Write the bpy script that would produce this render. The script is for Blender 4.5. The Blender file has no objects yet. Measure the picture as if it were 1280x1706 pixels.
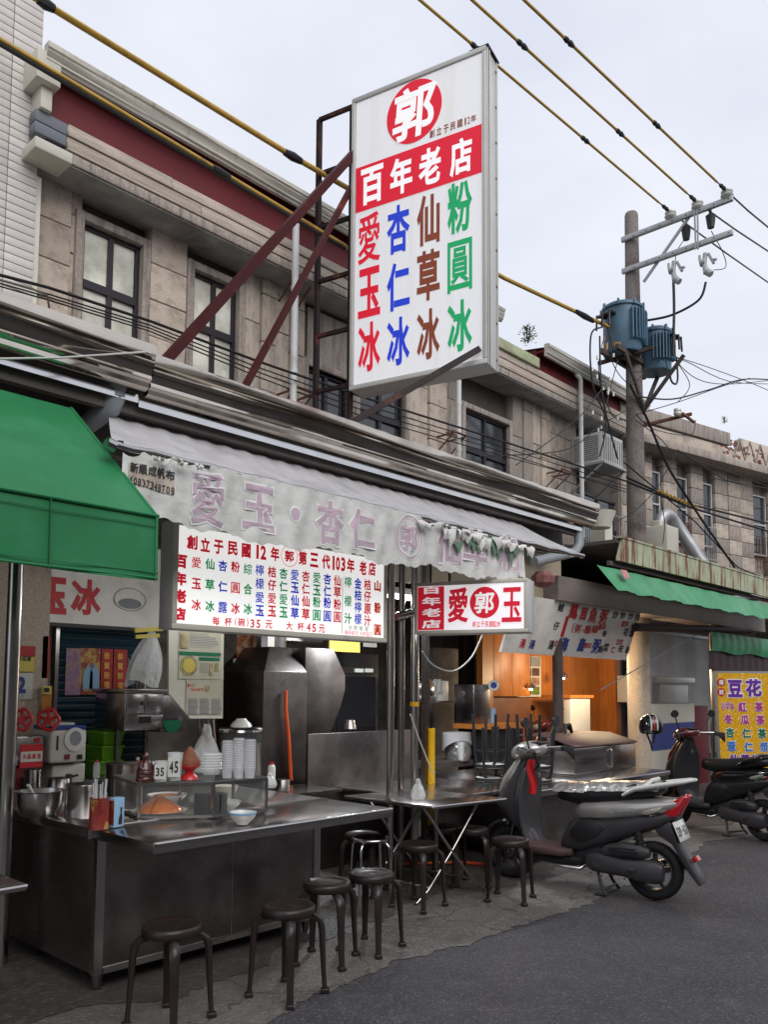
import bpy, bmesh, math, random
from mathutils import Vector, Matrix
random.seed(7)
S = bpy.context.scene
COL = S.collection
# ------------------------------------------------------------------ camera
FPX, PITCH, ROLL, TH, CH, HZ = 1380., 4.5, 0.4, 43.07, 1.6, 1147.
_p, _r, _t = map(math.radians, (PITCH, ROLL, TH))
Y0 = HZ-FPX*math.tan(_p)
_F = Vector((math.cos(_t), math.sin(_t), 0)); _R = Vector((math.sin(_t), -math.cos(_t), 0)); _U = Vector((0, 0, 1))
_F2 = _F*math.cos(_p)+_U*math.sin(_p); _U2 = -_F*math.sin(_p)+_U*math.cos(_p)
_U3 = _U2*math.cos(_r)-_R*math.sin(_r); _R3 = _R*math.cos(_r)+_U2*math.sin(_r)
CP = Vector((0, 0, CH))
cam = bpy.data.objects.new('camera', bpy.data.cameras.new('camera')); COL.objects.link(cam)
cam.matrix_world = Matrix.Translation(CP) @ Matrix((_R3, _U3, -_F2)).transposed().to_4x4()
cd = cam.data; cd.sensor_fit = 'VERTICAL'; cd.sensor_height = 32.; cd.lens = FPX/1706*32.; cd.shift_y = (Y0-853)/1706
cd.clip_end = 3000; cd.clip_start = .05
S.camera = cam
# ------------------------------------------------------------------ sky and light
EXPO = 0.40
W = bpy.data.worlds.new("World"); S.world = W; W.use_nodes = True
nt = W.node_tree; N = nt.nodes; L = nt.links
bg = N['Background']; bg.inputs[1].default_value = .1
sky = N.new('ShaderNodeTexSky'); sky.sky_type = 'NISHITA'; sky.sun_disc = False
SUN_EL, SUN_AZ = math.radians(36), math.radians(-108)      # azimuth of the sun in the XY plane
sky.sun_elevation = SUN_EL; sky.sun_rotation = math.pi/2-SUN_AZ
tc = N.new('ShaderNodeTexCoord'); nz = N.new('ShaderNodeTexNoise'); nz.inputs['Scale'].default_value = 3.2; nz.inputs['Detail'].default_value = 6
mp = N.new('ShaderNodeMapping'); mp.inputs['Scale'].default_value = (1, 1, 2.2)
L.new(tc.outputs['Generated'], mp.inputs[0]); L.new(mp.outputs[0], nz.inputs['Vector'])
rp = N.new('ShaderNodeValToRGB'); rp.color_ramp.elements[0].position = .3; rp.color_ramp.elements[1].position = .7
rp.color_ramp.elements[0].color = (5.9, 6.2, 7.1, 1); rp.color_ramp.elements[1].color = (7.2, 7.35, 7.9, 1)
L.new(nz.outputs[0], rp.inputs[0])
mx = N.new('ShaderNodeMixRGB'); mx.inputs[0].default_value = .95
L.new(sky.outputs[0], mx.inputs[1]); L.new(rp.outputs[0], mx.inputs[2]); L.new(mx.outputs[0], bg.inputs[0])
sl = bpy.data.lights.new('sun', 'SUN'); sl.energy = 1.5; sl.angle = math.radians(50); sl.color = (1, .97, .93)
so = bpy.data.objects.new('sun', sl); COL.objects.link(so)
sd = Vector((math.cos(SUN_EL)*math.cos(SUN_AZ), math.cos(SUN_EL)*math.sin(SUN_AZ), math.sin(SUN_EL)))
so.rotation_euler = sd.to_track_quat('Z', 'Y').to_euler()
vs = S.view_settings; vs.view_transform = 'Standard'; vs.look = 'None'; vs.exposure = EXPO; vs.gamma = 1; vs.use_curve_mapping = False
S.cycles.max_bounces = 6; S.cycles.transparent_max_bounces = 12; S.cycles.sample_clamp_indirect = 4

# ------------------------------------------------------------------ a pixel of the photo to a point of the place
def ray(px, py): return _F2+_R3*((px-640)/FPX)+_U3*(-(py-Y0)/FPX)
def at(px, py, X=None, Y=None, Z=None, pl=None):
    d = ray(px, py)
    if pl: o, n = pl; k = (o-CP).dot(n)/d.dot(n)
    else: k = X/d.x if X is not None else (Y/d.y if Y is not None else (Z-CH)/d.z)
    return CP+d*k
def sc(P): return (Vector(P)-CP).dot(_F2)/FPX       # metres per photo pixel at a point
def V(*a): return Vector(a)

# ------------------------------------------------------------------ materials
MATS = {}
def mat(name, col, rough=.6, metal=0., var=.12, scale=6., bump=.0, bscale=None, dirt=None, dscale=1.5, dlo=.5, dhi=.7, emit=0, ecol=None, trans=0., alpha=1., coat=0., rnd=0., streak=False, spec=.5, ior=1.45, thin=None):
    m = bpy.data.materials.new(name); m.use_nodes = True; t = m.node_tree; n = t.nodes; l = t.links
    b = n['Principled BSDF']; b.inputs['Roughness'].default_value = rough; b.inputs['Metallic'].default_value = metal
    b.inputs['Specular IOR Level'].default_value = spec; b.inputs['IOR'].default_value = ior
    if coat: b.inputs['Coat Weight'].default_value = coat; b.inputs['Coat Roughness'].default_value = .08
    if trans: b.inputs['Transmission Weight'].default_value = trans
    if alpha < 1: b.inputs['Alpha'].default_value = alpha
    c = n.new('ShaderNodeTexCoord'); a = n.new('ShaderNodeTexNoise'); a.inputs['Scale'].default_value = scale; a.inputs['Detail'].default_value = 5
    l.new(c.outputs['Object'], a.inputs['Vector'])
    r = n.new('ShaderNodeMapRange'); r.inputs['From Min'].default_value = .25; r.inputs['From Max'].default_value = .75
    r.inputs['To Min'].default_value = 1-var; r.inputs['To Max'].default_value = 1+var; l.new(a.outputs[0], r.inputs[0])
    mu = n.new('ShaderNodeMixRGB'); mu.blend_type = 'MULTIPLY'; mu.inputs[0].default_value = 1; mu.inputs[1].default_value = (*col, 1); l.new(r.outputs[0], mu.inputs[2])
    out = mu.outputs[0]
    if rnd:
        oi = n.new('ShaderNodeObjectInfo'); q = n.new('ShaderNodeMapRange'); q.inputs['To Min'].default_value = 1-rnd; q.inputs['To Max'].default_value = 1+rnd
        l.new(oi.outputs['Random'], q.inputs[0]); m3 = n.new('ShaderNodeMixRGB'); m3.blend_type = 'MULTIPLY'; m3.inputs[0].default_value = 1
        l.new(out, m3.inputs[1]); l.new(q.outputs[0], m3.inputs[2]); out = m3.outputs[0]
    if dirt:
        d = n.new('ShaderNodeTexNoise'); d.inputs['Scale'].default_value = dscale; d.inputs['Detail'].default_value = 8; d.inputs['Roughness'].default_value = .65
        if streak:
            mm = n.new('ShaderNodeMapping'); mm.inputs['Scale'].default_value = (6, 6, .6); l.new(c.outputs['Object'], mm.inputs[0]); l.new(mm.outputs[0], d.inputs['Vector'])
        else: l.new(c.outputs['Object'], d.inputs['Vector'])
        q = n.new('ShaderNodeMapRange'); q.inputs['From Min'].default_value = dlo; q.inputs['From Max'].default_value = dhi; l.new(d.outputs[0], q.inputs[0])
        m2 = n.new('ShaderNodeMixRGB'); m2.inputs[2].default_value = (*dirt, 1); l.new(q.outputs[0], m2.inputs[0]); l.new(out, m2.inputs[1]); out = m2.outputs[0]
        if metal:
            q2 = n.new('ShaderNodeMapRange'); q2.inputs['To Min'].default_value = rough; q2.inputs['To Max'].default_value = min(1, rough+.13); l.new(q.outputs[0], q2.inputs[0]); l.new(q2.outputs[0], b.inputs['Roughness'])
    l.new(out, b.inputs['Base Color'])
    if bump:
        e = n.new('ShaderNodeTexNoise'); e.inputs['Scale'].default_value = bscale or scale*4; e.inputs['Detail'].default_value = 4; l.new(c.outputs['Object'], e.inputs['Vector'])
        bp = n.new('ShaderNodeBump'); bp.inputs['Strength'].default_value = bump; bp.inputs['Distance'].default_value = .02
        l.new(e.outputs[0], bp.inputs['Height']); l.new(bp.outputs[0], b.inputs['Normal'])
    if emit:
        b.inputs['Emission Color'].default_value = (*(ecol or col), 1); b.inputs['Emission Strength'].default_value = emit
    MATS[name] = m
    return m

def ground_mat(name, base, dark, light, scale, stone=.5, rough=.85, crack=0.):
    m = bpy.data.materials.new(name); m.use_nodes = True; t = m.node_tree; n = t.nodes; l = t.links; b = n['Principled BSDF']
    c = n.new('ShaderNodeTexCoord')
    def noise(s, d=6, r=.6): q = n.new('ShaderNodeTexNoise'); q.inputs['Scale'].default_value = s; q.inputs['Detail'].default_value = d; q.inputs['Roughness'].default_value = r; l.new(c.outputs['Object'], q.inputs['Vector']); return q.outputs[0]
    def ramp(x, lo, hi): q = n.new('ShaderNodeMapRange'); q.inputs['From Min'].default_value = lo; q.inputs['From Max'].default_value = hi; l.new(x, q.inputs[0]); return q.outputs[0]
    def mix(f, a, bb):
        q = n.new('ShaderNodeMixRGB'); l.new(f, q.inputs[0])
        for i, v in ((1, a), (2, bb)):
            if isinstance(v, tuple): q.inputs[i].default_value = (*v, 1)
            else: l.new(v, q.inputs[i])
        return q.outputs[0]
    col = mix(ramp(noise(.9, 8, .7), .42, .62), base, dark)
    col = mix(ramp(noise(3.7, 8, .7), .55, .72), col, light)
    v = n.new('ShaderNodeTexVoronoi'); v.inputs['Scale'].default_value = scale; l.new(c.outputs['Object'], v.inputs['Vector'])
    sp = n.new('ShaderNodeSeparateColor'); l.new(v.outputs['Color'], sp.inputs[0])
    m1 = n.new('ShaderNodeMath'); m1.operation = 'MULTIPLY'; l.new(ramp(sp.outputs[0], .72, .98), m1.inputs[0]); m1.inputs[1].default_value = stone
    col = mix(m1.outputs[0], col, tuple(min(.6, q*2.6) for q in base))
    m2 = n.new('ShaderNodeMath'); m2.operation = 'MULTIPLY'; l.new(ramp(sp.outputs[1], .6, .95), m2.inputs[0]); m2.inputs[1].default_value = stone
    col = mix(m2.outputs[0], col, tuple(q*.45 for q in base))
    h = n.new('ShaderNodeMath'); h.operation = 'ADD'; l.new(v.outputs['Distance'], h.inputs[0]); l.new(noise(scale*.25, 6, .8), h.inputs[1]); hh = h.outputs[0]
    if crack:
        w = n.new('ShaderNodeTexVoronoi'); w.feature = 'DISTANCE_TO_EDGE'; w.inputs['Scale'].default_value = crack
        ad = n.new('ShaderNodeMixRGB'); ad.blend_type = 'ADD'; ad.inputs[0].default_value = .35; nn = n.new('ShaderNodeTexNoise'); nn.inputs['Scale'].default_value = 4; nn.inputs['Detail'].default_value = 6; l.new(c.outputs['Object'], nn.inputs['Vector']); l.new(c.outputs['Object'], ad.inputs[1]); l.new(nn.outputs[1], ad.inputs[2]); l.new(ad.outputs[0], w.inputs['Vector'])
        inv = n.new('ShaderNodeMapRange'); inv.inputs['From Min'].default_value = 0; inv.inputs['From Max'].default_value = .012; inv.inputs['To Min'].default_value = .85; inv.inputs['To Max'].default_value = 0; l.new(w.outputs['Distance'], inv.inputs[0])
        col = mix(inv.outputs[0], col, tuple(q*.3 for q in base))
    l.new(col, b.inputs['Base Color'])
    bp = n.new('ShaderNodeBump'); bp.inputs['Strength'].default_value = .8; bp.inputs['Distance'].default_value = .006; l.new(hh, bp.inputs['Height']); l.new(bp.outputs[0], b.inputs['Normal'])
    q = n.new('ShaderNodeMapRange'); q.inputs['To Min'].default_value = rough-.25; q.inputs['To Max'].default_value = rough+.05; l.new(noise(2.1), q.inputs[0]); l.new(q.outputs[0], b.inputs['Roughness'])
    MATS[name] = m

# ------------------------------------------------------------------ mesh builder
class MB:
    def __init__(s): s.v = []; s.f = []; s.cuts = []
    def add(s, vs, fs):
        o = len(s.v); s.cuts.append((o, len(s.f))); s.v += [tuple(p) for p in vs]; s.f += [tuple(i+o for i in f) for f in fs]; return s
    def box(s, c, d, rz=0, M=None):
        x, y, z = (q/2 for q in d); pts = [Vector((a*x, b*y, e*z)) for e in (-1, 1) for b in (-1, 1) for a in (-1, 1)]
        R = M if M is not None else Matrix.Rotation(rz, 3, 'Z'); c = Vector(c)
        return s.add([R @ p+c for p in pts], [(0, 2, 3, 1), (4, 5, 7, 6), (0, 1, 5, 4), (2, 6, 7, 3), (0, 4, 6, 2), (1, 3, 7, 5)])
    def span(s, a, b): return s.box([(a[i]+b[i])/2 for i in range(3)], [abs(b[i]-a[i]) for i in range(3)])
    def loft(s, rings, cap=True, closed=True):
        n = len(rings[0]); vs = [p for r in rings for p in r]; fs = []
        for i in range(len(rings)-1):
            for j in range(n if closed else n-1):
                k = (j+1) % n; fs.append((i*n+j, i*n+k, (i+1)*n+k, (i+1)*n+j))
        if cap and closed: fs += [tuple(range(n))[::-1], tuple(range((len(rings)-1)*n, len(rings)*n))]
        return s.add(vs, fs)
    def tube(s, pts, r, n=8, cap=True, flat=None):
        pts = [Vector(p) for p in pts]; rs = r if isinstance(r, (list, tuple)) else [r]*len(pts); rings = []
        up = None
        for i, p in enumerate(pts):
            d = (pts[min(i+1, len(pts)-1)]-pts[max(i-1, 0)]).normalized()
            if up is None: up = Vector((0, 0, 1)) if abs(d.z) < .9 else Vector((1, 0, 0))
            a = d.cross(up).normalized(); b = a.cross(d).normalized(); up = b
            fl = flat or (1, 1)
            off = math.pi/n if n == 4 else 0
            rings.append([p+a*(math.cos(off+2*math.pi*j/n)*rs[i]*fl[0])+b*(math.sin(off+2*math.pi*j/n)*rs[i]*fl[1]) for j in range(n)])
        return s.loft(rings, cap)
    def bar(s, a, b, w, h=None):      # rectangular bar between two points
        h = h or w; return s.tube([a, b], .7071, 4, True, (w, h))
    def lathe(s, c, prof, n=20, axis='Z', cap=True):
        rings = []
        for r, z in prof:
            ring = []
            for j in range(n):
                x, y = r*math.cos(2*math.pi*j/n), r*math.sin(2*math.pi*j/n)
                q = (x, y, z) if axis == 'Z' else ((z, x, y) if axis == 'X' else (y, z, x))
                ring.append(Vector(q)+Vector(c))
            rings.append(ring)
        return s.loft(rings, cap)
    def prism(s, poly, fn, d0, d1):     # poly [(a,b)], fn(a,b,d)->point
        n = len(poly); A = [fn(a, b, d0) for a, b in poly]; B = [fn(a, b, d1) for a, b in poly]
        return s.add(A+B, [tuple(range(n))[::-1], tuple(range(n, 2*n))]+[(i, (i+1) % n, (i+1) % n+n, i+n) for i in range(n)])
    def grid(s, nu, nv, fn):
        vs = [fn(i/nu, j/nv) for j in range(nv+1) for i in range(nu+1)]
        return s.add(vs, [(j*(nu+1)+i, j*(nu+1)+i+1, (j+1)*(nu+1)+i+1, (j+1)*(nu+1)+i) for j in range(nv) for i in range(nu)])
    def mesh(s, name, bevel=0, smooth=None, recalc=True):
        me = bpy.data.meshes.new(name); me.from_pydata(s.v, [], s.f)
        bm = bmesh.new(); bm.from_mesh(me)
        if recalc: bmesh.ops.recalc_face_normals(bm, faces=bm.faces)
        if bevel:
            es = [e for e in bm.edges if len(e.link_faces) == 2 and e.calc_face_angle(0) > .6]
            bmesh.ops.bevel(bm, geom=es, offset=bevel, segments=2, affect='EDGES', profile=.5, clamp_overlap=True)
        bm.to_mesh(me); bm.free()
        if smooth is not None:
            me.polygons.foreach_set('use_smooth', [True]*len(me.polygons)); me.set_sharp_from_angle(angle=math.radians(smooth))
        elif bevel:
            me.polygons.foreach_set('use_smooth', [True]*len(me.polygons)); me.set_sharp_from_angle(angle=math.radians(50))
        return me

def thing(name, label, cat, loc=(0, 0, 0), rz=0, group=None, kind=None):
    o = bpy.data.objects.new(name, None); COL.objects.link(o); o.location = loc; o.rotation_euler = (0, 0, rz); o.empty_display_size = .1
    return tag(o, label, cat, group, kind)
def tag(o, label=None, cat=None, group=None, kind=None):
    if label: o['label'] = label
    if cat: o['category'] = cat
    if group: o['group'] = group
    if kind: o['kind'] = kind
    return o
def wloc(o):
    v = Vector((0, 0, 0))
    while o is not None: v += o.location; o = o.parent
    return v
SINGLE = {'case_bolt': 'case_bolt', 'lettering': 'character', 'rivets': 'rivet', 'bolts': 'bolt', 'lid_clamp': 'lid_clamp', 'number': 'character', 'joint': 'joint', 'crossbar': 'crossbar', 'arm': 'arm', 'dates': 'date', 'brake_hose': 'brake_hose', 'step_holes': 'step_hole', 'exposed_bricks': 'brick'}
def P(name, mb, m, parent=None, **k):
    if name in SINGLE and len(mb.cuts) > 1:        # every piece an object of its own
        ends = mb.cuts[1:]+[(len(mb.v), len(mb.f))]; o = None
        for (a, fa), (b, fb2) in zip(mb.cuts, ends):
            q = MB(); q.v = mb.v[a:b]; q.f = [tuple(i-a for i in f) for f in mb.f[fa:fb2]]; o = P1(SINGLE[name], q, m, parent, **k)
        return o
    return P1(SINGLE.get(name, name), mb, m, parent, **k)
def P1(name, mb, m, parent=None, w=False, bevel=0, smooth=None, mod=None, recalc=True, label=None, sub=0):
    """one mesh object; w=True: the builder's coordinates are world coordinates (parents unrotated)"""
    if isinstance(m, str): m = MATS[m]
    if w and parent is not None:
        q = wloc(parent); mb.v = [(a-q.x, b-q.y, c-q.z) for a, b, c in mb.v]
    me = mb.mesh(name, bevel, smooth, recalc); me.materials.append(m)
    o = bpy.data.objects.new(name, me); COL.objects.link(o); o.parent = parent
    if label: o['label'] = label
    if sub: k = o.modifiers.new('s', 'SUBSURF'); k.levels = sub; k.render_levels = sub
    return o
def solo(name, mb, m, label, cat, group=None, kind=None, loc=None, **k):
    """a thing that is one mesh, its origin at its own base"""
    zs = min(v[2] for v in mb.v); cx = sum(v[0] for v in mb.v)/len(mb.v); cy = sum(v[1] for v in mb.v)/len(mb.v)
    mb.v = [(a-cx, b-cy, c-zs) for a, b, c in mb.v]
    o = P(name, mb, m, None, **k); o.location = (cx, cy, zs)
    return tag(o, label, cat, group, kind)
def copy_tree(o, parent=None):
    c = o.copy(); COL.objects.link(c); c.parent = parent
    for ch in list(o.children): copy_tree(ch, c)
    return c
# ------------------------------------------------------------------ writing
GL = {}
def glyph(ch, bold, fine=3):
    if ch in '圓愛檸檬露綜薏漿魚粥': bold *= .45
    k = (ch, round(bold, 3))
    if k in GL: return GL[k]
    vs, fs = [], []
    for stage in (0, 1):
        if stage == 1 and bold <= 0: break
        c = bpy.data.curves.new('g', 'FONT'); c.body = ch; c.resolution_u = 2
        if stage: c.fill_mode = 'NONE'; c.bevel_depth = bold; c.bevel_resolution = 0
        o = bpy.data.objects.new('g', c); COL.objects.link(o)
        dg = bpy.context.evaluated_depsgraph_get(); me = bpy.data.meshes.new_from_object(o.evaluated_get(dg))
        b = len(vs); vs += [(v.co.x, v.co.y, v.co.z*.1) for v in me.vertices]; fs += [tuple(i+b for i in p.vertices) for p in me.polygons]
        bpy.data.objects.remove(o); bpy.data.curves.remove(c); bpy.data.meshes.remove(me)
    xs = [v[0] for v in vs]; ys = [v[1] for v in vs]
    x0, x1, y0, y1 = min(xs), max(xs), min(ys), max(ys)
    if ord(ch) > 0x3000:      # square cell of the ideograph
        cx, cy, w, h = (x0+x1)/2, (y0+y1)/2, max(x1-x0, .01), max(y1-y0, .01)
    else: cx, cy, w, h = (x0+x1)/2, (y0+y1)/2, max(x1-x0, .01), max(y1-y0, .01)
    GL[k] = ([((a-cx)/w, (b-cy)/h, c) for a, b, c in vs], fs, w, h)
    return GL[k]
class Plane:
    """a flat panel in the place: origin o, right u, up v, outward n"""
    def __init__(s, o, u, v=None):
        s.o = Vector(o); s.u = Vector(u).normalized(); s.v = Vector(v or (0, 0, 1)).normalized(); s.n = s.u.cross(s.v).normalized()
    def pt(s, a, b, c=0): return s.o+s.u*a+s.v*b+s.n*c
    def uv(s, px, py):
        q = at(px, py, pl=(s.o, s.n))-s.o; return q.dot(s.u), q.dot(s.v)
    def glyph(s, mb, ch, a, b, w, h, bold=.02, z=.004, keep=False, slant=0, warp=None):
        vs, fs, gw, gh = glyph(ch, bold)
        if keep: w = h*gw/gh
        f = warp or s.pt
        mb.add([f(a+x*w+y*slant*w, b+y*h, z+c*min(w, h)) for x, y, c in vs], fs)
    def gpx(s, mb, ch, px, py, pw, ph, bold=.02, z=.004, **k):
        a, b = s.uv(px, py); a0, _ = s.uv(px-pw/2, py); a1, _ = s.uv(px+pw/2, py); _, b0 = s.uv(px, py+ph/2); _, b1 = s.uv(px, py-ph/2)
        s.glyph(mb, ch, a, b, abs(a1-a0), abs(b1-b0), bold, z, **k)
    def rect(s, mb, a0, b0, a1, b1, z0, z1):
        q = [s.pt(a, b, c) for c in (z0, z1) for a, b in ((a0, b0), (a1, b0), (a1, b1), (a0, b1))]
        return mb.add(q, [(3, 2, 1, 0), (4, 5, 6, 7), (0, 1, 5, 4), (1, 2, 6, 5), (2, 3, 7, 6), (3, 0, 4, 7)])
    def disc(s, mb, a, b, r, z0, z1, n=32, ry=None):
        ry = ry or r; ring = [(math.cos(2*math.pi*i/n)*r+a, math.sin(2*math.pi*i/n)*ry+b) for i in range(n)]
        return mb.prism(ring, lambda x, y, c: s.pt(x, y, c), z0, z1)
# ================================================================== materials
ground_mat('asphalt', (.064, .059, .063), (.042, .039, .042), (.092, .085, .088), 95, .6)
ground_mat('concrete', (.15, .134, .12), (.085, .076, .07), (.20, .18, .158), 60, .25, crack=1.1)
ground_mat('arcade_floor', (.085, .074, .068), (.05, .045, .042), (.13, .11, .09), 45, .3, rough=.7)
mat('stone', (.52, .445, .375), .85, var=.22, scale=55, bump=.4, bscale=90, dirt=(.15, .125, .105), dscale=2.2, dlo=.48, dhi=.8, rnd=.14)
mat('stone_dark', (.37, .32, .28), .85, var=.25, scale=45, bump=.4, bscale=80, dirt=(.12, .105, .095), dscale=2.6, dlo=.45, dhi=.75, rnd=.1, streak=True)
mat('mortar', (.10, .085, .075), .9, var=.2, scale=30, bump=.2, dirt=(.07, .06, .055), dscale=3)
mat('granite_blue', (.16, .17, .2), .7, var=.3, scale=60)
mat('soffit', (.36, .36, .35), .85, var=.2, scale=5, bump=.2, dirt=(.12, .115, .11), dscale=1.2, dlo=.45, dhi=.7)
mat('maroon', (.125, .009, .014), .6, var=.1, scale=3, bump=.05)
mat('cream_metal', (.55, .53, .47), .4, var=.08, scale=3, dirt=(.28, .25, .21), dscale=3, dlo=.55, dhi=.8, streak=True)
mat('gutter_steel', (.58, .52, .45), .1, 1., var=.12, scale=3, bump=.22, bscale=1.3, dirt=(.30, .24, .19), dscale=1.3, dlo=.5, dhi=.75)
mat('gutter_cream', (.50, .44, .34), .33, .35, var=.12, scale=2, bump=.2, bscale=3, dirt=(.24, .19, .15), dscale=3, dlo=.5, dhi=.7, streak=True)
mat('tile_white', (.56, .53, .50), .35, var=.06, scale=20, rnd=.06, dirt=(.40, .37, .34), dscale=5, dlo=.6, dhi=.9)
mat('grout', (.2, .18, .17), .9)
mat('panel_cream', (.60, .58, .50), .5, var=.06, scale=4, dirt=(.35, .32, .26), dscale=3, dlo=.6, dhi=.9)
mat('window_frame', (.018, .014, .02), .4)
mat('window_white', (.5, .5, .5), .5)
mat('pane_curtain', (.78, .77, .68), .35, var=.22, scale=3, dirt=(.30, .31, .24), dscale=2.4, dlo=.4, dhi=.75, coat=.4)
mat('pane_dark', (.035, .04, .045), .08, var=.3, scale=3, spec=.9)
mat('brick_red', (.20, .075, .05), .85, var=.25, scale=20, rnd=.2)
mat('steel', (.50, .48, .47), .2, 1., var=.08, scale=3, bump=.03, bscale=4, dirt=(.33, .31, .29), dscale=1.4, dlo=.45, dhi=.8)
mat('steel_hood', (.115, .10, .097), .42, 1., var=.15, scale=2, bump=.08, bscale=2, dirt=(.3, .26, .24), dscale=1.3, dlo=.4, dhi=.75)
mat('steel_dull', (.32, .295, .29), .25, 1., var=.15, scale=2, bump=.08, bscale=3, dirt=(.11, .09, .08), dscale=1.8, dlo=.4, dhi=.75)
mat('steel_bright', (.62, .61, .60), .16, 1., var=.08, scale=6)
mat('tower_brown', (.022, .012, .013), .5, spec=.25, var=.25, scale=8, dirt=(.13, .04, .025), dscale=6, dlo=.55, dhi=.7)
mat('brace_red', (.055, .010, .011), .55, spec=.2, var=.2, scale=6, dirt=(.2, .055, .03), dscale=3, dlo=.6, dhi=.72)
mat('sign_white', (.74, .74, .74), .35, var=.02, scale=1)
mat('sign_face_big', (.82, .83, .85), .3, var=.04, scale=.9, dirt=(.68, .66, .62), dscale=1.1, dlo=.52, dhi=.85, streak=True, emit=.16, ecol=(.95, .96, 1))
mat('sign_face_menu', (.82, .83, .81), .3, var=.02, scale=2, emit=.5, ecol=(1, 1, .98))
mat('sign_face_small', (.80, .78, .82), .3, var=.02, scale=2, emit=.38, ecol=(1, .97, 1))
mat('sign_frame', (.52, .52, .50), .35, var=.08, scale=4, dirt=(.25, .2, .16), dscale=5, dlo=.68, dhi=.85)
mat('sign_panel_white', (.76, .73, .69), .5, var=.05, scale=3, dirt=(.42, .38, .34), dscale=2.5, dlo=.5, dhi=.85)
mat('ink_red', (.62, .008, .03), .4, var=.05, emit=.22, ecol=(.9, .02, .05)); mat('ink_blue', (.02, .06, .55), .4, var=.05, emit=.2, ecol=(.01, .03, .8))
mat('ink_green', (.01, .36, .13), .4, var=.05, emit=.16, ecol=(.0, .5, .16)); mat('ink_brown', (.28, .06, .025), .4, var=.1, emit=.05)
mat('ink_white', (.82, .82, .84), .35, var=.02, emit=.3, ecol=(1, 1, 1)); mat('ink_orange', (.75, .07, .015), .4, emit=.1, ecol=(1, .1, .02))
mat('paint_red', (.50, .02, .03), .5, var=.12, scale=8); mat('paint_blue', (.03, .05, .25), .5); mat('paint_black', (.02, .02, .022), .5); mat('paint_mauve', (.50, .38, .45), .8, var=.25, scale=8)
mat('paint_purple', (.14, .02, .32), .5); mat('paint_magenta', (.42, .03, .25), .5); mat('paint_green', (.0, .16, .07), .5); mat('paint_sky', (.03, .18, .6), .5); mat('paint_white', (.75, .75, .75), .5)
mat('paint_gold', (.6, .33, .07), .35, metal=.5); mat('paint_grey', (.22, .23, .24), .6); mat('paint_violet', (.32, .2, .4), .5)
mat('green_canvas', (.012, .175, .058), .6, var=.16, scale=1.3, bump=.6, bscale=2.3, dirt=(.035, .23, .10), dscale=2.1, dlo=.45, dhi=.75)
mat('green_canvas_pale', (.05, .27, .12), .5, var=.15, scale=3, bump=.3, bscale=4, dirt=(.14, .33, .2), dscale=2, dlo=.5, dhi=.8)
mat('grey_canvas', (.43, .42, .43), .7, var=.12, scale=5, bump=.25, bscale=14, dirt=(.24, .235, .24), dscale=3, dlo=.5, dhi=.8)
mat('valance', (.60, .60, .575), .75, var=.2, scale=7, bump=.5, bscale=12, dirt=(.46, .48, .44), dscale=5, dlo=.5, dhi=.8)
mat('valance_back', (.12, .2, .14), .8, var=.3, scale=8)
mat('letter_outline', (.74, .73, .72), .8)
mat('brown_canvas', (.045, .022, .026), .6, var=.15, scale=4, bump=.3)
mat('dark_roof', (.10, .085, .08), .8, var=.2, scale=4)
mat('corrugated', (.22, .19, .17), .6, .3, var=.15, scale=3)
mat('rust_green', (.38, .41, .28), .6, var=.2, scale=4, bump=.2, dirt=(.17, .065, .03), dscale=1.7, dlo=.49, dhi=.57, streak=True)
mat('pvc_grey', (.27, .29, .31), .45, var=.06, scale=4); mat('pvc_white', (.62, .63, .63), .45, var=.06, scale=3, dirt=(.4, .4, .38), dscale=3)
mat('pole_concrete', (.21, .185, .17), .9, var=.3, scale=40, bump=.6, bscale=60, dirt=(.10, .075, .07), dscale=4, dlo=.45, dhi=.7)
mat('galvanised', (.42, .43, .44), .45, .6, var=.1, scale=8)
mat('transformer', (.085, .165, .24), .45, var=.12, scale=5, dirt=(.05, .08, .09), dscale=4, dlo=.5, dhi=.8)
mat('porcelain', (.62, .62, .58), .2, coat=.5); mat('porcelain_grey', (.36, .38, .38), .25, coat=.5)
mat('black_rubber', (.012, .012, .014), .55); mat('wire_black', (.015, .014, .016), .6)
mat('sleeve_yellow', (.45, .28, .05), .5, var=.2, scale=10, dirt=(.2, .13, .05), dscale=2, dlo=.6, dhi=.72)
mat('wire_bare', (.17, .15, .12), .5, .5); mat('wire_white', (.5, .5, .46), .6)
mat('yellow_paint', (.75, .42, .01), .45, var=.1, scale=10, dirt=(.2, .12, .04), dscale=7, dlo=.6, dhi=.7)
mat('rust', (.16, .07, .045), .9, var=.3, scale=14, bump=.4)
mat('wood_orange', (.50, .18, .035), .4, var=.16, scale=4, dirt=(.36, .12, .025), dscale=2.0, dlo=.4, dhi=.7, streak=True)
mat('wood_dark', (.16, .055, .02), .5, var=.2, scale=6)
mat('shop_wall', (.30, .265, .23), .85, var=.25, scale=3, bump=.15, dirt=(.06, .052, .05), dscale=1.4, dlo=.4, dhi=.7)
mat('pillar', (.44, .37, .30), .85, var=.2, scale=40, bump=.3, bscale=70, dirt=(.15, .12, .10), dscale=2, dlo=.5, dhi=.8)
mat('shutter_teal', (.008, .035, .055), .45, var=.12, scale=3)
mat('foliage', (.06, .10, .03), .7, var=.3, scale=20)
mat('white_plastic', (.60, .60, .57), .4, var=.04); mat('beige_plastic', (.50, .48, .42), .4, var=.05, scale=5)
mat('black_plastic', (.018, .018, .02), .4); mat('black_box', (.012, .012, .013), .35)
mat('rear_fill_glow', (.8, .8, .8), .3, emit=1.7, ecol=(1, 1, .96))  # glow added on the rear of the lightboxes to brighten the kitchen
mat('booth_wall', (.17, .165, .16), .5, var=.3, scale=3)
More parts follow.
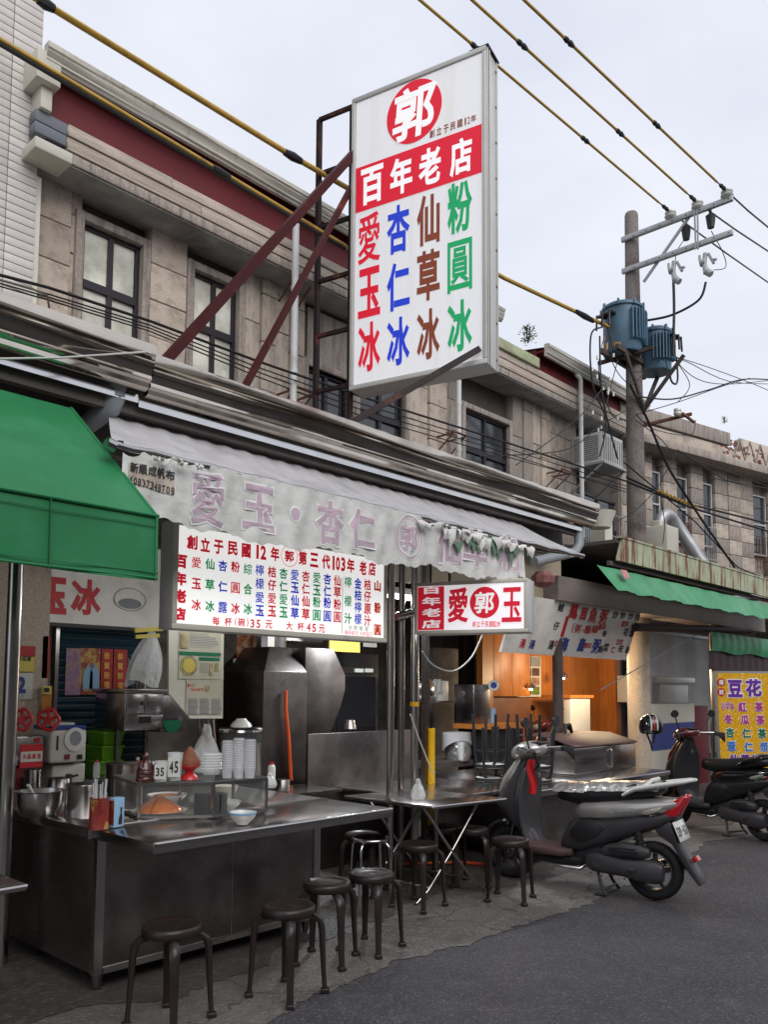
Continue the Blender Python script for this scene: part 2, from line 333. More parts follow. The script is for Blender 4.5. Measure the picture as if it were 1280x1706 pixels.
mat('film', (.75, .77, .8), .12, var=.05, alpha=.17, bump=.5, bscale=30); mat('bag', (.8, .8, .8), .3, alpha=.62, bump=.8, bscale=25)
mat('glass', (.7, .75, .74), .03, var=.02, alpha=.07, spec=.5); mat('cup', (.80, .82, .83), .15, alpha=.35, var=.05)
mat('stool_brown', (.027, .019, .017), .32, var=.18, scale=12, bump=.05, dirt=(.06, .042, .035), dscale=9, dlo=.6, dhi=.85)
mat('hose_orange', (.75, .10, .02), .4); mat('red_plastic', (.50, .02, .02), .3, coat=.3); mat('lime', (.16, .42, .02), .4, var=.1)
mat('jelly', (.50, .13, .015), .12, var=.15, scale=5, coat=.6); mat('jelly_black', (.006, .004, .004), .3); mat('cone_brown', (.20, .065, .03), .6, bump=.3, scale=20)
mat('buddha', (.06, .014, .01), .25, coat=.5); mat('can_red', (.20, .025, .018), .35, var=.3, scale=30, dirt=(.35, .2, .05), dscale=14, dlo=.55, dhi=.6)
mat('paper', (.58, .57, .52), .7, var=.04); mat('paper_yellow', (.62, .50, .10), .6, var=.1); mat('paper_aged', (.50, .48, .38), .7, var=.1, scale=8, dirt=(.45, .30, .08), dscale=7, dlo=.6, dhi=.75)
mat('paper_red', (.40, .015, .012), .5, var=.15, scale=12); mat('paper_sky', (.25, .42, .60), .5); mat('paper_photo', (.35, .30, .16), .5, var=.6, scale=18)
mat('lamp_tube', (.9, .95, 1), .4, emit=9, ecol=(.92, .97, 1)); mat('lamp_warm', (1, .8, .5), .4, emit=12, ecol=(1, .72, .42))
mat('tail_red', (.45, .005, .012), .15, coat=.8, emit=.04); mat('silver_paint', (.46, .44, .42), .3, .55, var=.05, coat=.5); mat('dark_grey_plastic', (.05, .046, .05), .38, var=.12, scale=6, bump=.05)
mat('seat_foil', (.55, .53, .51), .3, .8, bump=1.0, bscale=16); mat('seat_black', (.014, .013, .015), .45, bump=.1, bscale=60); mat('rubber', (.014, .013, .014), .75, bump=.4, bscale=60)
mat('chrome', (.75, .75, .75), .08, 1.); mat('headlamp', (.45, .43, .38), .1, .3, coat=1); mat('maroon_paint', (.09, .008, .012), .2, coat=.8); mat('black_paint', (.008, .008, .01), .15, coat=.8)
mat('floor_brown', (.09, .05, .05), .6, var=.2); mat('cloth_grey', (.42, .41, .42), .8, bump=.2)
mat('cloth_red', (.55, .01, .015), .7)
mat('glitter', (.72, .38, .01), .4, var=.35, scale=45, dirt=(.85, .68, .25), dscale=22, dlo=.55, dhi=.65)
mat('green_paint_pale', (.42, .46, .28), .7, var=.15, scale=5, dirt=(.25, .24, .18), dscale=4, dlo=.5, dhi=.7)
mat('beam_brown', (.24, .20, .185), .6, var=.12, scale=3, dirt=(.14, .11, .10), dscale=1.5, dlo=.5, dhi=.75)
mat('beige_wall', (.52, .44, .33), .6, var=.08, scale=3, dirt=(.36, .29, .21), dscale=2, dlo=.5, dhi=.8)
mat('wood_grey', (.07, .055, .05), .9, var=.3, scale=8)
mat('opposite', (.5, .48, .45), .8, var=.3, scale=1.2)

# ================================================================== ground
m = MB(); m.grid(2, 2, lambda u, v: (-400+800*u, -400+800*v, 0))
tag(P('road', m, 'asphalt'), 'dark grey asphalt road', None, kind='structure')
edge = [(130, 1800), (300, 1790), (451, 1706), (539, 1653), (590, 1632), (636, 1617), (665, 1603), (695, 1594), (737, 1581), (788, 1573), (843, 1551), (880, 1536), (923, 1526), (965, 1515), (1000, 1496), (1035, 1480), (1080, 1466), (1130, 1440), (1180, 1402), (1279, 1392)]
pts = [at(x, y, Z=0) for x, y in edge]
pts = [V(-20, 2.9, 0), V(1.0, 3.0, 0)]+pts[2:]+[V(40, pts[-1].y+.6, 0)]
fine = []
for i in range(len(pts)-1):
    n = max(2, min(14, int((pts[i+1]-pts[i]).length/.05)))
    for k in range(n):
        q = pts[i].lerp(pts[i+1], k/n); fine.append((q.x+random.uniform(-.012, .012), q.y+random.uniform(-.014, .014)))
fine.append((40, pts[-1].y))
_ns = lambda x: .018*math.sin(x*7.3)+.010*math.sin(x*17.1+1)+.012*math.sin(x*39+2)+.008*math.sin(x*83)
fine = [(x, y+_ns(x)) for x, y in fine]
m = MB()
vs = [(x, y, .004) for x, y in fine]+[(x, 4.75, .004) for x, y in fine]; n = len(fine)
m.add(vs, [(i, i+1, n+i+1, n+i) for i in range(n-1)])
tag(P('pavement', m, 'concrete'), 'worn concrete apron with a ragged edge along the asphalt', kind='structure')
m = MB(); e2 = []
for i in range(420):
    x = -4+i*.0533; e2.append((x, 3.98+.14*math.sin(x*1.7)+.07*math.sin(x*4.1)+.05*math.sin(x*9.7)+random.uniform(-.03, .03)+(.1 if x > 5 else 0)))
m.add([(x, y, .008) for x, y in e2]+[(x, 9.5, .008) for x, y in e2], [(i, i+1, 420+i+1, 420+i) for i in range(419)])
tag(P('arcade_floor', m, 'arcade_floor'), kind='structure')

# loose grit along the ragged edge
m = MB(); rg = random.Random(21)
for i in range(420):
    x, y = rg.choice(fine)
    if not (1.5 < x < 12): continue
    x += rg.uniform(-.1, .1); y += rg.gauss(-.02, .10); r = rg.choice((.002, .003, .003, .005, .008))
    m.add([(x+r*math.cos(a), y+r*math.sin(a), .004) for a in (0, 1.6, 3.1, 4.7)]+[(x, y, .005+r*.9)], [(0, 1, 4), (1, 2, 4), (2, 3, 4), (3, 0, 4)])
tag(P('gravel', m, 'mortar'), 'loose grit scattered along the edge of the concrete', 'grit', kind='stuff')

# ================================================================== main old building (upper floor)
YF = 6.5
def X(px, py, Y=None): return at(px, py, Y=Y or YF).x
bld = thing('shop_building', 'old stone-faced two-storey building with dark windows above the ice shop', 'building', (2.4, YF, 0))
XE = 12.75      # right end, where the street bends
m = MB(); m.span((2.70, YF+.14, 3.2), (XE, YF+.4, 6.4)); P('wall', m, 'mortar', bld, w=True)
m = MB(); m.span((-6, 8.6, 0), (30, 8.9, 3.4)); m.span((-6, 6.8, 3.3), (30, 12, 3.5)); m.span((2.3, 6.64, 6.3), (XE, 12, 6.6)); m.span((XE-.2, 6.7, 3.5), (XE, 12, 6.4)); P('inner_wall', m, 'shop_wall', bld, w=True)
_blk = {}
def block(mtl, parent, a, b, name='stone_block'):
    """a stone piece sharing one bevelled unit mesh, scaled"""
    if mtl not in _blk:
        mm = MB(); mm.box((0, 0, 0), (1, 1, 1)); me = mm.mesh(name, bevel=.025); me.materials.append(MATS[mtl]); _blk[mtl] = me
    o = bpy.data.objects.new(name, _blk[mtl]); COL.objects.link(o); o.parent = parent
    q = wloc(parent); o.location = [(a[i]+b[i])/2-q[i] for i in range(3)]; o.scale = [abs(b[i]-a[i]) for i in range(3)]
    return o
def column(x0, x1, z0, z1, y, h, mtl='stone', d=.14, parent=bld, off=0):
    z = z1-off if off else z1; g = .011; top = z1
    zs = [z1]; zz = z1-(off or h)
    while zz > z0: zs.append(zz); zz -= h
    zs.append(z0)
    for a, b in zip(zs, zs[1:]):
        if a-b > .04: block(mtl, parent, (x0+g/2, y+random.uniform(-.004, .004), b+g/2), (x1-g/2, y+d+.02, a-g/2))
ZC = 5.78      # underside of the cornice
segs = [(47, 113, 'w'), (113, 137, 'n'), (255, 318, 'w2'), (404, 440, 's'), (442, 474, 's'), (476, 508, 's'), (690, 728, 's'), (730, 768, 's')]
xs = {}
def XB(p): return X(p, 560)
column(2.735, XB(112), 3.3, ZC, YF, .34); column(XB(112), XB(133), 3.3, ZC, YF+.03, .34, off=.2)
wins = []      # (x0,x1,ztop,zbot,panes,kind)
def window(x0, x1, z0, z1, kind, y=YF+.06, surround=True, trans=.55, cols=2):
    m = MB(); t = .035; ym = y+.03
    m.span((x0, y, z0), (x0+t, y+.06, z1)); m.span((x1-t, y, z0), (x1, y+.06, z1)); m.span((x0+t, y, z1-t), (x1-t, y+.06, z1)); m.span((x0+t, y, z0), (x1-t, y+.06, z0+t))
    zt = z1-(z1-z0)*trans*.62 if kind != 'plain' else None
    xm = [(x0+(x1-x0)*k/cols) for k in range(1, cols)]
    zt = z1-.52
    m.span((x0+t, y-.006, zt-.035), (x1-t, y+.056, zt+.035))
    for q in xm: m.span((q-.024, y-.003, z0+t), (q+.024, y+.058, zt-.036)); m.span((q-.024, y-.003, zt+.036), (q+.024, y+.058, z1-t))
    w = P('window', m, 'window_frame', bld, w=True)
    ex = [x0+t]+xm+[x1-t]
    for i in range(cols):
        for a, b in ((z0+t, zt-.035), (zt+.035, z1-t)):
            p = MB(); p.span((ex[i]+.004, y+.025+.004*i, a), (ex[i+1]-.004, y+.032+.004*i, b)); 
            q = wloc(w); P('pane', p, 'pane_curtain' if kind == 'curtain' else 'pane_dark', w, w=True)
    if surround:
        m = MB(); s = .075; yy = YF-.01
        m.span((x0-s, yy, z0), (x0, y+.09, z1+s)); m.span((x1, yy, z0), (x1+s, y+.09, z1+s)); m.span((x0+.001, yy+.002, z1), (x1-.001, y+.09, z1+s-.002))
        P('window_surround', m, 'stone_dark', bld, w=True, bevel=.006)
    return w
W1 = (X(139, 420), X(237, 470)); W2 = (X(323, 500), X(398, 530)); W3 = (X(514, 600), X(583, 640)); W4 = (X(600, 640), X(676, 690)); W5 = (X(776, 720), X(850, 720)); W6 = (X(962, 790), X(1036, 800))
ZT = 5.56
window(W1[0], W1[1], 3.7, ZT, 'curtain'); window(W2[0], W2[1], 3.7, ZT, 'curtain'); window(W3[0], W3[1], 3.7, 5.05, 'dark'); window(W4[0], W4[1], 3.7, 5.3, 'dark'); window(W5[0], W5[1], 3.7, 5.3, 'dark'); window(W6[0]+.05, W6[1], 3.7, 4.75, 'dark', surround=False)
m = MB(); m.span((W3[0], YF+.02, 5.05), (W3[1], YF+.12, 5.7)); P('lintel', m, 'stone_dark', bld, w=True)
def fill(a, b, n, h=.36, mtl='stone', groove=False):
    for k in range(n):
        x0 = a+(b-a)*k/n; x1 = a+(b-a)*(k+1)/n
        dy = -.03 if (groove and k % 2) else .0
        column(x0, x1, 3.4, ZC, YF+dy, h, mtl if random.random() > .25 or not groove else 'stone_dark', off=[0, .18][k % 2])
fill(W1[1]+.078, W2[0]-.078, 1, .34); fill(W2[1]+.078, W3[0]-.078, 4, .5, groove=True); fill(W3[1]+.078, W4[0]-.078, 1); fill(W4[1]+.078, W5[0]-.078, 3, .45, groove=True)
fill(W5[1]+.078, X(915, 700), 4, .6, groove=True); fill(X(915, 700), W6[0], 1, .33, 'stone_dark'); fill(W6[1]+.02, XE-.02, 5, .42, groove=True)
# band of stone courses, cornice slab, red fascia, eave
m = MB(); m.span((2.70, 6.18, ZC), (XE, YF+.3, ZC+.09)); c = P('cornice', m, 'stone_dark', bld, w=True, bevel=.01)
m = MB(); m.span((2.70, 6.20, ZC-.012), (XE, YF+.1, ZC-.003)); P('soffit', m, 'soffit', bld, w=True)
m = MB(); m.span((2.70, 6.22, ZC+.09), (XE, 6.4, ZC+.34)); m.span((2.70, 6.4, ZC+.09), (XE, 12, ZC+.2)); P('parapet', m, 'mortar', bld, w=True)
zz = ZC+.095
for ci, h in enumerate((.03, .095, .10)):
    x = 2.86
    if ci: block('granite_blue', bld, (2.60, 6.19, zz+.004), (2.855, 6.3, zz+h-.004))
    while x < XE:
        w = random.uniform(.9, 1.3) if ci else random.uniform(1.4, 2.4); x2 = min(x+w, XE)
        if x2-x > .05: block('stone', bld, (x+.003, 6.18+(.0 if ci != 1 else .012)+random.uniform(-.004, .004), zz+.004), (x2-.003, 6.3, zz+h-.005))
        x = x2
    zz += h
ZR = zz
GA = X(848, 560, 6.0)      # the tin roof stops here and begins again further on
GB = X(918, 560, 6.0)
for a, b in ((2.70, GA), (GB, XE)):
    h_ = .46 if a < 4 else .31
    m = MB(); m.span((a, 6.24, ZR), (b, 6.35, ZR+h_)); m.span((a, 6.10, ZR+h_-.06), (b, 6.24, ZR+h_-.03)); P('fascia', m, 'maroon', bld, w=True)
def gutter_profile(y, z, k=1.):
    return [(y, z), (y-.022*k, z+.012*k), (y-.025*k, z+.04*k), (y-.05*k, z+.052*k), (y-.055*k, z+.066*k), (y-.05*k, z+.08*k), (y-.06*k, z+.10*k), (y-.085*k, z+.145*k), (y-.088*k, z+.16*k), (y-.07*k, z+.168*k), (y-.07*k, z+.178*k), (y-.095*k, z+.188*k), (y-.10*k, z+.205*k), (y-.10*k, z+.25*k), (y-.09*k, z+.262*k), (y+.03*k, z+.264*k), (y+.03*k, z)]
def gutter(name, x0, x1, y, z, k, mtl, parent, n=40, wob=.004):
    pr = gutter_profile(y, z, k); m = MB(); rings = []
    for i in range(n+1):
        x = x0+(x1-x0)*i/n; rings.append([V(x, a+wob*math.sin(x*2.3+j*1.7), b+wob*.5*math.sin(x*3.1+j)) for j, (a, b) in enumerate(pr)])
    m.loft(rings); return P(name, m, mtl, parent, w=True, smooth=35)
gutter('gutter', 2.62, GA, 6.11, ZR+.33, .62, 'cream_metal', bld); gutter('gutter', GB, XE+.25, 6.09, ZR+.18, .66, 'cream_metal', bld)
m = MB()
for a, b in ((2.7, GA), (GB, XE+.2)):
    n = int((b-a)/.09); m.loft([[V(a+(b-a)*i/n, y, ZR+(.455 if a < 4 else .31)+(.02 if i % 2 else 0)+(y-6.1)*.15) for y in (6.1, 9.0)] for i in range(n+1)], closed=False)
P('roof_sheet', m, 'corrugated', bld, w=True)
m = MB(); m.span((GA-.25, 6.14, ZR+.0), (GB-.06, 6.6, ZR+.14)); P('roof_curb', m, 'green_paint_pale', bld, w=True, bevel=.01)
# end pieces at the left
m = MB(); m.span((2.56, 6.08, ZC-.07), (2.86, 6.33, ZC+.02)); P('corner_box', m, 'panel_cream', bld, w=True, bevel=.008)
m = MB(); m.span((2.62, 6.15, ZR), (2.71, 6.33, ZR+.18)); m.span((2.55, 6.08, ZR+.18), (2.74, 6.33, ZR+.42)); P('corner_box', m, 'panel_cream', bld, w=True, bevel=.006)
m = MB(); m.span((2.692, 6.34, 3.3), (2.732, 6.62, 5.65)); P('corner_strip', m, 'panel_cream', bld, w=True)
# drain pipes
def drain(px, pt, pb, y=6.42, r=.035, elbow=False):
    a = at(px[0], pt, Y=y); b = at(px[1], pb, Y=y); m = MB(); x = (a.x+b.x)/2
    pts = [V(x, y, a.z), V(x, y, b.z)]
    if elbow: pts = [V(x-.08, 6.12, ZR+.24), V(x-.08, 6.12, ZR+.18), V(x-.02, 6.10, ZR+.14), V(x, 6.10, ZR+.1), V(x, 6.10, b.z)]
    m.tube(pts, r, 10)
    for q in (.35, .7): z = b.z+(a.z-b.z)*q; m.tube([(x, pts[-1].y, z), (x, pts[-1].y, z+.05)], r*1.15, 10)
    P('drain_pipe', m, 'pvc_white', bld, w=True, smooth=50)
drain((497, 483), 372, 760, y=6.0); drain((767, 762), 610, 830, y=6.3); drain((940, 935), 580, 900, elbow=True)
# rusty brackets on the wall
for (px, py) in ((490, 470), (745, 730), (485, 660), (925, 790)):
    a = at(px, py, Y=6.4); m = MB()
    for dx in (-.12, .12): m.bar((a.x+dx, 6.5, a.z), (a.x+dx, 6.2, a.z), .018); m.bar((a.x+dx, 6.5, a.z-.22), (a.x+dx, 6.22, a.z-.01), .014)
    m.bar((a.x-.14, 6.2, a.z+.02), (a.x+.14, 6.2, a.z+.02), .02); m.bar((a.x-.14, 6.3, a.z+.02), (a.x+.14, 6.3, a.z+.02), .014); P('wall_bracket', m, 'rust', bld, w=True)
# window grilles by the air conditioner
m = MB()
for i in range(9): x = W6[0]+.06+i*.06; m.tube([(x, 6.38, 3.9), (x, 6.38, 4.45)], .008, 5)
m.bar((W6[0], 6.38, 4.45), (W6[1]-.1, 6.38, 4.45), .012); m.bar((W6[0], 6.38, 4.1), (W6[1]-.1, 6.38, 4.1), .012); P('window_grille', m, 'galvanised', bld, w=True)
# lower arcade pillars and header
m = MB(); m.span((2.2, YF-.1, 0), (2.97, YF+.35, 3.3)); P('pillar', m, 'pillar', bld, w=True, bevel=.01)

# ------------------------------------------------------------------ tiled building at the left
tb = thing('tiled_building', 'tall building with long white wall tiles at the left edge', 'building', (0, 6.6, 0))
tx = 2.69; ty = 6.33
m = MB(); m.span((-9, ty+.006, 3.2), (tx, 12, 13)); P('wall', m, 'grout', tb, w=True)
m = MB(); m.span((-9, ty+.02, 0), (-.6, 12, 3.1)); P('lower_wall', m, 'shop_wall', tb, w=True)
mm = MB(); mm.box((0, 0, 0), (.226, .012, .062)); tme = mm.mesh('tile', bevel=.002); tme.materials.append(MATS['tile_white'])
cnt = 0; rest = MB()
for r in range(150):
    z = 3.55+r*.0672
    for c in range(30):
        x = tx-.115-c*.231-((r % 2)*0)
        if c < 4 and 5 <= r < 79: 
            o = bpy.data.objects.new('tile', tme); COL.objects.link(o); o.parent = tb; o.location = (x, ty-6.6, z); cnt += 1
        elif x > -2: rest.box((x, ty, z), (.226, .012, .062))
P('tile_field', rest, 'tile_white', tb, w=True).__setitem__('kind', 'stuff')

# ------------------------------------------------------------------ far building, turned with the bend of the street
fb = thing('corner_building', 'weathered building with zigzag stone pattern and barred windows beyond the utility pole', 'building', (XE, YF, 0), math.radians(-13))
def F(name, m, mtl, **k): return P(name, m, mtl, fb, **k)
m = MB(); m.span((0, .14, 3.1), (12, .5, 6.2)); m.span((0, .5, 5.9), (12, 6, 6.1)); F('wall', m, 'stone_dark')
m = MB(); m.span((-.3, -.42, 5.72), (12, .3, 5.86)); F('cornice', m, 'stone_dark', bevel=.01)
m = MB(); m.span((-.3, -.36, 5.86), (3.0, -.2, 6.06)); m.span((3.0, -.36, 5.86), (12, -.2, 6.3)); F('parapet', m, 'stone', bevel=.01)
m = MB(); m.span((-.4, -.40, 6.08), (2.6, -.24, 6.32)); F('parapet_cap', m, 'stone_dark', bevel=.01)
m = MB(); m.span((2.2, -.385, 6.0), (2.6, -.3, 6.1)); 
m = MB()
for i in range(7):
    a = 2.75+i*.34; m.bar((a, -.37, 5.9), (a+.17, -.37, 6.28), .02); m.bar((a+.17, -.37, 6.28), (a+.34, -.37, 5.9), .02)
F('zigzag_relief', m, 'stone_dark')
for k, (wx, ww) in enumerate(((.35, .26), (.85, .28), (1.55, .34), (2.3, .34), (3.9, .5), (5.2, .5))):
    m = MB(); z0, z1 = 4.25, 5.45; t = .03
    for a, b in (((wx, z0), (wx+t, z1)), ((wx+ww-t, z0), (wx+ww, z1)), ((wx+t, z0), (wx+ww-t, z0+t)), ((wx+t, z1-t), (wx+ww-t, z1)), ((wx+t, 4.85), (wx+ww-t, 4.88))): m.span((a[0], .04, a[1]), (b[0], .1, b[1]))
    wn = F('window', m, 'window_white'); m = MB(); m.span((wx+t, .07, z0+t), (wx+ww-t, .078, z1-t)); P('pane', m, 'pane_dark', wn)
    m = MB()
    for i in range(6): x = wx+.02+i*(ww-.04)/5; m.tube([(x, -.05, 3.95), (x, -.05, 4.6)], .008, 5)
    m.bar((wx, -.05, 4.6), (wx+ww, -.05, 4.6), .012); m.bar((wx, -.05, 4.0), (wx+ww, -.05, 4.0), .012); F('window_grille', m, 'galvanised' if k % 2 else 'rust')
px0 = [(0, .33), (.63, .83), (1.15, 1.53), (1.91, 2.28), (2.66, 3.05), (3.05, 3.45), (3.45, 3.88), (4.42, 4.8), (4.8, 5.18)]
for k, (a, b) in enumerate(px0):
    z = 3.6
    j = 0
    while z < 5.7:
        h = .28; m = None
        bb = block('stone' if (j+k) % 2 else 'stone_dark', fb, (0, 0, 0), (1, 1, 1)); bb.location = ((a+b)/2, .06, z+h/2); bb.scale = (b-a-.01, .16+(.03 if k % 2 else 0), h-.01)
        z += h; j += 1
m = MB()
for i in range(7):
    for j in range(5):
        m.box((2.75+i*.075+(.037 if j % 2 else 0), -.02, 3.5+j*.05), (.07, .06, .043))
F('exposed_bricks', m, 'brick_red')
m = MB(); m.span((.1, -.1, 3.35), (4, .14, 3.85)); F('sill_wall', m, 'soffit')
# flaking brick on the band
m = MB()
for i in range(60): m.box((2.3+random.uniform(0, 1.4), -.355, 5.9+random.uniform(0, .3)), (.07, .02, .035), rz=0)
F('exposed_bricks', m, 'brick_red')

# row of buildings on the near side of the street (behind the photographer)
ob = thing('opposite_building', 'plain row building across the street, behind the viewpoint', 'building', (4, -7, 0))
m = MB(); m.span((-30, -12, 0), (40, -7, 6.5)); P('wall', m, 'opposite', ob, w=True)
for i in range(12):
    m = MB(); m.span((-14+i*3, -7.0, 3.6), (-12.6+i*3, -6.95, 5.2)); w = P('window', m, 'window_frame', ob, w=True)
m = MB(); m.span((-30, -7, 2.6), (40, -4.6, 2.8)); P('canopy', m, 'dark_roof', ob, w=True)
# ================================================================== porch roof with its steel gutter
pr = thing('porch_roof', 'lean-to roof with a long polished steel gutter over the ice shop', 'canopy', (2.7, 4.5, 3.4))
YG = 4.5
xa, xb, xc = -1.5, at(243, 600, Y=YG).x, at(990, 850, Y=YG).x
gutter('gutter', xb+.02, xc, YG+.02, 3.40, .95, 'gutter_steel', pr, n=70, wob=.002)
gutter('gutter', xa, xb, YG-.02, 3.42, 1.0, 'gutter_steel', pr, n=50, wob=.002)
m = MB(); m.span((xa, YG+.06, 3.36), (xb-.01, YG+.09, 3.41)); m.span((xb+.0, YG+.07, 3.34), (xc-.1, YG+.10, 3.395)); P('drip_edge', m, 'steel_bright', pr, w=True)
m = MB(); n = 120
m.loft([[V(xa+(xc-xa)*i/n, y, 3.60+(y-4.6)*.09+(.02 if i % 2 else 0)) for y in (4.58, 6.62)] for i in range(n+1)], closed=False); P('roof_sheet', m, 'corrugated', pr, w=True)
m = MB(); m.span((xa, 4.56, 3.50), (xc, 6.6, 3.53)); m.span((xa, 4.9, 3.1), (xc, 4.94, 3.5))
P('soffit', m, 'dark_roof', pr, w=True)
m = MB()
for x in (3.2, 5.2, 7.2): m.span((x, 4.6, 3.38), (x+.06, 6.5, 3.46))
m.span((xa, 4.62, 3.30), (xc-.1, 4.68, 3.36)); P('beam', m, 'dark_roof', pr, w=True)
# yellowish panels under the roof to the right of the menu board
m = MB(); m.span((5.35, 5.15, 2.6), (6.15, 5.18, 3.34)); m.span((6.22, 5.15, 2.6), (6.45, 5.18, 3.34)); m.span((6.52, 5.15, 2.6), (8.6, 5.18, 3.34)); m2 = P('header_panel', m, 'beige_wall', pr, w=True)
mat('label_pink', (.5, .2, .2), .6, var=.4, scale=40)
m = MB(); a = at(665, 960, Y=4.95); b = at(700, 1000, Y=4.95)
# big grey pipe elbow
a = at(192, 640, Y=4.62); b = at(190, 672, Y=4.62); c = at(135, 714, Y=4.95)
m = MB(); m.tube([a, V(a.x, a.y, b.z+.03), V(a.x-.01, a.y+.02, b.z-.02), c, c+(c-b)*.5], .062, 14); m.tube([V(a.x, a.y, a.z-.02), V(a.x, a.y, a.z-.09)], .07, 14)
solo('drain_pipe', m, 'pvc_grey', 'thick grey elbow pipe under the gutter above the green awning', 'pipe', smooth=50)
a = at(965, 870, Y=4.62); m = MB(); m.tube([a, V(a.x, a.y, a.z-.25), V(a.x-.1, a.y, a.z-.35), V(a.x-.75, a.y+.1, a.z-.52)], .055, 12)
solo('drain_pipe', m, 'pvc_grey', 'dirty grey rain pipe at the right end of the steel gutter', 'pipe', smooth=50)
m = MB(); a = at(1000, 880, Y=5.0); m.lathe(a, [(.13, .0), (.17, .12), (.2, .2), (.12, .21), (.1, .05)], 14); m.box(a+V(.42, .2, .05), (.2, .2, .3))
solo('rain_hopper', m, 'panel_cream', 'grey rain hopper and sheet box beside the end of the gutter', 'hopper', smooth=40)

# ================================================================== grey torn awning
aw = thing('grey_awning', 'torn grey fabric awning with faded mauve lettering over the menu board', 'awning', (2.12, 3.95, 2.4))
HX0, HX1, HY, HZ0 = at(186, 743, Y=3.95).x, at(974, 914, Y=3.95).x, 3.95, 2.875
m = MB()
XBK = at(180, 704, Y=4.72).x
def slope(u, v):
    xl = HX0+(XBK-HX0)*v; x = xl+(HX1-xl)*u; y = HY+(4.72-HY)*v; z = HZ0+(3.30-HZ0)*v**.9 - .035*math.sin(math.pi*v)*(1+.3*math.sin(u*50))+.006*math.sin(u*170)
    return V(x, y, z)
m.grid(160, 8, slope); m.grid(160, 1, lambda u, v: slope(u, 0)+V(0, .0, -.012*v)); P('canopy_sheet', m, 'grey_canvas', aw, w=True, smooth=60)
m = MB(); m.tube([slope(i/40, 0)+V(0, .012, -.004) for i in range(41)], .021, 8); P('front_rod', m, 'steel', aw, w=True, smooth=50)
m = MB()
for u in (.01, .98): m.bar(slope(u, 0), V(slope(u, 1).x, 5.0, 3.1), .03)
m.tube([at(176, 738, Y=3.97), at(190, 745, Y=3.97)], .035, 10); P('arm', m, 'steel', aw, w=True)
random.seed(3)
def vw(x, z):       # the waves of the hanging cloth
    d = HZ0-z
    return .008*math.sin(x*9+d*3)*min(1, d*5)+.006*math.sin(x*23+1+d*7)*min(1, d*4)+.004*math.sin(x*41+d*13)+.014*math.sin(x*3.1)*d*2
VX0, VX1 = at(203, 765, Y=HY).x, at(872, 900, Y=HY).x
def vbot(x):
    u = (x-VX0)/(VX1-VX0)
    return .40-.05*math.exp(-((x-VX0)/.25)**2)*2.2+.018*math.sin(x*6.3)+.012*math.sin(x*17)+.006*math.sin(x*61)-(.05 if u > .97 else 0)-.03*u
XT = at(700, 860, Y=HY).x    # from here the upper part is ripped
def vtop(x):
    if x < VX0+.55: return .012+.02*abs(math.sin(x*19))*(1 if x > VX0+.1 else 2.2)
    if x > XT: return .012+.025*abs(math.sin(x*8.3+1))+.015*abs(math.sin(x*21))+.012*(x-XT)
    return .0
m = MB()
m.grid(420, 14, lambda u, v: (lambda x: (lambda z: V(x, HY-.012+vw(x, z)+(.025*math.exp(-v*9) if x > XT else 0)*math.sin(x*31), z))(HZ0-vtop(x)-(vbot(x)-vtop(x))*v))(VX0+(VX1-VX0)*u))
val = P('valance', m, 'valance', aw, w=True, smooth=70)
# ragged rolls and shreds hanging along the tear
m = MB()
for k in range(16):
    x = XT+(VX1-XT)*(k+random.random())/11 if k < 11 else random.uniform(VX0, VX0+.5); z = HZ0-vtop(x)-.01; w = random.uniform(.12, .26) if k < 11 else .05; h = random.uniform(.03, .12) if k < 11 else .03
    y = HY-.03-random.uniform(0, .03)
    m.grid(12, 6, lambda u, v: V(x+w*(u-.5)*(1-v*.3)+.04*v*math.sin(k*2.1), y-.022*math.sin(v*2.9)+.012*math.cos(u*7+k), z-h*v*(.7+.35*math.sin(u*6+k)+.2*math.sin(u*17+2*k)+.12*math.sin(u*41+k))+.008*math.sin(u*9)))
P('torn_shreds', m, 'valance', aw, w=True, smooth=70).__setitem__('kind', 'stuff')
m = MB()
for k in range(12):
    x = random.uniform(XT, VX1-.05); z = HZ0-.04-random.uniform(0, .1); w = random.uniform(.06, .14); h = random.uniform(.06, .16)
    m.grid(3, 4, lambda u, v: V(x+w*(u-.5)*(1-v), HY-.04+vw(x, z)-.01*math.sin(v*3), z-h*v))
P('torn_lining', m, 'valance_back', aw, w=True, smooth=70)['kind'] = 'stuff'
vp = Plane((0, HY, 0), (1, 0, 0))
def warp(z0):
    def f(a, b, c=0): return V(a, HY-.012+vw(a, b)-.003-z0*.5-c*.03, b)
    return f
mo, mi = MB(), MB()
for ch, px, py, w, h in (('愛', 345, 832, 56, 88), ('玉', 429, 847, 50, 74), ('杏', 548, 872, 46, 72), ('仁', 601, 882, 44, 66), ('仙', 747, 908, 40, 62), ('草', 790, 914, 38, 60), ('粉', 848, 924, 34, 56)):
    for mb, bo, z0 in ((mo, .06, .0), (mi, .028, .005)):
        vp.gpx(mb, ch, px, py, w*(1.12 if mb is mo else 1), h*(1.1 if mb is mo else 1), bold=bo, warp=warp(z0))
for px, py, r in ((488, 857, 9),):
    a, b = vp.uv(px, py); m2 = [(a+.035*math.cos(t*.4), b+.04*math.sin(t*.4)) for t in range(16)]
    for mb, s, z0 in ((mo, 1.35, 0), (mi, 1, .005)): f = warp(z0); mb.add([f(a+(x-a)*s, b+(y-b)*s) for x, y in m2], [tuple(range(16))])
a, b = vp.uv(681, 895)
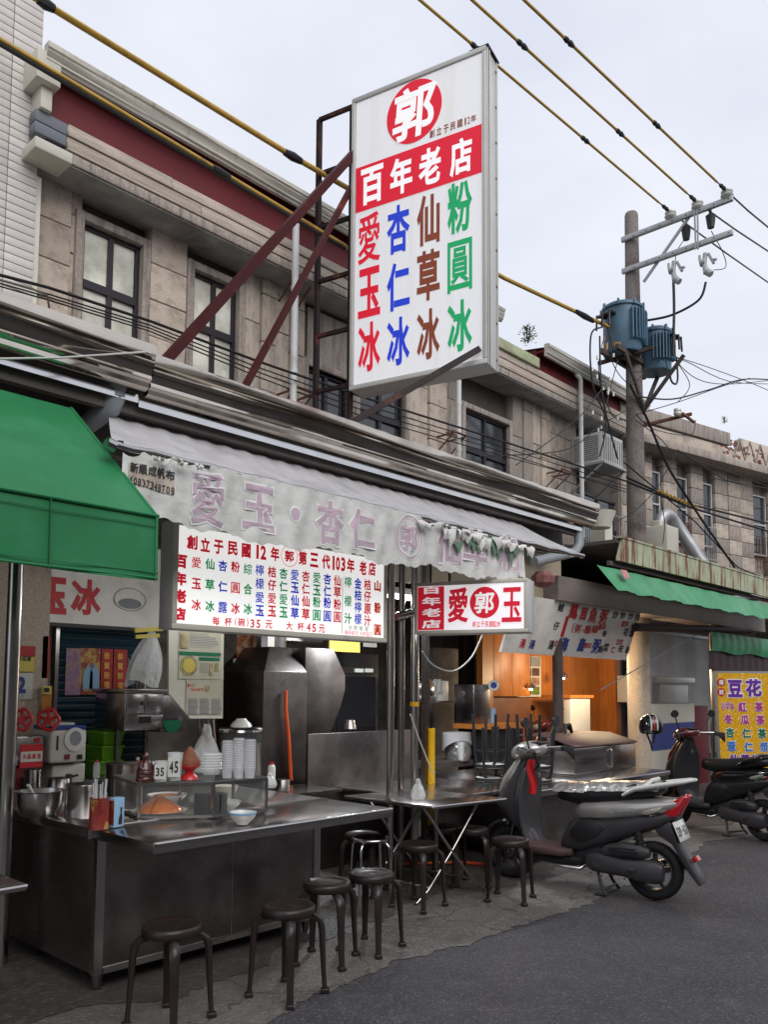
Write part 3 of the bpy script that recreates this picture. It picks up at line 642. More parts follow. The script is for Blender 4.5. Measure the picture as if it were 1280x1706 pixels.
for mb, r0, r1, z0 in ((mo, .135, .170, 0), (mi, .145, .16, .004)):
    f = warp(z0); n = 40; mb.add([f(a+r*math.cos(2*math.pi*i/n)*.85, b+r*math.sin(2*math.pi*i/n)) for i in range(n) for r in (r0, r1)], [(2*i, 2*i+1, (2*i+3) % (2*n), (2*i+2) % (2*n)) for i in range(n)])
vp.gpx(mo, '郭', 681, 896, 28, 46, bold=.07, warp=warp(0)); vp.gpx(mi, '郭', 681, 896, 27, 44, bold=.025, warp=warp(.005))
P('lettering', mo, 'letter_outline', aw, w=True); P('lettering', mi, 'paint_mauve', aw, w=True)
# maker's label at its left end
lp = MB(); f = warp(.004); a0, b0 = vp.uv(212, 776); a1, b1 = vp.uv(286, 822)
lp.grid(30, 6, lambda u, v: f(a0+(a1-a0)*u, b0+(b1-b0)*v+.03*(1-u)-.015)); P('maker_label', lp, 'stone', aw, w=True)
m = MB()
for i, ch in enumerate('新順成帆布'): vp.gpx(m, ch, 221+i*15, 780+i*3.1, 14, 18, bold=.03, warp=warp(.008))
for i, ch in enumerate('(08)7348708'): vp.gpx(m, ch, 217+i*6.7, 800+i*1.9, 5.2, 13, bold=.02, warp=warp(.008))
P('lettering', m, 'paint_black', aw, w=True)

mat('green_canvas_dark', (.01, .12, .04), .6)
# ================================================================== left green awning
ga = thing('green_awning', 'dark green canvas awning with a deep front flap at the left edge', 'awning', (2.2, 3.6, 2.1))
A = at(262, 862, Y=3.6); B = at(118, 680, X=A.x); gx = A.x
m = MB()
m.grid(40, 16, lambda u, v: V(-2+(gx+2)*u, A.y+(B.y-A.y)*v, A.z+(B.z-A.z)*v+(-.03*math.sin(math.pi*v)*abs(math.sin(u*12.5))+.008*math.sin(u*30)*math.sin(v*3.1))*(1-u**10)))
zb = at(262, 968, Y=3.6).z
m.grid(60, 8, lambda u, v: V(-2+(gx+2)*u, A.y-.004-.012*v+.010*math.sin(u*37+v)*v, A.z+(zb-A.z)*v+(.006*math.sin(u*25))*v))
m.add([A-V(.004, 0, .03), B-V(.004, 0, .05), V(gx-.004, B.y, B.z-.2), V(gx-.004, A.y+.2, zb+.16), V(gx-.004, A.y, zb)], [(0, 1, 2, 3, 4)])
P('canvas', m, 'green_canvas', ga, w=True, smooth=50)
m = MB(); m.tube([V(-2, A.y-.012, A.z+.004), V(gx, A.y-.012, A.z+.004)], .009, 6); m.tube([V(-2, A.y-.02, zb+.01), V(gx, A.y-.02, zb+.01)], .006, 6); m.tube([A, B], .01, 6)
m.tube([V(gx-.01, A.y-.01, A.z), V(gx-.01, A.y-.018, zb)], .008, 6); P('piping', m, 'green_canvas', ga, w=True, smooth=50)
m = MB()
for k in range(4):
    x = gx-.9*k-.55; m.bar((x, A.y-.012, A.z), (x, A.y-.02, zb), .012, .004)
m.tube([V(-2, A.y-.016, A.z-.05), V(gx, A.y-.016, A.z-.05)], .0025, 4); m.tube([V(-2, A.y-.024, zb+.035), V(gx, A.y-.024, zb+.035)], .0025, 4); P('seam', m, 'green_canvas_dark', ga, w=True)
m = MB(); m.tube([V(-2, A.y+.04, A.z-.04), V(gx-.04, A.y+.04, A.z-.04)], .02, 8); m.tube([V(gx-.08, A.y+.05, A.z-.08), V(gx-.08, B.y, B.z-.12)], .02, 8); P('frame', m, 'steel', ga, w=True)

# ================================================================== right rusty canopy and its green flaps
rc = thing('rusty_canopy', 'sheet canopy with a rust-streaked pale green fascia beside the utility pole', 'canopy', (8.6, 4.4, 3.0))
a = at(1027, 893, Y=4.4); b = at(1014, 930, Y=4.4); z1, z0 = a.z, b.z
m = MB(); m.prism([(8.55, z0+.0), (14.8, z0+.0), (14.8, z1), (8.68, z1)], lambda x, z, d: V(x, d, z), 4.38, 4.42); m.span((8.6, 4.37, z1-.012), (14.8, 4.44, z1+.012)); P('fascia_sheet', m, 'rust_green', rc, w=True)
m = MB(); m.span((8.6, 4.42, z1-.06), (14.8, 6.7, z1-.02)); m.span((8.5, 4.46, z0-.05), (14.8, 4.5, z0)); P('roof_sheet', m, 'dark_roof', rc, w=True)
m = MB(); m.span((8.2, 4.95, 2.62), (15, 5.3, 2.9)); P('beam_box', m, 'beam_brown', rc, w=True)
m = MB(); m.span((8.2, 5.3, 2.88), (15, 8.6, 2.92)); P('ceiling', m, 'beam_brown', rc, w=True)
a = at(1003, 935, Y=4.35); b = at(1024, 992, Y=4.2); m = MB()
zt = a.z-.03; zb2 = at(1280, 1030, Y=4.2).z
m.grid(120, 8, lambda u, v: V(a.x+.02+.16*v*(1-u)+(14.5-a.x)*u, 4.42-.18*v+.012*math.sin(u*190)*v+.01*math.sin(u*71+v*2), zt+(zb2-zt)*v+.01*math.sin(u*60)*v))
gs = solo('green_flap_awning', m, 'green_canvas_pale', 'wrinkled green canvas flap hanging below the rusty canopy', 'awning', smooth=60)
pl = MB(); q = at(1040, 955, Y=4.30); pl.box((q.x+.02, 4.315, q.z-.01), (.15, .004, .10)); pl.v = [(x, y-.0-(q.z-z)*.42-.02, z) for x, y, z in pl.v]
o = P('label_patch', pl, 'label_pink', gs, w=True)
# shorter rolled awning further on: green over dark brown
a = at(1182, 1052, Y=4.9); b = at(1186, 1116, Y=4.9); c = at(1182, 1085, Y=4.9)
ra = thing('rolled_awning', 'short awning strip, bright green above dark brown, over the yellow menu sign', 'awning', (a.x, 4.9, b.z))
m = MB(); m.grid(60, 6, lambda u, v: V(a.x+3*u, 4.88-.03*math.sin(v*3)+.008*math.sin(u*60), a.z+(c.z-a.z)*v+.02*math.sin(u*14)*v)); P('green_strip', m, 'green_canvas_pale', ra, w=True, smooth=60)
m = MB(); m.grid(40, 6, lambda u, v: V(a.x+3*u, 4.92+.01*math.sin(u*60), c.z+.01+(b.z-c.z)*v)); P('brown_strip', m, 'brown_canvas', ra, w=True, smooth=60)
m = MB(); q = at(1060, 1045, Y=5.0); q2 = at(1250, 1050, Y=5.0); m.tube([q, q2], .06, 10); solo('canvas_roll', m, 'brown_canvas', 'rolled dark shade under the ceiling behind the green flap', 'shade', smooth=50)
# posts
def post(px, y0, Y, w, mtl, label, cat='post', z1=3.3, rnd=True, z0=0.0, name='steel_post'):
    q = at(px, y0, Y=Y); m = MB()
    if rnd: m.tube([(q.x, Y, z0), (q.x, Y, z1)], w/2, 14)
    else: m.box((q.x, Y, (z0+z1)/2), (w, w, z1-z0))
    return solo(name, m, mtl, label, cat, smooth=50)
post(18, 1150, 4.95, .085, 'steel', 'round stainless steel post at the left end of the counter')
post(651, 1180, 4.56, .062, 'steel', 'bright stainless post at the right edge of the menu board', z1=3.08)
post(669, 1180, 4.75, .055, 'steel_dull', 'dull dark steel post just behind the bright one beside the menu board', z1=3.08)
p1 = post(691, 1200, 4.95, .075, 'steel', 'stainless pipe with a yellow band below the small shop sign', 'pipe', z1=2.9, name='steel_pipe')
m = MB(); q = at(693, 1173, Y=4.95); m.tube([(p1.location.x, 4.95, q.z-.02), (p1.location.x, 4.95, q.z+.02)], .0405, 14); P('band', m, 'yellow_paint', p1, w=True)
p2 = post(709, 1150, 5.05, .055, 'steel_dull', 'square dark post with its lower part painted yellow', z1=2.9, rnd=False, name='square_post')
q = at(716, 1213, Y=5.05); m = MB(); m.tube([(p2.location.x+.03, 5.0, .3), (p2.location.x+.03, 5.0, q.z)], .034, 12); P('yellow_sleeve', m, 'yellow_paint', p2, w=True, smooth=50)
m = MB(); a = at(657, 1028, Y=4.7); b = at(700, 1018, Y=4.7); m.tube([a, b], .035, 10); solo('pipe_arm', m, 'steel_dull', 'short horizontal pipe between post and small shop sign', 'pipe', smooth=50)
m = MB(); q = at(930, 1150, Y=5.2)
m.tube([(q.x, 5.2, 0), (q.x, 5.2, 2.9)], .06, 10); solo('wooden_post', m, 'wood_grey', 'weathered grey post in front of the orange wood wall', 'post', smooth=50)

# ================================================================== signs
# --- big projecting sign
big = thing('projecting_sign', 'tall white lightbox sign on a steel tower with red band and four coloured columns', 'sign', (5.54, 5.4, 4.5))
bo = at(583, 652, Y=5.4); bu = V(.23, -.973, 0).normalized(); n_ = bu.cross(V(0, 0, 1))
BW = 1.385; BZ0, BZ1 = bo.z, at(585, 165, Y=5.4).z
bp = Plane((bo.x, bo.y, 0), bu); TH_ = .24
m = MB(); bp.rect(m, .0, BZ0, BW, BZ1, -TH_, 0)
P('box', m, 'sign_frame', big, w=True, bevel=.012)
m = MB(); bp.rect(m, .045, BZ0+.05, BW-.04, BZ1-.05, -.004, .006); P('face', m, 'sign_face_big', big, w=True)
m = MB()
for a0, b0, a1, b1 in ((0, BZ0, BW, BZ0+.045), (0, BZ1-.045, BW, BZ1), (0, BZ0+.046, .04, BZ1-.046), (BW-.036, BZ0+.046, BW, BZ1-.046)): bp.rect(m, a0, b0, a1, b1, .001, .02)
P('frame', m, 'sign_frame', big, w=True, bevel=.005)
m = MB()
for i in range(9):
    z = BZ0+.1+i*(BZ1-BZ0-.2)/8
    for c in (-.03, -.21): q = bp.pt(BW+.001, z, c); m.tube([q-bu*.002, q+bu*.006], .009, 6)
P('rivets', m, 'rust', big, w=True)
for c in (-.012, -.052, -.226):
    m = MB(); m.bar(bp.pt(BW+.004, BZ0, c), bp.pt(BW+.004, BZ1, c), .013); P('edge_rib', m, 'sign_frame', big, w=True, bevel=.002)
m = MB(); m.bar(bp.pt(BW+.0005, BZ0+.02, -.04), bp.pt(BW+.0005, BZ1-.02, -.04), .01); P('rust_seam', m, 'rust', big, w=True)
m = MB(); bp.rect(m, BW-.16, BZ1+.001, BW+.02, BZ1+.014, -.25, .01); P('top_plate', m, 'tower_brown', big, w=True)
m = MB(); a0, b0 = bp.uv(591.5, 283); a1, b1 = bp.uv(798, 207); _, b2 = bp.uv(591, 357); m_ = MB(); bp.rect(m_, .05, b2, BW-.045, b0, .007, .010); P('red_band', m_, 'ink_red', big, w=True)
a, b = bp.uv(690.5, 186.5); m = MB(); bp.disc(m, a, b, .285, .007, .010, 48, .30); P('emblem_disc', m, 'ink_red', big, w=True)
wh, rd, bl, br, gn = MB(), MB(), MB(), MB(), MB()
bp.gpx(wh, '郭', 691, 187, 70, 86, bold=.028, z=.013, slant=.08)
for ch, x, y in (('百', 621, 309), ('年', 669.5, 293.5), ('老', 717, 278), ('店', 769, 262)): bp.gpx(wh, ch, x, y, 37, 61, bold=.035, z=.013)
def colm(mb, chs, pts, w, h):
    for ch, (x, y) in zip(chs, pts): bp.gpx(mb, ch, x, y, w, h, bold=.03, z=.009)
colm(rd, '愛玉冰', ((616, 397), (616, 487), (616, 578)), 37, 82); colm(bl, '杏仁冰', ((664.5, 382), (664.5, 477), (664.5, 569)), 38, 80)
colm(br, '仙草冰', ((714.5, 366), (714.5, 459), (714.5, 557)), 38, 84); colm(gn, '粉圓冰', ((767, 346), (767, 443), (767, 543)), 41, 86)
for i, ch in enumerate('創立于民國'): bp.gpx(br, ch, 721+i*11.6, 223.5-i*4.3, 8.5, 13, bold=.02, z=.009)
for i, ch in enumerate('12年'): bp.gpx(br, ch, (776.5, 782, 790)[i], (203, 201, 198)[i], (2.4, 4.5, 9)[i], 12, bold=0 if i < 2 else .02, z=.009)
for mb, k in ((wh, 'ink_white'), (rd, 'ink_red'), (bl, 'ink_blue'), (br, 'ink_brown'), (gn, 'ink_green')): P('lettering', mb, k, big, w=True)
# tower and braces
tw = thing('sign_tower', 'dark steel ladder frame and rust-red braces carrying the tall sign', 'sign support', (5.45, 5.45, 3.6))
q = bp.pt(-.03, 0, -.05); r = bp.pt(-.42, 0, -.05)
m = MB(); zt = BZ1-.02
for p in (q, r): m.bar((p.x, p.y, 3.62), (p.x, p.y, zt), .045)
for z in (BZ1-.02, 6.65, 6.1, 5.55, 5.0, 4.45, 3.9): m.bar((q.x, q.y, z), (r.x, r.y, z), .035)
P('ladder_frame', m, 'tower_brown', tw, w=True)
a = at(272, 605, Y=5.15); b = V(q.x, q.y-.03, at(578, 250, Y=q.y).z); m = MB(); m.bar(a, b, .055, .07); P('brace', m, 'brace_red', tw, w=True)
a = at(405, 650, Y=4.95); b = V(q.x, q.y, at(572, 300, Y=q.y).z); m = MB(); m.bar(a, b, .04, .045); P('brace', m, 'brace_red', tw, w=True)
a = bp.pt(BW-.06, BZ0+.13, .03); b = at(560, 712, Y=4.75); b = V(b.x, b.y, 3.66); m = MB(); m.bar(a, b, .035, .05); P('strut', m, 'tower_brown', tw, w=True)
m = MB(); z = 3.63; m.bar((q.x-.2, q.y-.15, z), (q.x+.2, q.y+.15, z), .06); m.bar((r.x, r.y-.25, z+.04), (r.x, r.y+.25, z+.04), .05); P('base_bar', m, 'tower_brown', tw, w=True)

# --- menu board
mbd = thing('menu_board', 'wide backlit white menu board with rows of red, blue and green characters', 'sign', (3.85, 4.5, 1.97))
MY = 4.42; mp_ = Plane((0, MY, 0), (1, 0, 0))
a0, b0 = mp_.uv(284, 1047); a1, b1 = mp_.uv(644, 928)
m = MB(); mp_.rect(m, a0, b0, a1, b1, -.14, 0); P('box', m, 'sign_frame', mbd, w=True, bevel=.006)
m = MB(); mp_.rect(m, a0+.036, b0+.036, a1-.036, b1-.031, -.148, -.142); P('fill_glow_panel', m, 'rear_fill_glow', mbd, w=True)  # unseen glowing panel, added as fill light for the kitchen behind
m = MB()
for r_ in ((a0, b0, a1, b0+.035), (a0, b1-.03, a1, b1), (a0, b0+.036, a0+.035, b1-.031), (a1-.035, b0+.036, a1, b1-.031)): mp_.rect(m, *r_, .001, .014)
P('frame', m, 'panel_cream', mbd, w=True, bevel=.004)
m = MB(); mp_.rect(m, a0+.036, b0+.036, a1-.036, b1-.031, .0005, .006); P('face', m, 'sign_face_menu', mbd, w=True)
C = {'r': MB(), 'g': MB(), 'b': MB(), 'o': MB(), 'k': MB()}
def mc(k, ch, cx, cy, cw=48, chh=60, bold=.015): bold = bold*1.7 if bold < .03 else bold*1.25; mp_.gpx(C[k], ch, 270+cx/3.282, 850+cy/3.282, cw/3.282, chh/3.282, bold=bold, z=.008)
for ch, x, y, w in (('創', 160, 176, 60), ('立', 232, 190, 52), ('于', 305, 202, 52), ('民', 382, 210, 56), ('國', 456, 222, 50), ('1', 518, 228, 14), ('2', 550, 233, 32), ('年', 613, 240, 48), ('第', 765, 262, 46), ('三', 828, 273, 46), ('代', 893, 283, 46), ('1', 934, 289, 12), ('0', 958, 293, 24), ('3', 987, 297, 24), ('年', 1028, 303, 42), ('老', 1095, 316, 40), ('店', 1145, 322, 40)): mc('r', ch, x, y, w, 78, .035)
mc('r', '郭', 692, 252, 52, 62, .03)
a, b = mp_.uv(270+692/3.282, 850+252/3.282); n = 48; C['r'].add([mp_.pt(a+r*math.cos(2*math.pi*i/n), b+r*math.sin(2*math.pi*i/n)*.98, .009) for i in range(n) for r in (.072, .076)], [(2*i, 2*i+1, (2*i+3) % (2*n), (2*i+2) % (2*n)) for i in range(n)])
for ch, x, y in (('百', 100, 280), ('年', 97, 375), ('老', 95, 470), ('店', 92, 568)): mc('r', ch, x, y, 66, 74, .05)
for k, chs, x, ys in (('r', '愛玉冰', 183, (287, 402, 518)), ('g', '仙草冰', 257, (295, 408, 525)), ('b', '杏仁露', 328, (305, 418, 532)), ('r', '粉圓冰', 397, (311, 425, 537)), ('g', '綜合冰', 465, (322, 432, 540)), ('b', '檸檬愛玉', 530, (328, 402, 477, 549)), ('r', '桔仔愛玉', 597, (338, 410, 482, 552)), ('g', '杏仁愛玉', 660, (347, 417, 488, 558)), ('b', '愛玉仙草', 722, (355, 423, 493, 563)), ('r', '杏仁仙草', 782, (362, 430, 498, 568)), ('g', '愛玉粉圓', 842, (370, 437, 503, 575)), ('b', '杏仁粉圓', 900, (378, 443, 507, 580)), ('r', '仙草粉圓', 955, (385, 448, 516, 585)), ('g', '檸檬汁', 1013, (393, 497, 592)), ('b', '金桔檸檬', 1068, (400, 465, 530, 595)), ('r', '桔仔原汁', 1120, (408, 472, 540, 605)), ('o', '山粉圓', 1175, (415, 535, 655))):
    w = 52-14*(x-183)/950
    for ch, y in zip(chs, ys): mc(k, ch, x, y, w, 60, .018 if k != 'o' else .045)
for ch, x, y, w in (('每', 290, 605, 40), ('杯', 358, 610, 40), ('(', 398, 611, 9), ('碗', 430, 613, 38), (')', 463, 615, 9), ('3', 490, 620, 22), ('5', 523, 622, 22), ('元', 580, 625, 38), ('大', 692, 633, 36), ('杯', 755, 637, 36), ('4', 798, 641, 22), ('5', 828, 644, 22), ('元', 870, 648, 34)): mc('r', ch, x, y, w, 46, .012)
for ch, x in zip('冷熱皆宜', (1025, 1055, 1085, 1115)): mc('k', ch, x, 642+(x-1025)*.06, 20, 24, 0)
for ch, x, w in (('每', 1003, 16), ('杯', 1021, 16), ('4', 1036, 8), ('0', 1046, 8), ('元', 1062, 15), ('大', 1085, 15), ('杯', 1102, 15), ('5', 1116, 8), ('5', 1126, 8), ('元', 1140, 14)): mc('r', ch, x, 668+(x-1003)*.09, w, 26, .0)
a, b = mp_.uv(270+984/3.282, 850+365/3.282); _, b2 = mp_.uv(270+984/3.282, 850+675/3.282); mp_.rect(C['k'], a, b2, a+.003, b, .006, .008)
for k, q in (('r', 'ink_red'), ('g', 'ink_green'), ('b', 'ink_blue'), ('o', 'ink_orange'), ('k', 'paint_grey')): P('lettering', C[k], q, mbd, w=True)

# --- small shop sign
ss = thing('shop_sign', 'small white lightbox sign with a red left panel and red round emblem', 'sign', (6.0, 4.5, 2.08))
so_ = at(691, 1057, Y=4.6); su = V(.33, -.944, 0).normalized(); sp_ = Plane((so_.x, so_.y, 0), su)
_, zt = sp_.uv(692, 972); sw, _ = sp_.uv(880, 1010); zb = so_.z
m = MB(); sp_.rect(m, 0, zb, sw, zt, -.22, 0); P('box', m, 'sign_frame', ss, w=True, bevel=.006)
m = MB(); sp_.rect(m, .029, zb+.031, sw-.029, zt-.031, -.228, -.222); P('fill_glow_panel', m, 'rear_fill_glow', ss, w=True)  # added glowing panel, fill light for the space behind this sign
m = MB()
for r_ in ((0, zb, sw, zb+.03), (0, zt-.03, sw, zt), (0, zb+.031, .028, zt-.031), (sw-.028, zb+.031, sw, zt-.031)): sp_.rect(m, *r_, .001, .014)
P('frame', m, 'panel_cream', ss, w=True, bevel=.003)
m = MB(); sp_.rect(m, .029, zb+.031, sw-.029, zt-.031, .0005, .006); P('face', m, 'sign_face_small', ss, w=True)
def s6(cx, cy): return 560+cx/2.56, 680+cy/2.56
wh, rd = MB(), MB()
a0, b0 = sp_.uv(*s6(350, 950)); a1, b1 = sp_.uv(*s6(463, 748)); m = MB(); sp_.rect(m, a0, zb+.034, a1, zt-.036, .007, .009); P('red_panel', m, 'ink_red', ss, w=True)
a, b = sp_.uv(*s6(635, 829)); m = MB(); sp_.disc(m, a, b, .125, .007, .009, 40, .13); P('emblem_disc', m, 'ink_red', ss, w=True)
def sg(mb, ch, cx, cy, w, h, bo, **k): x, y = s6(cx, cy); sp_.gpx(mb, ch, x, y, w/2.56, h/2.56, bold=bo, z=.011, **k)
for ch, y in zip('百年老店', (775, 824, 872, 921)): sg(wh, ch, 408, y, 80, 36, .03)
sg(wh, '郭', 635, 829, 84, 92, .022, slant=.06); sg(rd, '愛', 523, 840, 88, 150, .06, slant=.04); sg(rd, '玉', 752, 838, 84, 148, .022, slant=.04)
for i, ch in enumerate('創立于民國12年'): sg(rd, ch, (592, 610, 628, 646, 664, 677, 685, 697)[i], 921, (15, 15, 15, 15, 15, 5, 7, 14)[i], 24, .01)
P('lettering', wh, 'ink_white', ss, w=True); P('lettering', rd, 'ink_red', ss, w=True)

# --- hanging food board
t0, t1 = at(1068, 1022, Y=5.0), at(1045, 1100, Y=5.22); v_ = V(0, -.22, t0.z-t1.z).normalized(); x0 = 7.45
fb_ = thing('food_board', 'dull white hanging board of hand-painted red and black dishes with prices', 'sign', (9, 5.1, t1.z))
fp = Plane((x0, 5.22, t1.z), (1, 0, 0), v_); hh = (t0-t1).length*0+math.hypot(.22, t0.z-t1.z); ww = t0.x-x0
m = MB(); fp.rect(m, 0, 0, ww, hh, -.03, 0); P('panel', m, 'sign_panel_white', fb_, w=True, bevel=.004)
C = {'r': MB(), 'b': MB(), 'k': MB()}
def s8(mb, ch, cx, cy, w, h, bo=.02): fp.gpx(C[mb], ch, 840+cx/2.909, 960+cy/2.909, w/2.909, h/2.909, bold=bo, z=.006)
for a in (('k', '蛤', 277, 150, 32, 42), ('r', '虱', 338, 172, 44, 74, .05), ('r', '目', 386, 182, 30, 62, .05), ('r', '魚', 433, 188, 42, 78, .05), ('r', '粥', 483, 195, 38, 74, .05), ('r', '(', 334, 250, 8, 50), ('r', '粥', 357, 254, 30, 42), ('r', '、', 382, 262, 10, 12), ('r', '麵', 405, 258, 30, 42), ('r', '線', 440, 256, 30, 42), ('r', ')', 458, 250, 8, 50), ('k', '仔', 253, 240, 26, 42), ('r', '湯', 90, 325, 28, 46), ('b', '湯', 135, 330, 28, 46), ('k', '湯', 228, 332, 28, 46), ('b', '海', 293, 330, 36, 74, .05), ('b', '產', 375, 332, 38, 72, .05), ('b', '粥', 447, 338, 36, 72, .05), ('k', '炒', 541, 187, 26, 38), ('k', '炒', 577, 190, 24, 36), ('k', '炒', 615, 194, 24, 36), ('k', '肉', 647, 199, 22, 36), ('k', '花', 592, 270, 24, 40), ('k', '爆', 620, 277, 22, 40), ('k', '枝', 567, 350, 24, 38), ('k', '飯', 600, 356, 22, 38), ('k', '菜', 495, 345, 26, 42), ('k', '飯', 470, 352, 22, 38), ('r', '仁', 530, 355, 22, 34), ('k', '骨', 487, 278, 20, 30)): s8(*a)
for t, x, y in (('130', 478, 245), ('120', 262, 325), ('100', 407, 335), ('150', 587, 230), ('200', 560, 318)):
    for i, ch in enumerate(t): s8('r', ch, x-11+i*11, y, 8 if ch == '1' else 10, 28, .02)
a0, b0 = fp.uv(840+270/2.909, 960+300/2.909); a1, b1 = fp.uv(840+296/2.909, 960+200/2.909); fp.rect(C['r'], a0, b0+.02, a0+.07, b0+.27, .001, .004)
for k, q in (('r', 'paint_red'), ('b', 'paint_blue'), ('k', 'paint_black')): P('lettering', C[k], q, fb_, w=True)

# --- yellow sign
yo = at(1203, 1280, Y=4.75); ys = thing('yellow_menu_sign', 'bright yellow glitter menu sign with a purple two-character heading', 'sign', (yo.x+.5, yo.y, 0))
yu = (_R+_F*.12).normalized(); yp = Plane((yo.x, yo.y, 0), yu, V(-.05, .0, 1).normalized()); wY, _ = yp.uv(1345, 1200); _, tY = yp.uv(1198, 1121)
m = MB(); yp.rect(m, -.03, yo.z-.05, wY+.03, tY+.03, -.05, 0); P('frame', m, 'paint_grey', ys, w=True, bevel=.004)
m = MB(); yp.rect(m, 0, yo.z-.01, wY, tY, .0005, .005); P('face', m, 'glitter', ys, w=True)
m = MB()
for a in (.06, wY-.06): yp.rect(m, a, 0, a+.04, yo.z-.05, -.09, -.055)
P('leg', m, 'paint_grey', ys, w=True)
C = {k: MB() for k in 'wpmgsr'}
def y8(k, ch, cx, cy, w, h, bo=.045):
    for mb, z, b_ in ((C['w'], .007, bo+.07), (C[k], .011, bo)): yp.gpx(mb, ch, 840+cx/2.909, 960+cy/2.909, w/2.909*(1.13 if b_ > bo else 1), h/2.909*(1.1 if b_ > bo else 1), bold=b_, z=z)
y8('p', '豆', 1140, 540, 70, 84); y8('p', '花', 1229, 533, 78, 86)
for k, ch, x, y in (('m', '紅', 1172, 627), ('m', '茶', 1252, 625), ('m', '冬', 1102, 690), ('m', '瓜', 1182, 690), ('m', '茶', 1257, 688), ('g', '杏', 1107, 755), ('g', '仁', 1187, 755), ('g', '茶', 1263, 753), ('s', '薏', 1113, 820), ('s', '仁', 1195, 820), ('s', '漿', 1271, 818), ('p', '仙', 1122, 882), ('p', '草', 1177, 881), ('p', '奶', 1228, 880), ('p', '凍', 1277, 879)): y8(k, ch, x, y, 42, 48)
for ch, x in zip('古早味', (1080, 1100, 1122)): y8('m', ch, x, 627, 18, 36, .02)
for y, ch in ((513, '傳'), (560, '統')):
    a, b = yp.uv(840+1073/2.909, 960+y/2.909); yp.disc(C['r'], a, b, .062, .006, .009, 24); yp.gpx(C['w'], ch, 840+1073/2.909, 960+y/2.909, 8, 9, bold=.03, z=.012)
for k, q in (('w', 'paint_white'), ('p', 'paint_purple'), ('m', 'paint_magenta'), ('g', 'paint_green'), ('s', 'paint_sky'), ('r', 'paint_red')): P('lettering', C[k], q, ys, w=True)

# --- white board with the big red character at the left
bb = thing('ice_sign', 'white painted board with bold red characters and a faded bowl above the blue shutter', 'sign', (3.3, 6.6, 2.4))
YI = 6.42; ip = Plane((0, YI, 0), (1, 0, 0))
a0, b0 = ip.uv(75, 1036); a1, b1 = ip.uv(275, 1040); _, bt = ip.uv(78, 930)
m = MB(); ip.rect(m, a0, b0, a1+.25, bt+.2, -.04, 0); P('panel', m, 'sign_panel_white', bb, w=True)
m = MB(); ip.rect(m, a0, b0-.03, a1+.25, b0-.004, -.05, .01); P('frame', m, 'paint_black', bb, w=True)
m = MB(); ip.gpx(m, '冰', 143, 995, 50, 60, bold=.04, z=.005); ip.gpx(m, '玉', 88, 992, 46, 62, bold=.045, z=.005); P('lettering', m, 'paint_red', bb, w=True)
a, b = ip.uv(216, 999); m = MB(); n = 40
m.add([ip.pt(a+r*.155*math.cos(2*math.pi*i/n), b+r*.10*math.sin(2*math.pi*i/n), .004) for i in range(n) for r in (.93, 1)], [(2*i, 2*i+1, (2*i+3) % (2*n), (2*i+2) % (2*n)) for i in range(n)])
ip.disc(m, a, b-.035, .11, .004, .005, 24, .045); P('bowl_drawing', m, 'paint_grey', bb, w=True)
# ================================================================== utility pole
PX = at(1056, 560, Y=5.4).x; PY = 5.4
up = thing('utility_pole', 'weathered concrete utility pole with a steel crossarm and two round transformers', 'utility pole', (PX, PY, 0))
zt = at(1064, 366, Y=PY).z
m = MB(); m.lathe((PX, PY, 0), [(.15, 0), (.135, 4), (.098, zt-.04), (.085, zt), (.0, zt+.005)], 20); P('shaft', m, 'pole_concrete', up, w=True, smooth=40)
m = MB()
for i in range(26):
    z = 3.4+i*.2; r = .14-.045*z/zt
    for a in (2.6, 4.2): m.tube([(PX+r*.97*math.cos(a), PY+r*.97*math.sin(a), z), (PX+(r+.004)*math.cos(a), PY+(r+.004)*math.sin(a), z)], .011, 6)
P('step_holes', m, 'paint_black', up, w=True)
m = MB(); m.tube([(PX, PY, 0), (PX, PY, 2.85)], .152, 20); P('base_sleeve', m, 'pillar', up, w=True, smooth=50)
def on(px, py, X_=None): return at(px, py, X=X_ or PX)
arm = []
for (x0, y0, x1, y1) in ((1073, 386, 1222, 332), (1073, 440, 1222, 388)):
    a = on(x0, y0, PX-.12); b = on(x1, y1, PX-.12); m = MB(); m.bar((PX-.12, PY+.1, a.z), (PX-.12, b.y, (a.z+b.z)/2), .055, .075); arm.append((a.z, b.y)); 
    cx = P('crossarm', m, 'galvanised', up, w=True, bevel=.006)
    m = MB()
    for i in range(8): y = PY-.1+(b.y-PY+.15)*i/7; m.tube([(PX-.149, y, (a.z*(7-i)+b.z*i)/7*0+(a.z+b.z)/2), (PX-.153, y, (a.z+b.z)/2)], .009, 6)
    P('bolts', m, 'paint_black', cx, w=True)
m = MB(); a = on(1073, 470, PX-.1); b = on(1150, 360, PX-.1); m.bar(a, b, .02, .04); m.bar(on(1158, 350, PX-.16), on(1160, 415, PX-.16), .015, .03); m.bar(on(1163, 350, PX-.14), on(1164, 415, PX-.14), .015, .03); P('arm_brace', m, 'galvanised', up, w=True)
ins = []
for px, py in ((1118, 357), (1163, 341), (1212, 322)):
    q = on(px, py, PX-.12); ins.append(q); m = MB()
    m.lathe((q.x, q.y, q.z-.1), [(.02, -.02), (.03, .03), (.075, .045), (.085, .065), (.07, .085), (.045, .09), (.078, .105), (.08, .125), (.05, .15), (.03, .165), (0, .17)], 18); P('insulator', m, 'porcelain', up, w=True, smooth=60)
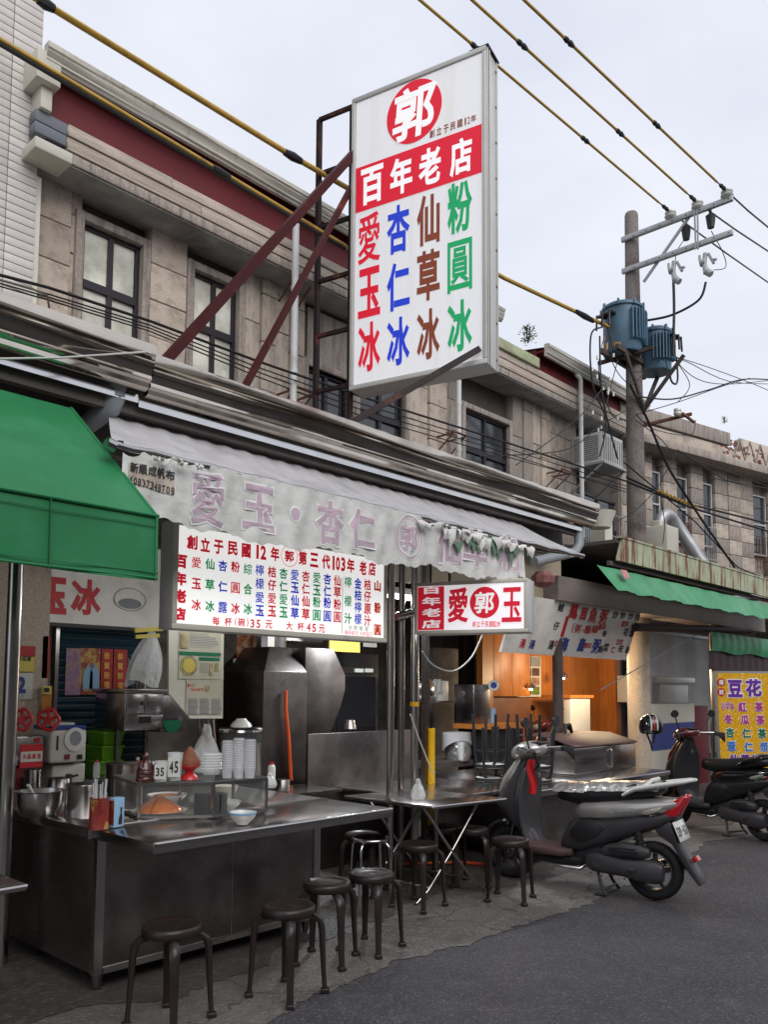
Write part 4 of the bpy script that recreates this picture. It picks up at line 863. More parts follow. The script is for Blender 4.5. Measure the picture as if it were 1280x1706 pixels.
for px, py in ((1122, 450), (1174, 437)):
    q = on(px, py, PX-.2); m = MB()
    m.tube([q+V(0, .06, .12), q+V(0, .06, .04), q+V(0, .02, .0)], .018, 8); m.tube([q+V(0, .05, 0), q+V(0, -.02, 0)], .05, 12)
    m.tube([q+V(0, -.02, .12), q+V(0, 0, -.02)], .032, 10); m.tube([q+V(0, 0, -.02), q+V(0, -.03, -.16)], [.03, .045], 10); m.tube([q+V(0, -.03, -.14), q+V(0, -.09, -.2)], [.05, .045], 10); m.bar(q+V(0, -.06, .1), q+V(0, -.13, -.06), .035); m.tube([q+V(0, -.1, -.0), q+V(0, -.17, -.02)], .02, 8)
    P('fuse_cutout', m, 'porcelain_grey', up, w=True, smooth=45)
for px, py in ((1144, 388), (1185, 368)):
    q = on(px, py, PX-.05); m = MB(); m.lathe((q.x, q.y, q.z-.1), [(.045, 0), (.055, .06), (.065, .15), (.07, .17), (.03, .18), (.015, .26)], 12); P('arrester', m, 'black_plastic', up, w=True, smooth=45)
# transformers
def transformer(px, pyt, pyb, X_, rad, fins):
    a = at(px, pyt, X=X_); b = at(px, pyb, X=X_); cx, cy = X_, a.y; h = a.z-b.z
    m = MB(); m.lathe((cx, cy, b.z), [(rad*.9, 0), (rad*.95, .02), (rad*.95, h-.07), (rad*1.04, h-.065), (rad*1.04, h-.03), (rad*.9, h), (0, h+.02)], 28); t = P('transformer', m, 'transformer', up, w=True, smooth=40)
    m = MB()
    for i in range(9):
        an = math.radians(fins+i*9); d = V(math.cos(an), math.sin(an), 0); c = V(cx, cy, b.z+h*.5)+d*(rad*.95+.035)
        m.box(c, (.09, .012, h*.62), rz=an)
    P('cooling_fin', m, 'transformer', t, w=True)
    m = MB()
    for i in range(8):
        an = i*math.pi/4+.3; m.box((cx+rad*1.05*math.cos(an), cy+rad*1.05*math.sin(an), b.z+h-.035), (.03, .03, .08), rz=an)
    P('lid_clamp', m, 'transformer', t, w=True)
    m = MB()
    for i in range(3):
        an = math.radians((150 if fins > 210 else 250)+i*16); d = V(math.cos(an), math.sin(an), 0); p = V(cx, cy, b.z+h*.74)+d*rad
        m.tube([p-d*.02, p+d*.06, p+d*.13-V(0, 0, .02)], [.035, .03, .022], 10); m.tube([p+d*.13, p+d*.14-V(0, 0, .22)], .016, 6)
    P('bushing', m, 'black_plastic', t, w=True, smooth=45)
    return cx, cy, b.z, h
tX = PX-.32
cx, cy, bz, th = transformer(1037, 512, 593, tX, .285, 232)
transformer(1092, 552, 622, PX+.25, .235, 200)
tp = Plane((cx-.05, cy, bz), V(.55, -.83, 0))
m = MB()
def tg(ch, px, py, w, h): 
    q = at(px, py, X=cx-.05)
    d = (ray(px, py)).normalized(); o = CP; # hit the cylinder
    A_ = d.x**2+d.y**2; B_ = 2*(d.x*(o.x-cx)+d.y*(o.y-cy)); C_ = (o.x-cx)**2+(o.y-cy)**2-(.275)**2; disc_ = B_*B_-4*A_*C_
    if disc_ < 0: return
    k = (-B_-math.sqrt(disc_))/(2*A_); p = o+d*k; nrm = V(p.x-cx, p.y-cy, 0).normalized(); u = V(0, 0, 1).cross(nrm)
    pl = Plane(p, u); pl.glyph(m, ch, 0, 0, w*sc(p), h*sc(p), .02, .006)
for i, ch in enumerate('69-'): tg(ch, 1001+i*6, 577, 5, 11)
for i, ch in enumerate('73'): tg(ch, 1003+i*6, 563, 5, 9)
for i, ch in enumerate('2110'): tg(ch, 1022+i*4, 573, 3, 7)
P('number', m, 'paint_gold', up, w=True)
m = MB()
for dy in (-.12, .12): m.bar((PX-.75, PY+dy, bz-.03), (PX+.6, PY+dy, bz-.03), .05, .07)
m.bar((tX, PY-.45, bz-.01), (tX, PY+.4, bz-.01), .05); m.bar((PX, PY-.15, bz-.75), (PX-.55, PY-.15, bz-.08), .03, .06); m.bar((PX, PY-.15, bz-.75), (PX+.5, PY-.15, bz-.08), .03, .06); m.bar((PX, PY-.1, bz-.8), (PX, PY-.75, bz-.1), .03, .05)
P('transformer_platform', m, 'wood_grey', up, w=True)
m = MB(); a = at(1060, 703, Y=PY-.1); m.bar((PX+.05, PY-.1, a.z), (PX+.1, PY-.8, a.z+.03), .04, .04); m.bar((PX+.3, PY-.75, a.z-.03), (PX-.1, PY-.75, a.z), .03, .03); P('small_crossarm', m, 'rust', up, w=True)
q = V(PX+.05, PY-.62, a.z+.05); m = MB(); m.lathe(q, [(.03, -.03), (.055, 0), (.055, .03), (.04, .04), (.055, .05), (.05, .08), (0, .09)], 14); P('insulator', m, 'porcelain', up, w=True, smooth=60)

# ================================================================== cables
def sag(a, b, s, n=24): return [a.lerp(b, i/n)-V(0, 0, s*4*(i/n)*(1-i/n)) for i in range(n+1)]
def cable(name, pts, r, mtl, label, group=None, cat='cable'):
    m = MB(); m.tube(pts, r, 6); return solo(name, m, mtl, label, cat, group, smooth=60)
def along(a, b, t): return a.lerp(b, t)
labs = ['upper street cable nearest the tall sign, ending at the inner white insulator', 'middle upper street cable running to the middle white insulator', 'upper street cable at the far right, running to the outer white insulator']
for i, ((px, py), q) in enumerate(zip(((700, 0), (787, 0), (874, 0)), ins)):
    a = at(px, py, Y=q.y); d = (q+V(0, 0, .03)-a); s0 = a-d*.9
    c = cable('power_cable', [s0.lerp(q+V(0, 0, .03), i/60) for i in range(61)], .010, 'wire_bare', labs[i], 'high cables above the sign')
    m = MB(); e_ = a.lerp(q+V(0, 0, .03), .93); m.tube([s0.lerp(e_, i/60) for i in range(61)], .015, 8); P('yellow_sleeve', m, 'sleeve_yellow', c, w=True, smooth=60)
    m = MB()
    for t in (.16, .56, .97): p = a.lerp(q+V(0, 0, .03), t); m.tube([p-d.normalized()*.09, p-d.normalized()*.04, p, p+d.normalized()*.03, p+d.normalized()*.09], [.019, .028, .02, .03, .018], 8)
    P('joint', m, 'black_rubber', c, w=True)
    ex = ((1280, 470), (1280, 418), (1280, 378))[i]; e = at(ex[0], ex[1], Y=q.y)
    cable('power_cable', [q+V(0, 0, .03), e.lerp(q, .5), e, e+(e-q)*3], .013, 'wire_bare', ('power cable leaving the inner insulator to the right', 'power cable leaving the middle insulator to the right', 'power cable leaving the outer insulator to the right')[i], 'high cables above the sign')
# thick yellow sleeved cable passing behind the tall sign
a = at(68, 2, Y=5.75); b = at(840, 463, Y=5.75); c_ = at(1118, 590, Y=5.1); d0 = a-(b-a)*.6
yc = cable('power_cable', [d0, a, at(490, 262, Y=5.75), b, at(985, 531, Y=5.6), c_], .026, 'sleeve_yellow', 'thick yellow-sleeved cable passing behind the tall sign to the pole')
m = MB()
for px, py, Y in ((488, 261, 5.75), (975, 527, 5.6), (76, 7, 5.75)): p = at(px, py, Y=Y); q = at(px+14, py+8, Y=Y); m.tube([p-(q-p), p, q], [.03, .042, .03], 8)
m.tube([c_+V(-.1, 0, .05), c_+V(.1, 0, -.05)], .06, 8); P('joint', m, 'black_rubber', yc, w=True)
a = at(0, 66, Y=5.6); b = at(575, 409, Y=5.6); d0 = a-(b-a)
yc2 = cable('power_cable', [d0, a, b, b+V(.3, .1, 0)], .017, 'sleeve_yellow', 'lower yellow-sleeved cable crossing in front of the maroon fascia')
m = MB(); m.tube([d0-V(0, 0, .035), a-V(0, 0, .035), b-V(0, 0, .035)], .015, 6); P('black_core', m, 'wire_black', yc2, w=True)
m = MB(); p = at(354, 279, Y=5.6); q = at(382, 296, Y=5.6); m.tube([p, p.lerp(q, .3), q], [.03, .034, .028], 8); P('joint', m, 'black_rubber', yc2, w=True)
# black bundle along the facade
for k, (ya, yb, Y) in enumerate(((455, 782, 5.9), (462, 790, 5.95), (467, 800, 6.0), (472, 795, 6.05))):
    pts = [at(-60, ya-12, Y=Y), at(80, ya+28-4*(k == 0), Y=Y), at(250, ya+80, Y=Y), at(430, ya+147+3*k, Y=Y), at(600, (ya+205+5*k), Y=Y), at(800, ya+268+3*k, Y=Y), at(1045, yb+20, Y=5.6)]
    cable('facade_cable', pts, .012 if k == 0 else .006, 'wire_black', ('thickest black cable strung along the upper wall below the windows', 'thin black wire just below the thickest facade cable', 'thin sagging black wire in the facade bundle, second from the bottom', 'lowest thin black wire of the facade bundle')[k], 'black wires along the facade')
cable('facade_cable', [at(0, 466, Y=5.7), at(50, 480, Y=5.7), at(78, 492, Y=5.8), at(86, 540, Y=5.9)], .008, 'wire_bare', 'short grey wire end hanging at the tiled building corner')
cable('loose_wire', [at(-20, 598, Y=4.3), at(100, 596, Y=4.3), at(245, 586, Y=4.36), at(270, 600, Y=4.5), at(312, 622, Y=4.8)], .006, 'wire_white', 'pale loose wire lying across the left gutter')
# bundle right of the pole
for k, pts in enumerate((((1045, 802), (1150, 845), (1280, 885)), ((1045, 795), (1130, 835), (1280, 872)), ((1130, 750), (1210, 800), (1300, 818)), ((1040, 770), (1160, 870), (1230, 945)))):
    cable('facade_cable', [at(x, y, Y=5.0) for x, y in pts]+[at(pts[-1][0]+60, pts[-1][1]+25, Y=5.0)], .016 if k < 2 else .01, 'wire_black', ('heavy black cable running right from the pole below the windows', 'second heavy black cable just above the lowest one right of the pole', 'light wire rising to the right across the corner building', 'black cable dropping diagonally onto the rusty canopy')[k])
m = MB(); a = at(1098, 817, Y=4.95); b = at(1160, 845, Y=4.95)
for i in range(11): p = a.lerp(b, i/10); m.tube([p, p+(b-a).normalized()*.03], .024, 8)
solo('cable_guard', m, 'sleeve_yellow', 'yellow spiral guard on the cable right of the pole', 'cable guard')
# drooping service wires
def bez(pts, n=16):
    out = []
    pts = [pts[0]]+pts+[pts[-1]]
    for i in range(1, len(pts)-2):
        for k in range(n):
            t = k/n; p0, p1, p2, p3 = pts[i-1], pts[i], pts[i+1], pts[i+2]
            out.append(.5*((2*p1)+(p2-p0)*t+(2*p0-5*p1+4*p2-p3)*t*t+(3*p1-p0-3*p2+p3)*t*t*t))
    out.append(pts[-2]); return out
m = MB(); random.seed(11)
W_ = [[(1003, 545), (985, 560), (988, 640), (1010, 700), (1000, 760)], [(1010, 550), (998, 620), (1020, 690), (1043, 700)], [(1025, 545), (1020, 600), (1050, 640), (1075, 620)], [(1000, 560), (1003, 650), (1018, 720), (1030, 765)], [(1030, 600), (1010, 680), (1005, 730)], [(1012, 545), (1030, 600), (1062, 620), (1100, 600), (1120, 592)], [(1118, 592), (1160, 630), (1210, 640), (1280, 634)], [(1118, 592), (1150, 605), (1215, 635), (1290, 640)], [(1118, 592), (1190, 615), (1280, 650), (1330, 680)], [(1060, 660), (1120, 665), (1180, 650), (1240, 632), (1300, 634)], [(1062, 690), (1130, 670), (1200, 645), (1250, 630)], [(1050, 680), (1000, 710), (940, 750), (800, 760)], [(1050, 640), (1080, 700), (1110, 770), (1140, 820), (1180, 880), (1225, 945)], [(1060, 700), (1100, 730), (1128, 755), (1200, 780), (1300, 818)], [(1128, 755), (1108, 790), (1096, 815)], [(1095, 815), (1060, 850), (1022, 872)], [(1100, 820), (1108, 870), (1105, 905)], [(1060, 690), (1090, 715), (1150, 725), (1160, 700)], [(1123, 470), (1124, 520), (1122, 592)], [(1177, 470), (1165, 500), (1120, 525), (1072, 535)], [(1144, 395), (1128, 420), (1126, 445)], [(1186, 385), (1205, 420), (1210, 445), (1190, 450)], [(1118, 596), (1118, 630), (1126, 640), (1130, 630), (1128, 596)], [(1110, 600), (1112, 615), (1106, 612)], [(860, 775), (960, 700), (1010, 640)], [(1120, 592), (1150, 640), (1130, 670)]]
thick = {18: .02, 19: .018, 12: .018, 0: .012, 3: .012, 9: .012, 22: .015}
for k, w in enumerate(W_):
    Y = 5.05+random.uniform(-.15, .1) if k not in (20, 21, 18) else (4.75 if k != 21 else 4.4)
    if k == 19: P_ = [at(1177, 470, Y=4.4), at(1165, 500, Y=4.5), at(1120, 525, Y=4.9), at(1072, 535, Y=5.3)]
    else: P_ = [at(x, y, Y=Y) for x, y in w]
    m.tube(bez(P_, 8), thick.get(k, .0065), 5)
tag(solo('service_wires', m, 'wire_black', 'tangle of thin black service wires drooping round the pole', 'wires', smooth=60), kind='stuff')
m = MB()
for i in range(14): p = at(random.uniform(985, 1030), random.uniform(595, 720), Y=5.0); m.tube([p, p+V(0, 0, .05)], .014, 6)
tag(solo('wire_connectors', m, 'porcelain', 'small white wire connectors in the tangle at the pole', 'connectors'), kind='stuff')

# ================================================================== air conditioner
a = at(1004, 768, Y=5.98); b = at(1038, 722, Y=5.98)
w_ = b.x-a.x; zb = at(1004, 768, Y=5.98).z; ztp = at(1004, 718, Y=5.98).z
ac = thing('air_conditioner', 'boxy white window air conditioner on a bracket beside the pole', 'air conditioner', (a.x+w_/2, 6.2, zb))
m = MB(); m.span((a.x, 5.98, zb), (a.x+w_, 6.5, ztp)); P('casing', m, 'white_plastic', ac, w=True, bevel=.008)
m = MB(); m.span((a.x-.006, 6.04, zb+.05), (a.x-.001, 6.46, ztp-.04)); g = P('side_grille', m, 'paint_grey', ac, w=True)
m = MB()
for i in range(12): z = zb+.06+i*(ztp-zb-.11)/11; m.span((a.x-.012, 6.04, z), (a.x-.0062, 6.46, z+.008))
P('louvre', m, 'white_plastic', g, w=True)
m = MB()
for i in range(9): x = a.x+.05+i*(w_-.1)/8; m.span((x, 5.972, zb+.05), (x+.012, 5.979, ztp-.05))
P('front_grille', m, 'paint_grey', ac, w=True)
m = MB(); m.span((a.x-.03, 5.93, zb-.035), (a.x+w_+.03, 6.5, zb-.004)); m.bar((a.x, 5.97, zb-.03), (a.x, 6.5, zb-.4), .03); m.bar((a.x+w_, 5.97, zb-.03), (a.x+w_, 6.5, zb-.4), .03); P('bracket', m, 'galvanised', ac, w=True)
# exhaust duct and white cabinet on the canopy
m = MB(); m.tube(bez([at(1102, 900, Y=5.6), at(1100, 870, Y=5.6), at(1112, 858, Y=5.55), at(1128, 875, Y=5.5), at(1172, 940, Y=5.2)], 8), .10, 14)
solo('exhaust_duct', m, 'galvanised', 'curved silver exhaust duct rising behind the rusty canopy', 'duct', smooth=50)
q = at(1112, 905, Y=5.5); m = MB(); m.box((q.x, 5.6, q.z-.02), (.42, .4, .55)); m.box((q.x-.1, 5.6, q.z+.3), (.14, .14, .1))
solo('metal_cabinet', m, 'panel_cream', 'cream metal box standing on the canopy beside the duct', 'cabinet', bevel=.01)
# weeds on the roofs
def weed(px, py, Y, h, n, label):
    q = at(px, py, Y=Y); m = MB()
    for i in range(n):
        t = random.random(); c = q+V(random.uniform(-.5, .5)*h*.8, random.uniform(-.3, .3)*h, h*t); d = V(random.uniform(-1, 1), random.uniform(-1, 1), random.uniform(-.2, 1)).normalized(); u = d.orthogonal().normalized()*h*.07; l = h*.2
        m.add([c, c+d*l*.5+u, c+d*l, c+d*l*.5-u], [(0, 1, 2, 3)])
    for i in range(5): m.tube([q, q+V(random.uniform(-.3, .3)*h, 0, h*random.uniform(.6, 1))], .006, 4)
    solo('roof_weed', m, 'foliage', label, 'plant')
weed(880, 572, 6.25, .25, 170, 'small leafy weed growing on the parapet right of the tall sign'); weed(1208, 706, 5.6, .14, 60, 'tiny weed against the sky on the far parapet')
# ================================================================== steel counter
random.seed(5)
CT = .86
fl = at(258, 1405, Z=CT); fr = at(653, 1345, Z=CT)
ctr = thing('steel_counter', 'large stainless steel serving counter with an overhanging front shelf', 'counter', (3.1, 4.6, 0))
FY = (fl.y+fr.y)/2; CX0, CX1 = fl.x+.0, fr.x; BY = 4.12; YB = 5.75
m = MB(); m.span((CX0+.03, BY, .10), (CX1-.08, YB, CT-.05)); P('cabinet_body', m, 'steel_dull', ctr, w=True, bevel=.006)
m = MB(); m.span((CX0+.025, BY-.006, .10), (CX0+.075, BY+.03, CT-.06)); m.span((CX1-.13, BY-.006, .1), (CX1-.075, BY+.03, CT-.06)); m.span((CX0+.08, BY-.008, .1), (CX1-.14, BY, .13)); P('edge_strip', m, 'steel', ctr, w=True)
m = MB(); m.span((CX0, FY, CT-.055), (CX1, BY+.02, CT-.004)); m.span((CX0, FY, CT-.004), (CX1, FY+.02, CT)); P('front_shelf', m, 'steel', ctr, w=True, bevel=.012)
m = MB(); m.tube([(CX0+.01, FY-.001, CT-.009), (CX1-.01, FY-.001, CT-.009)], .007, 8); P('rolled_edge_highlight', m, 'steel_bright', ctr, w=True, smooth=60)  # tube of brighter steel, added to draw the highlight along the lip
m = MB(); m.span((CX0-.015, BY+.03, CT-.055), (CX1-.0, YB, CT)); P('top', m, 'steel', ctr, w=True, bevel=.006)
m = MB(); m.span((CX0-.018, BY+.018, CT-.056), (CX1+.002, BY+.029, CT+.004)); P('seam', m, 'steel_bright', ctr, w=True)
for x, y in ((CX0+.08, BY+.06), (CX1-.14, BY+.06), (CX0+.08, YB-.1), (CX1-.14, YB-.1)):
    m = MB(); m.tube([(x, y, .015), (x, y, .05), (x, y, .1)], [.02, .028, .03], 12); P('foot', m, 'steel_dull', ctr, w=True, smooth=50)
# corner of another steel table at the lower left
q = at(48, 1472, Z=.76); tb2 = thing('steel_table', 'corner of a stainless steel table reaching in at the lower left edge', 'table', (q.x-.5, q.y, 0))
m = MB(); m.box((q.x-.50, q.y+.375, .745), (1.0, .75, .03)); P('top', m, 'steel', tb2, w=True, bevel=.012)
for x in (-.8, -.35):
    for y in (.2, .55): m = MB(); m.tube([(q.x+x, q.y+y, 0), (q.x+x, q.y+y, .73)], .016, 8); P('leg', m, 'steel', tb2, w=True)

# ================================================================== stools
def make_stool(name, label, mtl, H=.46, R=.14, leg=.017):
    t = thing(name, label, 'stool')
    m = MB(); m.lathe((0, 0, 0), [(.0, H-.05), (R*.93, H-.052), (R, H-.045), (R*1.02, H-.03), (R*1.01, H-.008), (R*.95, H), (R*.82, H-.002), (R*.78, H-.007), (R*.2, H-.007), (R*.1, H-.004), (0, H-.004)], 36); P('seat', m, mtl, t, smooth=60)
    for k in range(4):
        a = math.pi/4+k*math.pi/2; d = V(math.cos(a), math.sin(a), 0)
        m = MB(); pts = [d*(R*.78)+V(0, 0, H-.06), d*(R*1.02)+V(0, 0, H-.062), d*(R*1.2)+V(0, 0, H-.085), d*(R*1.27)+V(0, 0, H-.13), d*(R*1.30)+V(0, 0, H-.22), d*(R*1.36)+V(0, 0, .10), d*(R*1.4)+V(0, 0, .03), d*(R*1.4)]
        rings = []
        s = V(-d.y, d.x, 0)
        for i, p in enumerate(pts):
            w = (.022, .024, .024, .023, .021, .017, .017, .018)[i]; th = (.014, .016, .018, .017, .015, .012, .012, .013)[i]
            tn = (pts[min(i+1, 7)]-pts[max(i-1, 0)]).normalized(); o = s.cross(tn).normalized()
            rings.append([p+s*w*math.cos(j*math.pi/4+.39)*1.1+o*th*math.sin(j*math.pi/4+.39)*1.1 for j in range(8)])
        m.loft(rings); lg = P('leg', m, mtl, t, smooth=50)
        m = MB(); m.box(d*(R*1.42)+V(0, 0, .012), (.044, .04, .024), rz=a); P('foot', m, mtl, lg, bevel=.004)
    return t
st = [((285, 1690), (285, 1545), .3, 'dark brown round stool nearest the camera, in front of the counter corner'), ((480, 1640), (480, 1515), .15, 'dark brown round stool second from the camera, on the concrete strip'), ((548, 1585), (543, 1475), .5, 'dark brown round stool tucked behind the second one, at the counter front'), ((622, 1565), (618, 1460), .2, 'dark brown round stool just in front of the shiny steel stool'), ((700, 1500), (697, 1410), .1, 'dark brown round stool under the front corner of the folding table'), ((852, 1488), (850, 1402), .35, 'dark brown round stool beside the grey scooter front wheel'), ((786, 1462), (785, 1385), .6, 'dark brown round stool under the right side of the folding table')]
base = None
for i, (f, s, rz, lab) in enumerate(st):
    a = at(*f, Z=0); b = at(*s, Z=.46); x, y = (a.x+2*b.x)/3, (a.y+2*b.y)/3
    if base is None: base = make_stool('plastic_stool', lab, 'stool_brown'); o = base
    else: o = copy_tree(base); o['label'] = lab
    o['group'] = 'dark brown stools'; o.location = (x, y, .008 if y > 4 else .004); o.rotation_euler = (0, 0, rz)
for px, py, lab in ((605, 1389, 'dark stool behind the shiny steel stool'), (742, 1377, 'dark stool half hidden in the shade behind the folding table'), ):
    b = at(px, py, Z=.46); o = copy_tree(base); o['label'] = lab; o.location = (b.x, b.y, .008); o.rotation_euler = (0, 0, .4)
b = at(618, 1397, Z=.46); ms = thing('metal_stool', 'shiny stainless steel round stool with thin tube legs', 'stool', (b.x, b.y, .008))
m = MB(); m.lathe((0, 0, 0), [(0, .44), (.135, .44), (.145, .447), (.147, .455), (.14, .463), (.12, .462), (0, .457)], 32); P('seat', m, 'chrome', ms, smooth=60)
for k in range(4):
    a = k*math.pi/2+.3; d = V(math.cos(a), math.sin(a), 0); m = MB(); m.tube([d*.06+V(0, 0, .435), d*.13+V(0, 0, .43), d*.155+V(0, 0, .40), d*.165+V(0, 0, .3), d*.18], .0105, 8); P('leg', m, 'chrome', ms, smooth=60)
m = MB(); m.tube([(math.cos(a*.3142)*.168, math.sin(a*.3142)*.168, .2) for a in range(21)], .006, 6); P('ring', m, 'chrome', ms, smooth=60)
# ================================================================== folding table
ft = thing('folding_table', 'square stainless folding table with crossed tube legs', 'table', (5.1, 4.35, 0))
c4 = [at(572, 1325, Z=.75), at(722, 1343, Z=.75), at(846, 1329, Z=.75)]; c4.append(c4[0]+c4[2]-c4[1])
m = MB(); m.add([V(p.x, p.y, z) for z in (.722, .75) for p in c4], [(3, 2, 1, 0), (4, 5, 6, 7), (0, 1, 5, 4), (1, 2, 6, 5), (2, 3, 7, 6), (3, 0, 4, 7)]); P('top', m, 'steel', ft, w=True, bevel=.01)
cm = (c4[0]+c4[2])/2; e1 = (c4[2]-c4[1]).normalized(); e2_ = (c4[0]-c4[1]).normalized()
for s in (-1, 1):
    for k in (-1, 1):
        m = MB(); o = V(cm.x, cm.y, 0)+e2_*(.26*s)
        m.tube([o+e1*(.30*k)+V(0, 0, .72), o+e1*(.02*k)+V(0, 0, .38), o-e1*(.24*k)+V(0, 0, .1), o-e1*(.36*k)+V(0, 0, .02)], .0125, 8); P('leg', m, 'steel', ft, w=True, smooth=60)
m = MB()
for k in (-1, 1): o = V(cm.x, cm.y, 0); m.tube([o+e1*(.24*k)-e2_*.26+V(0, 0, .12), o+e1*(.24*k)+e2_*.26+V(0, 0, .12)], .011, 8)
P('crossbar', m, 'steel', ft, w=True)
def put(px, py, Z): return at(px, py, Z=Z)
def blob_bag(px, py, Z, w, h, label, name='plastic_bag', mtl='bag', Y=None, seed=0):
    q = at(px, py, Y=Y) if Y else at(px, py, Z=Z); s = sc(q); w *= s; h *= s; rr = random.Random(seed); m = MB()
    ph = [rr.uniform(0, 6) for _ in range(6)]
    prof = [(.02, 0), (.42, .0), (.5, .15), (.5, .35), (.42, .55), (.3, .7), (.16, .8), (.2, .9), (.12, 1.0), (0, 1.0)]
    rings = [[V(q.x+w*r*math.cos(a)*(1+.16*math.sin(3*a+ph[0]+z*4)+.1*math.sin(5*a+ph[1])), q.y+w*r*math.sin(a)*(1+.16*math.sin(4*a+ph[2]+z*3)), q.z+h*z*(1+.06*math.sin(3*a+ph[3]))) for a in [2*math.pi*j/20 for j in range(20)]] for r, z in prof]
    m.loft(rings); return solo(name, m, mtl, label, name.replace('_', ' '), smooth=50)
blob_bag(697, 1331, .75, 24, 32, 'small knotted clear plastic bag on the folding table', seed=2)

# ================================================================== things on the counter
def cyl(name, px, py, wpx, hpx, mtl, label, cat, Z=CT, prof=None, Y=None, n=28, inner=None):
    q = at(px, py, Y=Y) if Y else at(px, py, Z=Z); s = sc(q); r = wpx/2*s; h = hpx*s; t = thing(name, label, cat, q)
    pr = prof or [(0, 0), (.92, 0), (1, .05), (1, .96), (1.04, 1.0), (.97, 1.0), (.95, .2), (0, .18)]
    m = MB(); m.lathe((0, 0, 0), [(a*r, b*h) for a, b in pr], n); P('body', m, mtl, t, smooth=40); return t, r, h
t, r, h = cyl('mixing_bowl', 65, 1359, 76, 42, 'steel', 'round steel mixing bowl with a ladle at the left end of the counter', 'bowl', prof=[(0, 0), (.7, 0), (.85, .12), (.95, .5), (1, .95), (1.06, 1), (.97, .98), (.9, .5), (0, .15)])
m = MB(); m.tube([V(-r*.2, 0, h*.7), V(-r*.55, 0, h*1.25)], [.016, .02], 8, flat=(1, .4)); P('ladle', m, 'white_plastic', t)
t, r, h = cyl('stock_pot', 137, 1361, 58, 55, 'steel', 'tall cylindrical steel pot beside the mixing bowl', 'pot')
cyl('stock_pot', 205, 1335, 62, 60, 'steel_dull', 'wide dark steel pot left of the glass case', 'pot', prof=[(0, 0), (1, 0), (1, 1), (1.03, 1.02), (1.03, 1.06), (0, 1.1)])
cyl('steel_bowl', 97, 1322, 40, 26, 'steel', 'small steel bowl behind the mixing bowl', 'bowl')
t, r, h = cyl('tin_can', 164, 1381, 33, 52, 'can_red', 'rusty red tin can holding wrapped straws', 'can', prof=[(0, 0), (1, 0), (1, .02), (.97, .04), (.97, .96), (1, .98), (1, 1), (.94, 1), (.94, .1), (0, .1)])
m = MB()
for i in range(14): a = i*.9; m.tube([V(r*.4*math.cos(a), r*.4*math.sin(a), h*.3), V(r*.9*math.cos(a)*.7, r*.8*math.sin(a), h*(1.35+.25*math.sin(i*3)))], .004, 5)
P('straws', m, 'cup', t)
q = put(192, 1377, CT); m = MB(); s = sc(q)
cb = thing('picture_carton', 'small pale blue carton with a cat picture beside the red can', 'carton', q, .25)
m.box((0, 0, 24*s), (22*s, 16*s, 48*s)); P('box', m, 'paper_sky', cb, bevel=.002)
m = MB(); m.add([(x*s, -8.05*s-.001, z*s) for x, z in ((-2, 4), (6, 4), (7, 14), (5, 24), (6.5, 33), (4.5, 31), (2, 33), (1.5, 27), (2.5, 23), (-1, 14))], [tuple(range(10))]); P('picture', m, 'paint_black', cb)
m = MB(); m.box((-11.1*s, 0, 24*s), (.001, 14*s, 40*s)); P('side_print', m, 'can_red', cb)
# glass display case
gc = thing('display_case', 'angled glass display case with aluminium frame holding jellies on the counter', 'display case', put(340, 1350, CT))
A_, B_, C_ = put(230, 1366, CT), put(354, 1363, CT), put(443, 1352, CT)
def lift(p, z): return V(p.x, p.y, CT+z)
hc = .195; bk = V(.10, .46, 0)
pf = [A_, B_, C_, C_+bk, B_+bk*1.1, A_+bk]
m = MB()
for i in range(6):
    for z in (.012, hc): m.bar(lift(pf[i], z), lift(pf[(i+1) % 6], z), .016)
for p in pf: m.bar(lift(p, .02), lift(p, hc), .016)
P('frame', m, 'steel', gc, w=True)
m = MB()
for i in (0, 1, 2, 5):
    a, b = pf[i], pf[(i+1) % 6]; m.add([lift(a, .02), lift(b, .02), lift(b, hc-.01), lift(a, hc-.01)], [(0, 1, 2, 3)])
P('pane', m, 'glass', gc, w=True)
m = MB(); m.add([lift(p, hc+.008) for p in pf]+[lift(p, hc+.014) for p in pf], [(5, 4, 3, 2, 1, 0), tuple(range(6, 12))]+[(i, (i+1) % 6, (i+1) % 6+6, i+6) for i in range(6)]); P('glass_top', m, 'glass', gc, w=True)
# contents
q = put(283, 1361, CT); s = sc(q); t = thing('jelly_plate', 'white plate heaped with orange-brown jelly wedges in the display case', 'plate of jelly', q+V(.0, .11, .008))
m = MB(); m.lathe((0, 0, 0), [(0, 0), (34*s, 0), (47*s, 6*s), (45*s, 6*s), (33*s, 2*s), (0, 2*s)], 32); P('plate', m, 'porcelain', t, smooth=50)
for k in range(5):
    a0 = k*1.26; m = MB(); ps = [V(41*s*math.cos(a0+j*.2), 41*s*math.sin(a0+j*.2), 4*s) for j in range(7)]; top = V(3*s*math.cos(a0+.6), 3*s*math.sin(a0+.6), 30*s+k % 2*3*s); o = V(2*s*math.cos(a0+.6), 2*s*math.sin(a0+.6), 4*s)
    m.add([o]+ps+[top]+[p*.86+V(0, 0, 7*s) for p in ps], [(0, i+1, i+2) for i in range(6)][::1]+[(i+1, i+2, i+10, i+9) for i in range(6)]+[(i+9, i+10, 8) for i in range(6)]+[(0, 1, 9, 8), (0, 8, 15, 7)]); P('jelly_wedge', m, 'jelly', t, bevel=.003)
for px, w, d in ((353, 36, .10), (378, 34, .13)):
    q = put(px, 1364, CT)+V(.02, d, .008); s = sc(q); m = MB(); m.box(q+V(0, 0, 18*s), (w*.62*s, 30*s, 36*s), rz=.3); solo('black_jelly', m, 'jelly_black', 'black jelly block %s the middle mullion of the display case' % ('left of' if px < 360 else 'right of'), 'jelly', bevel=.006)
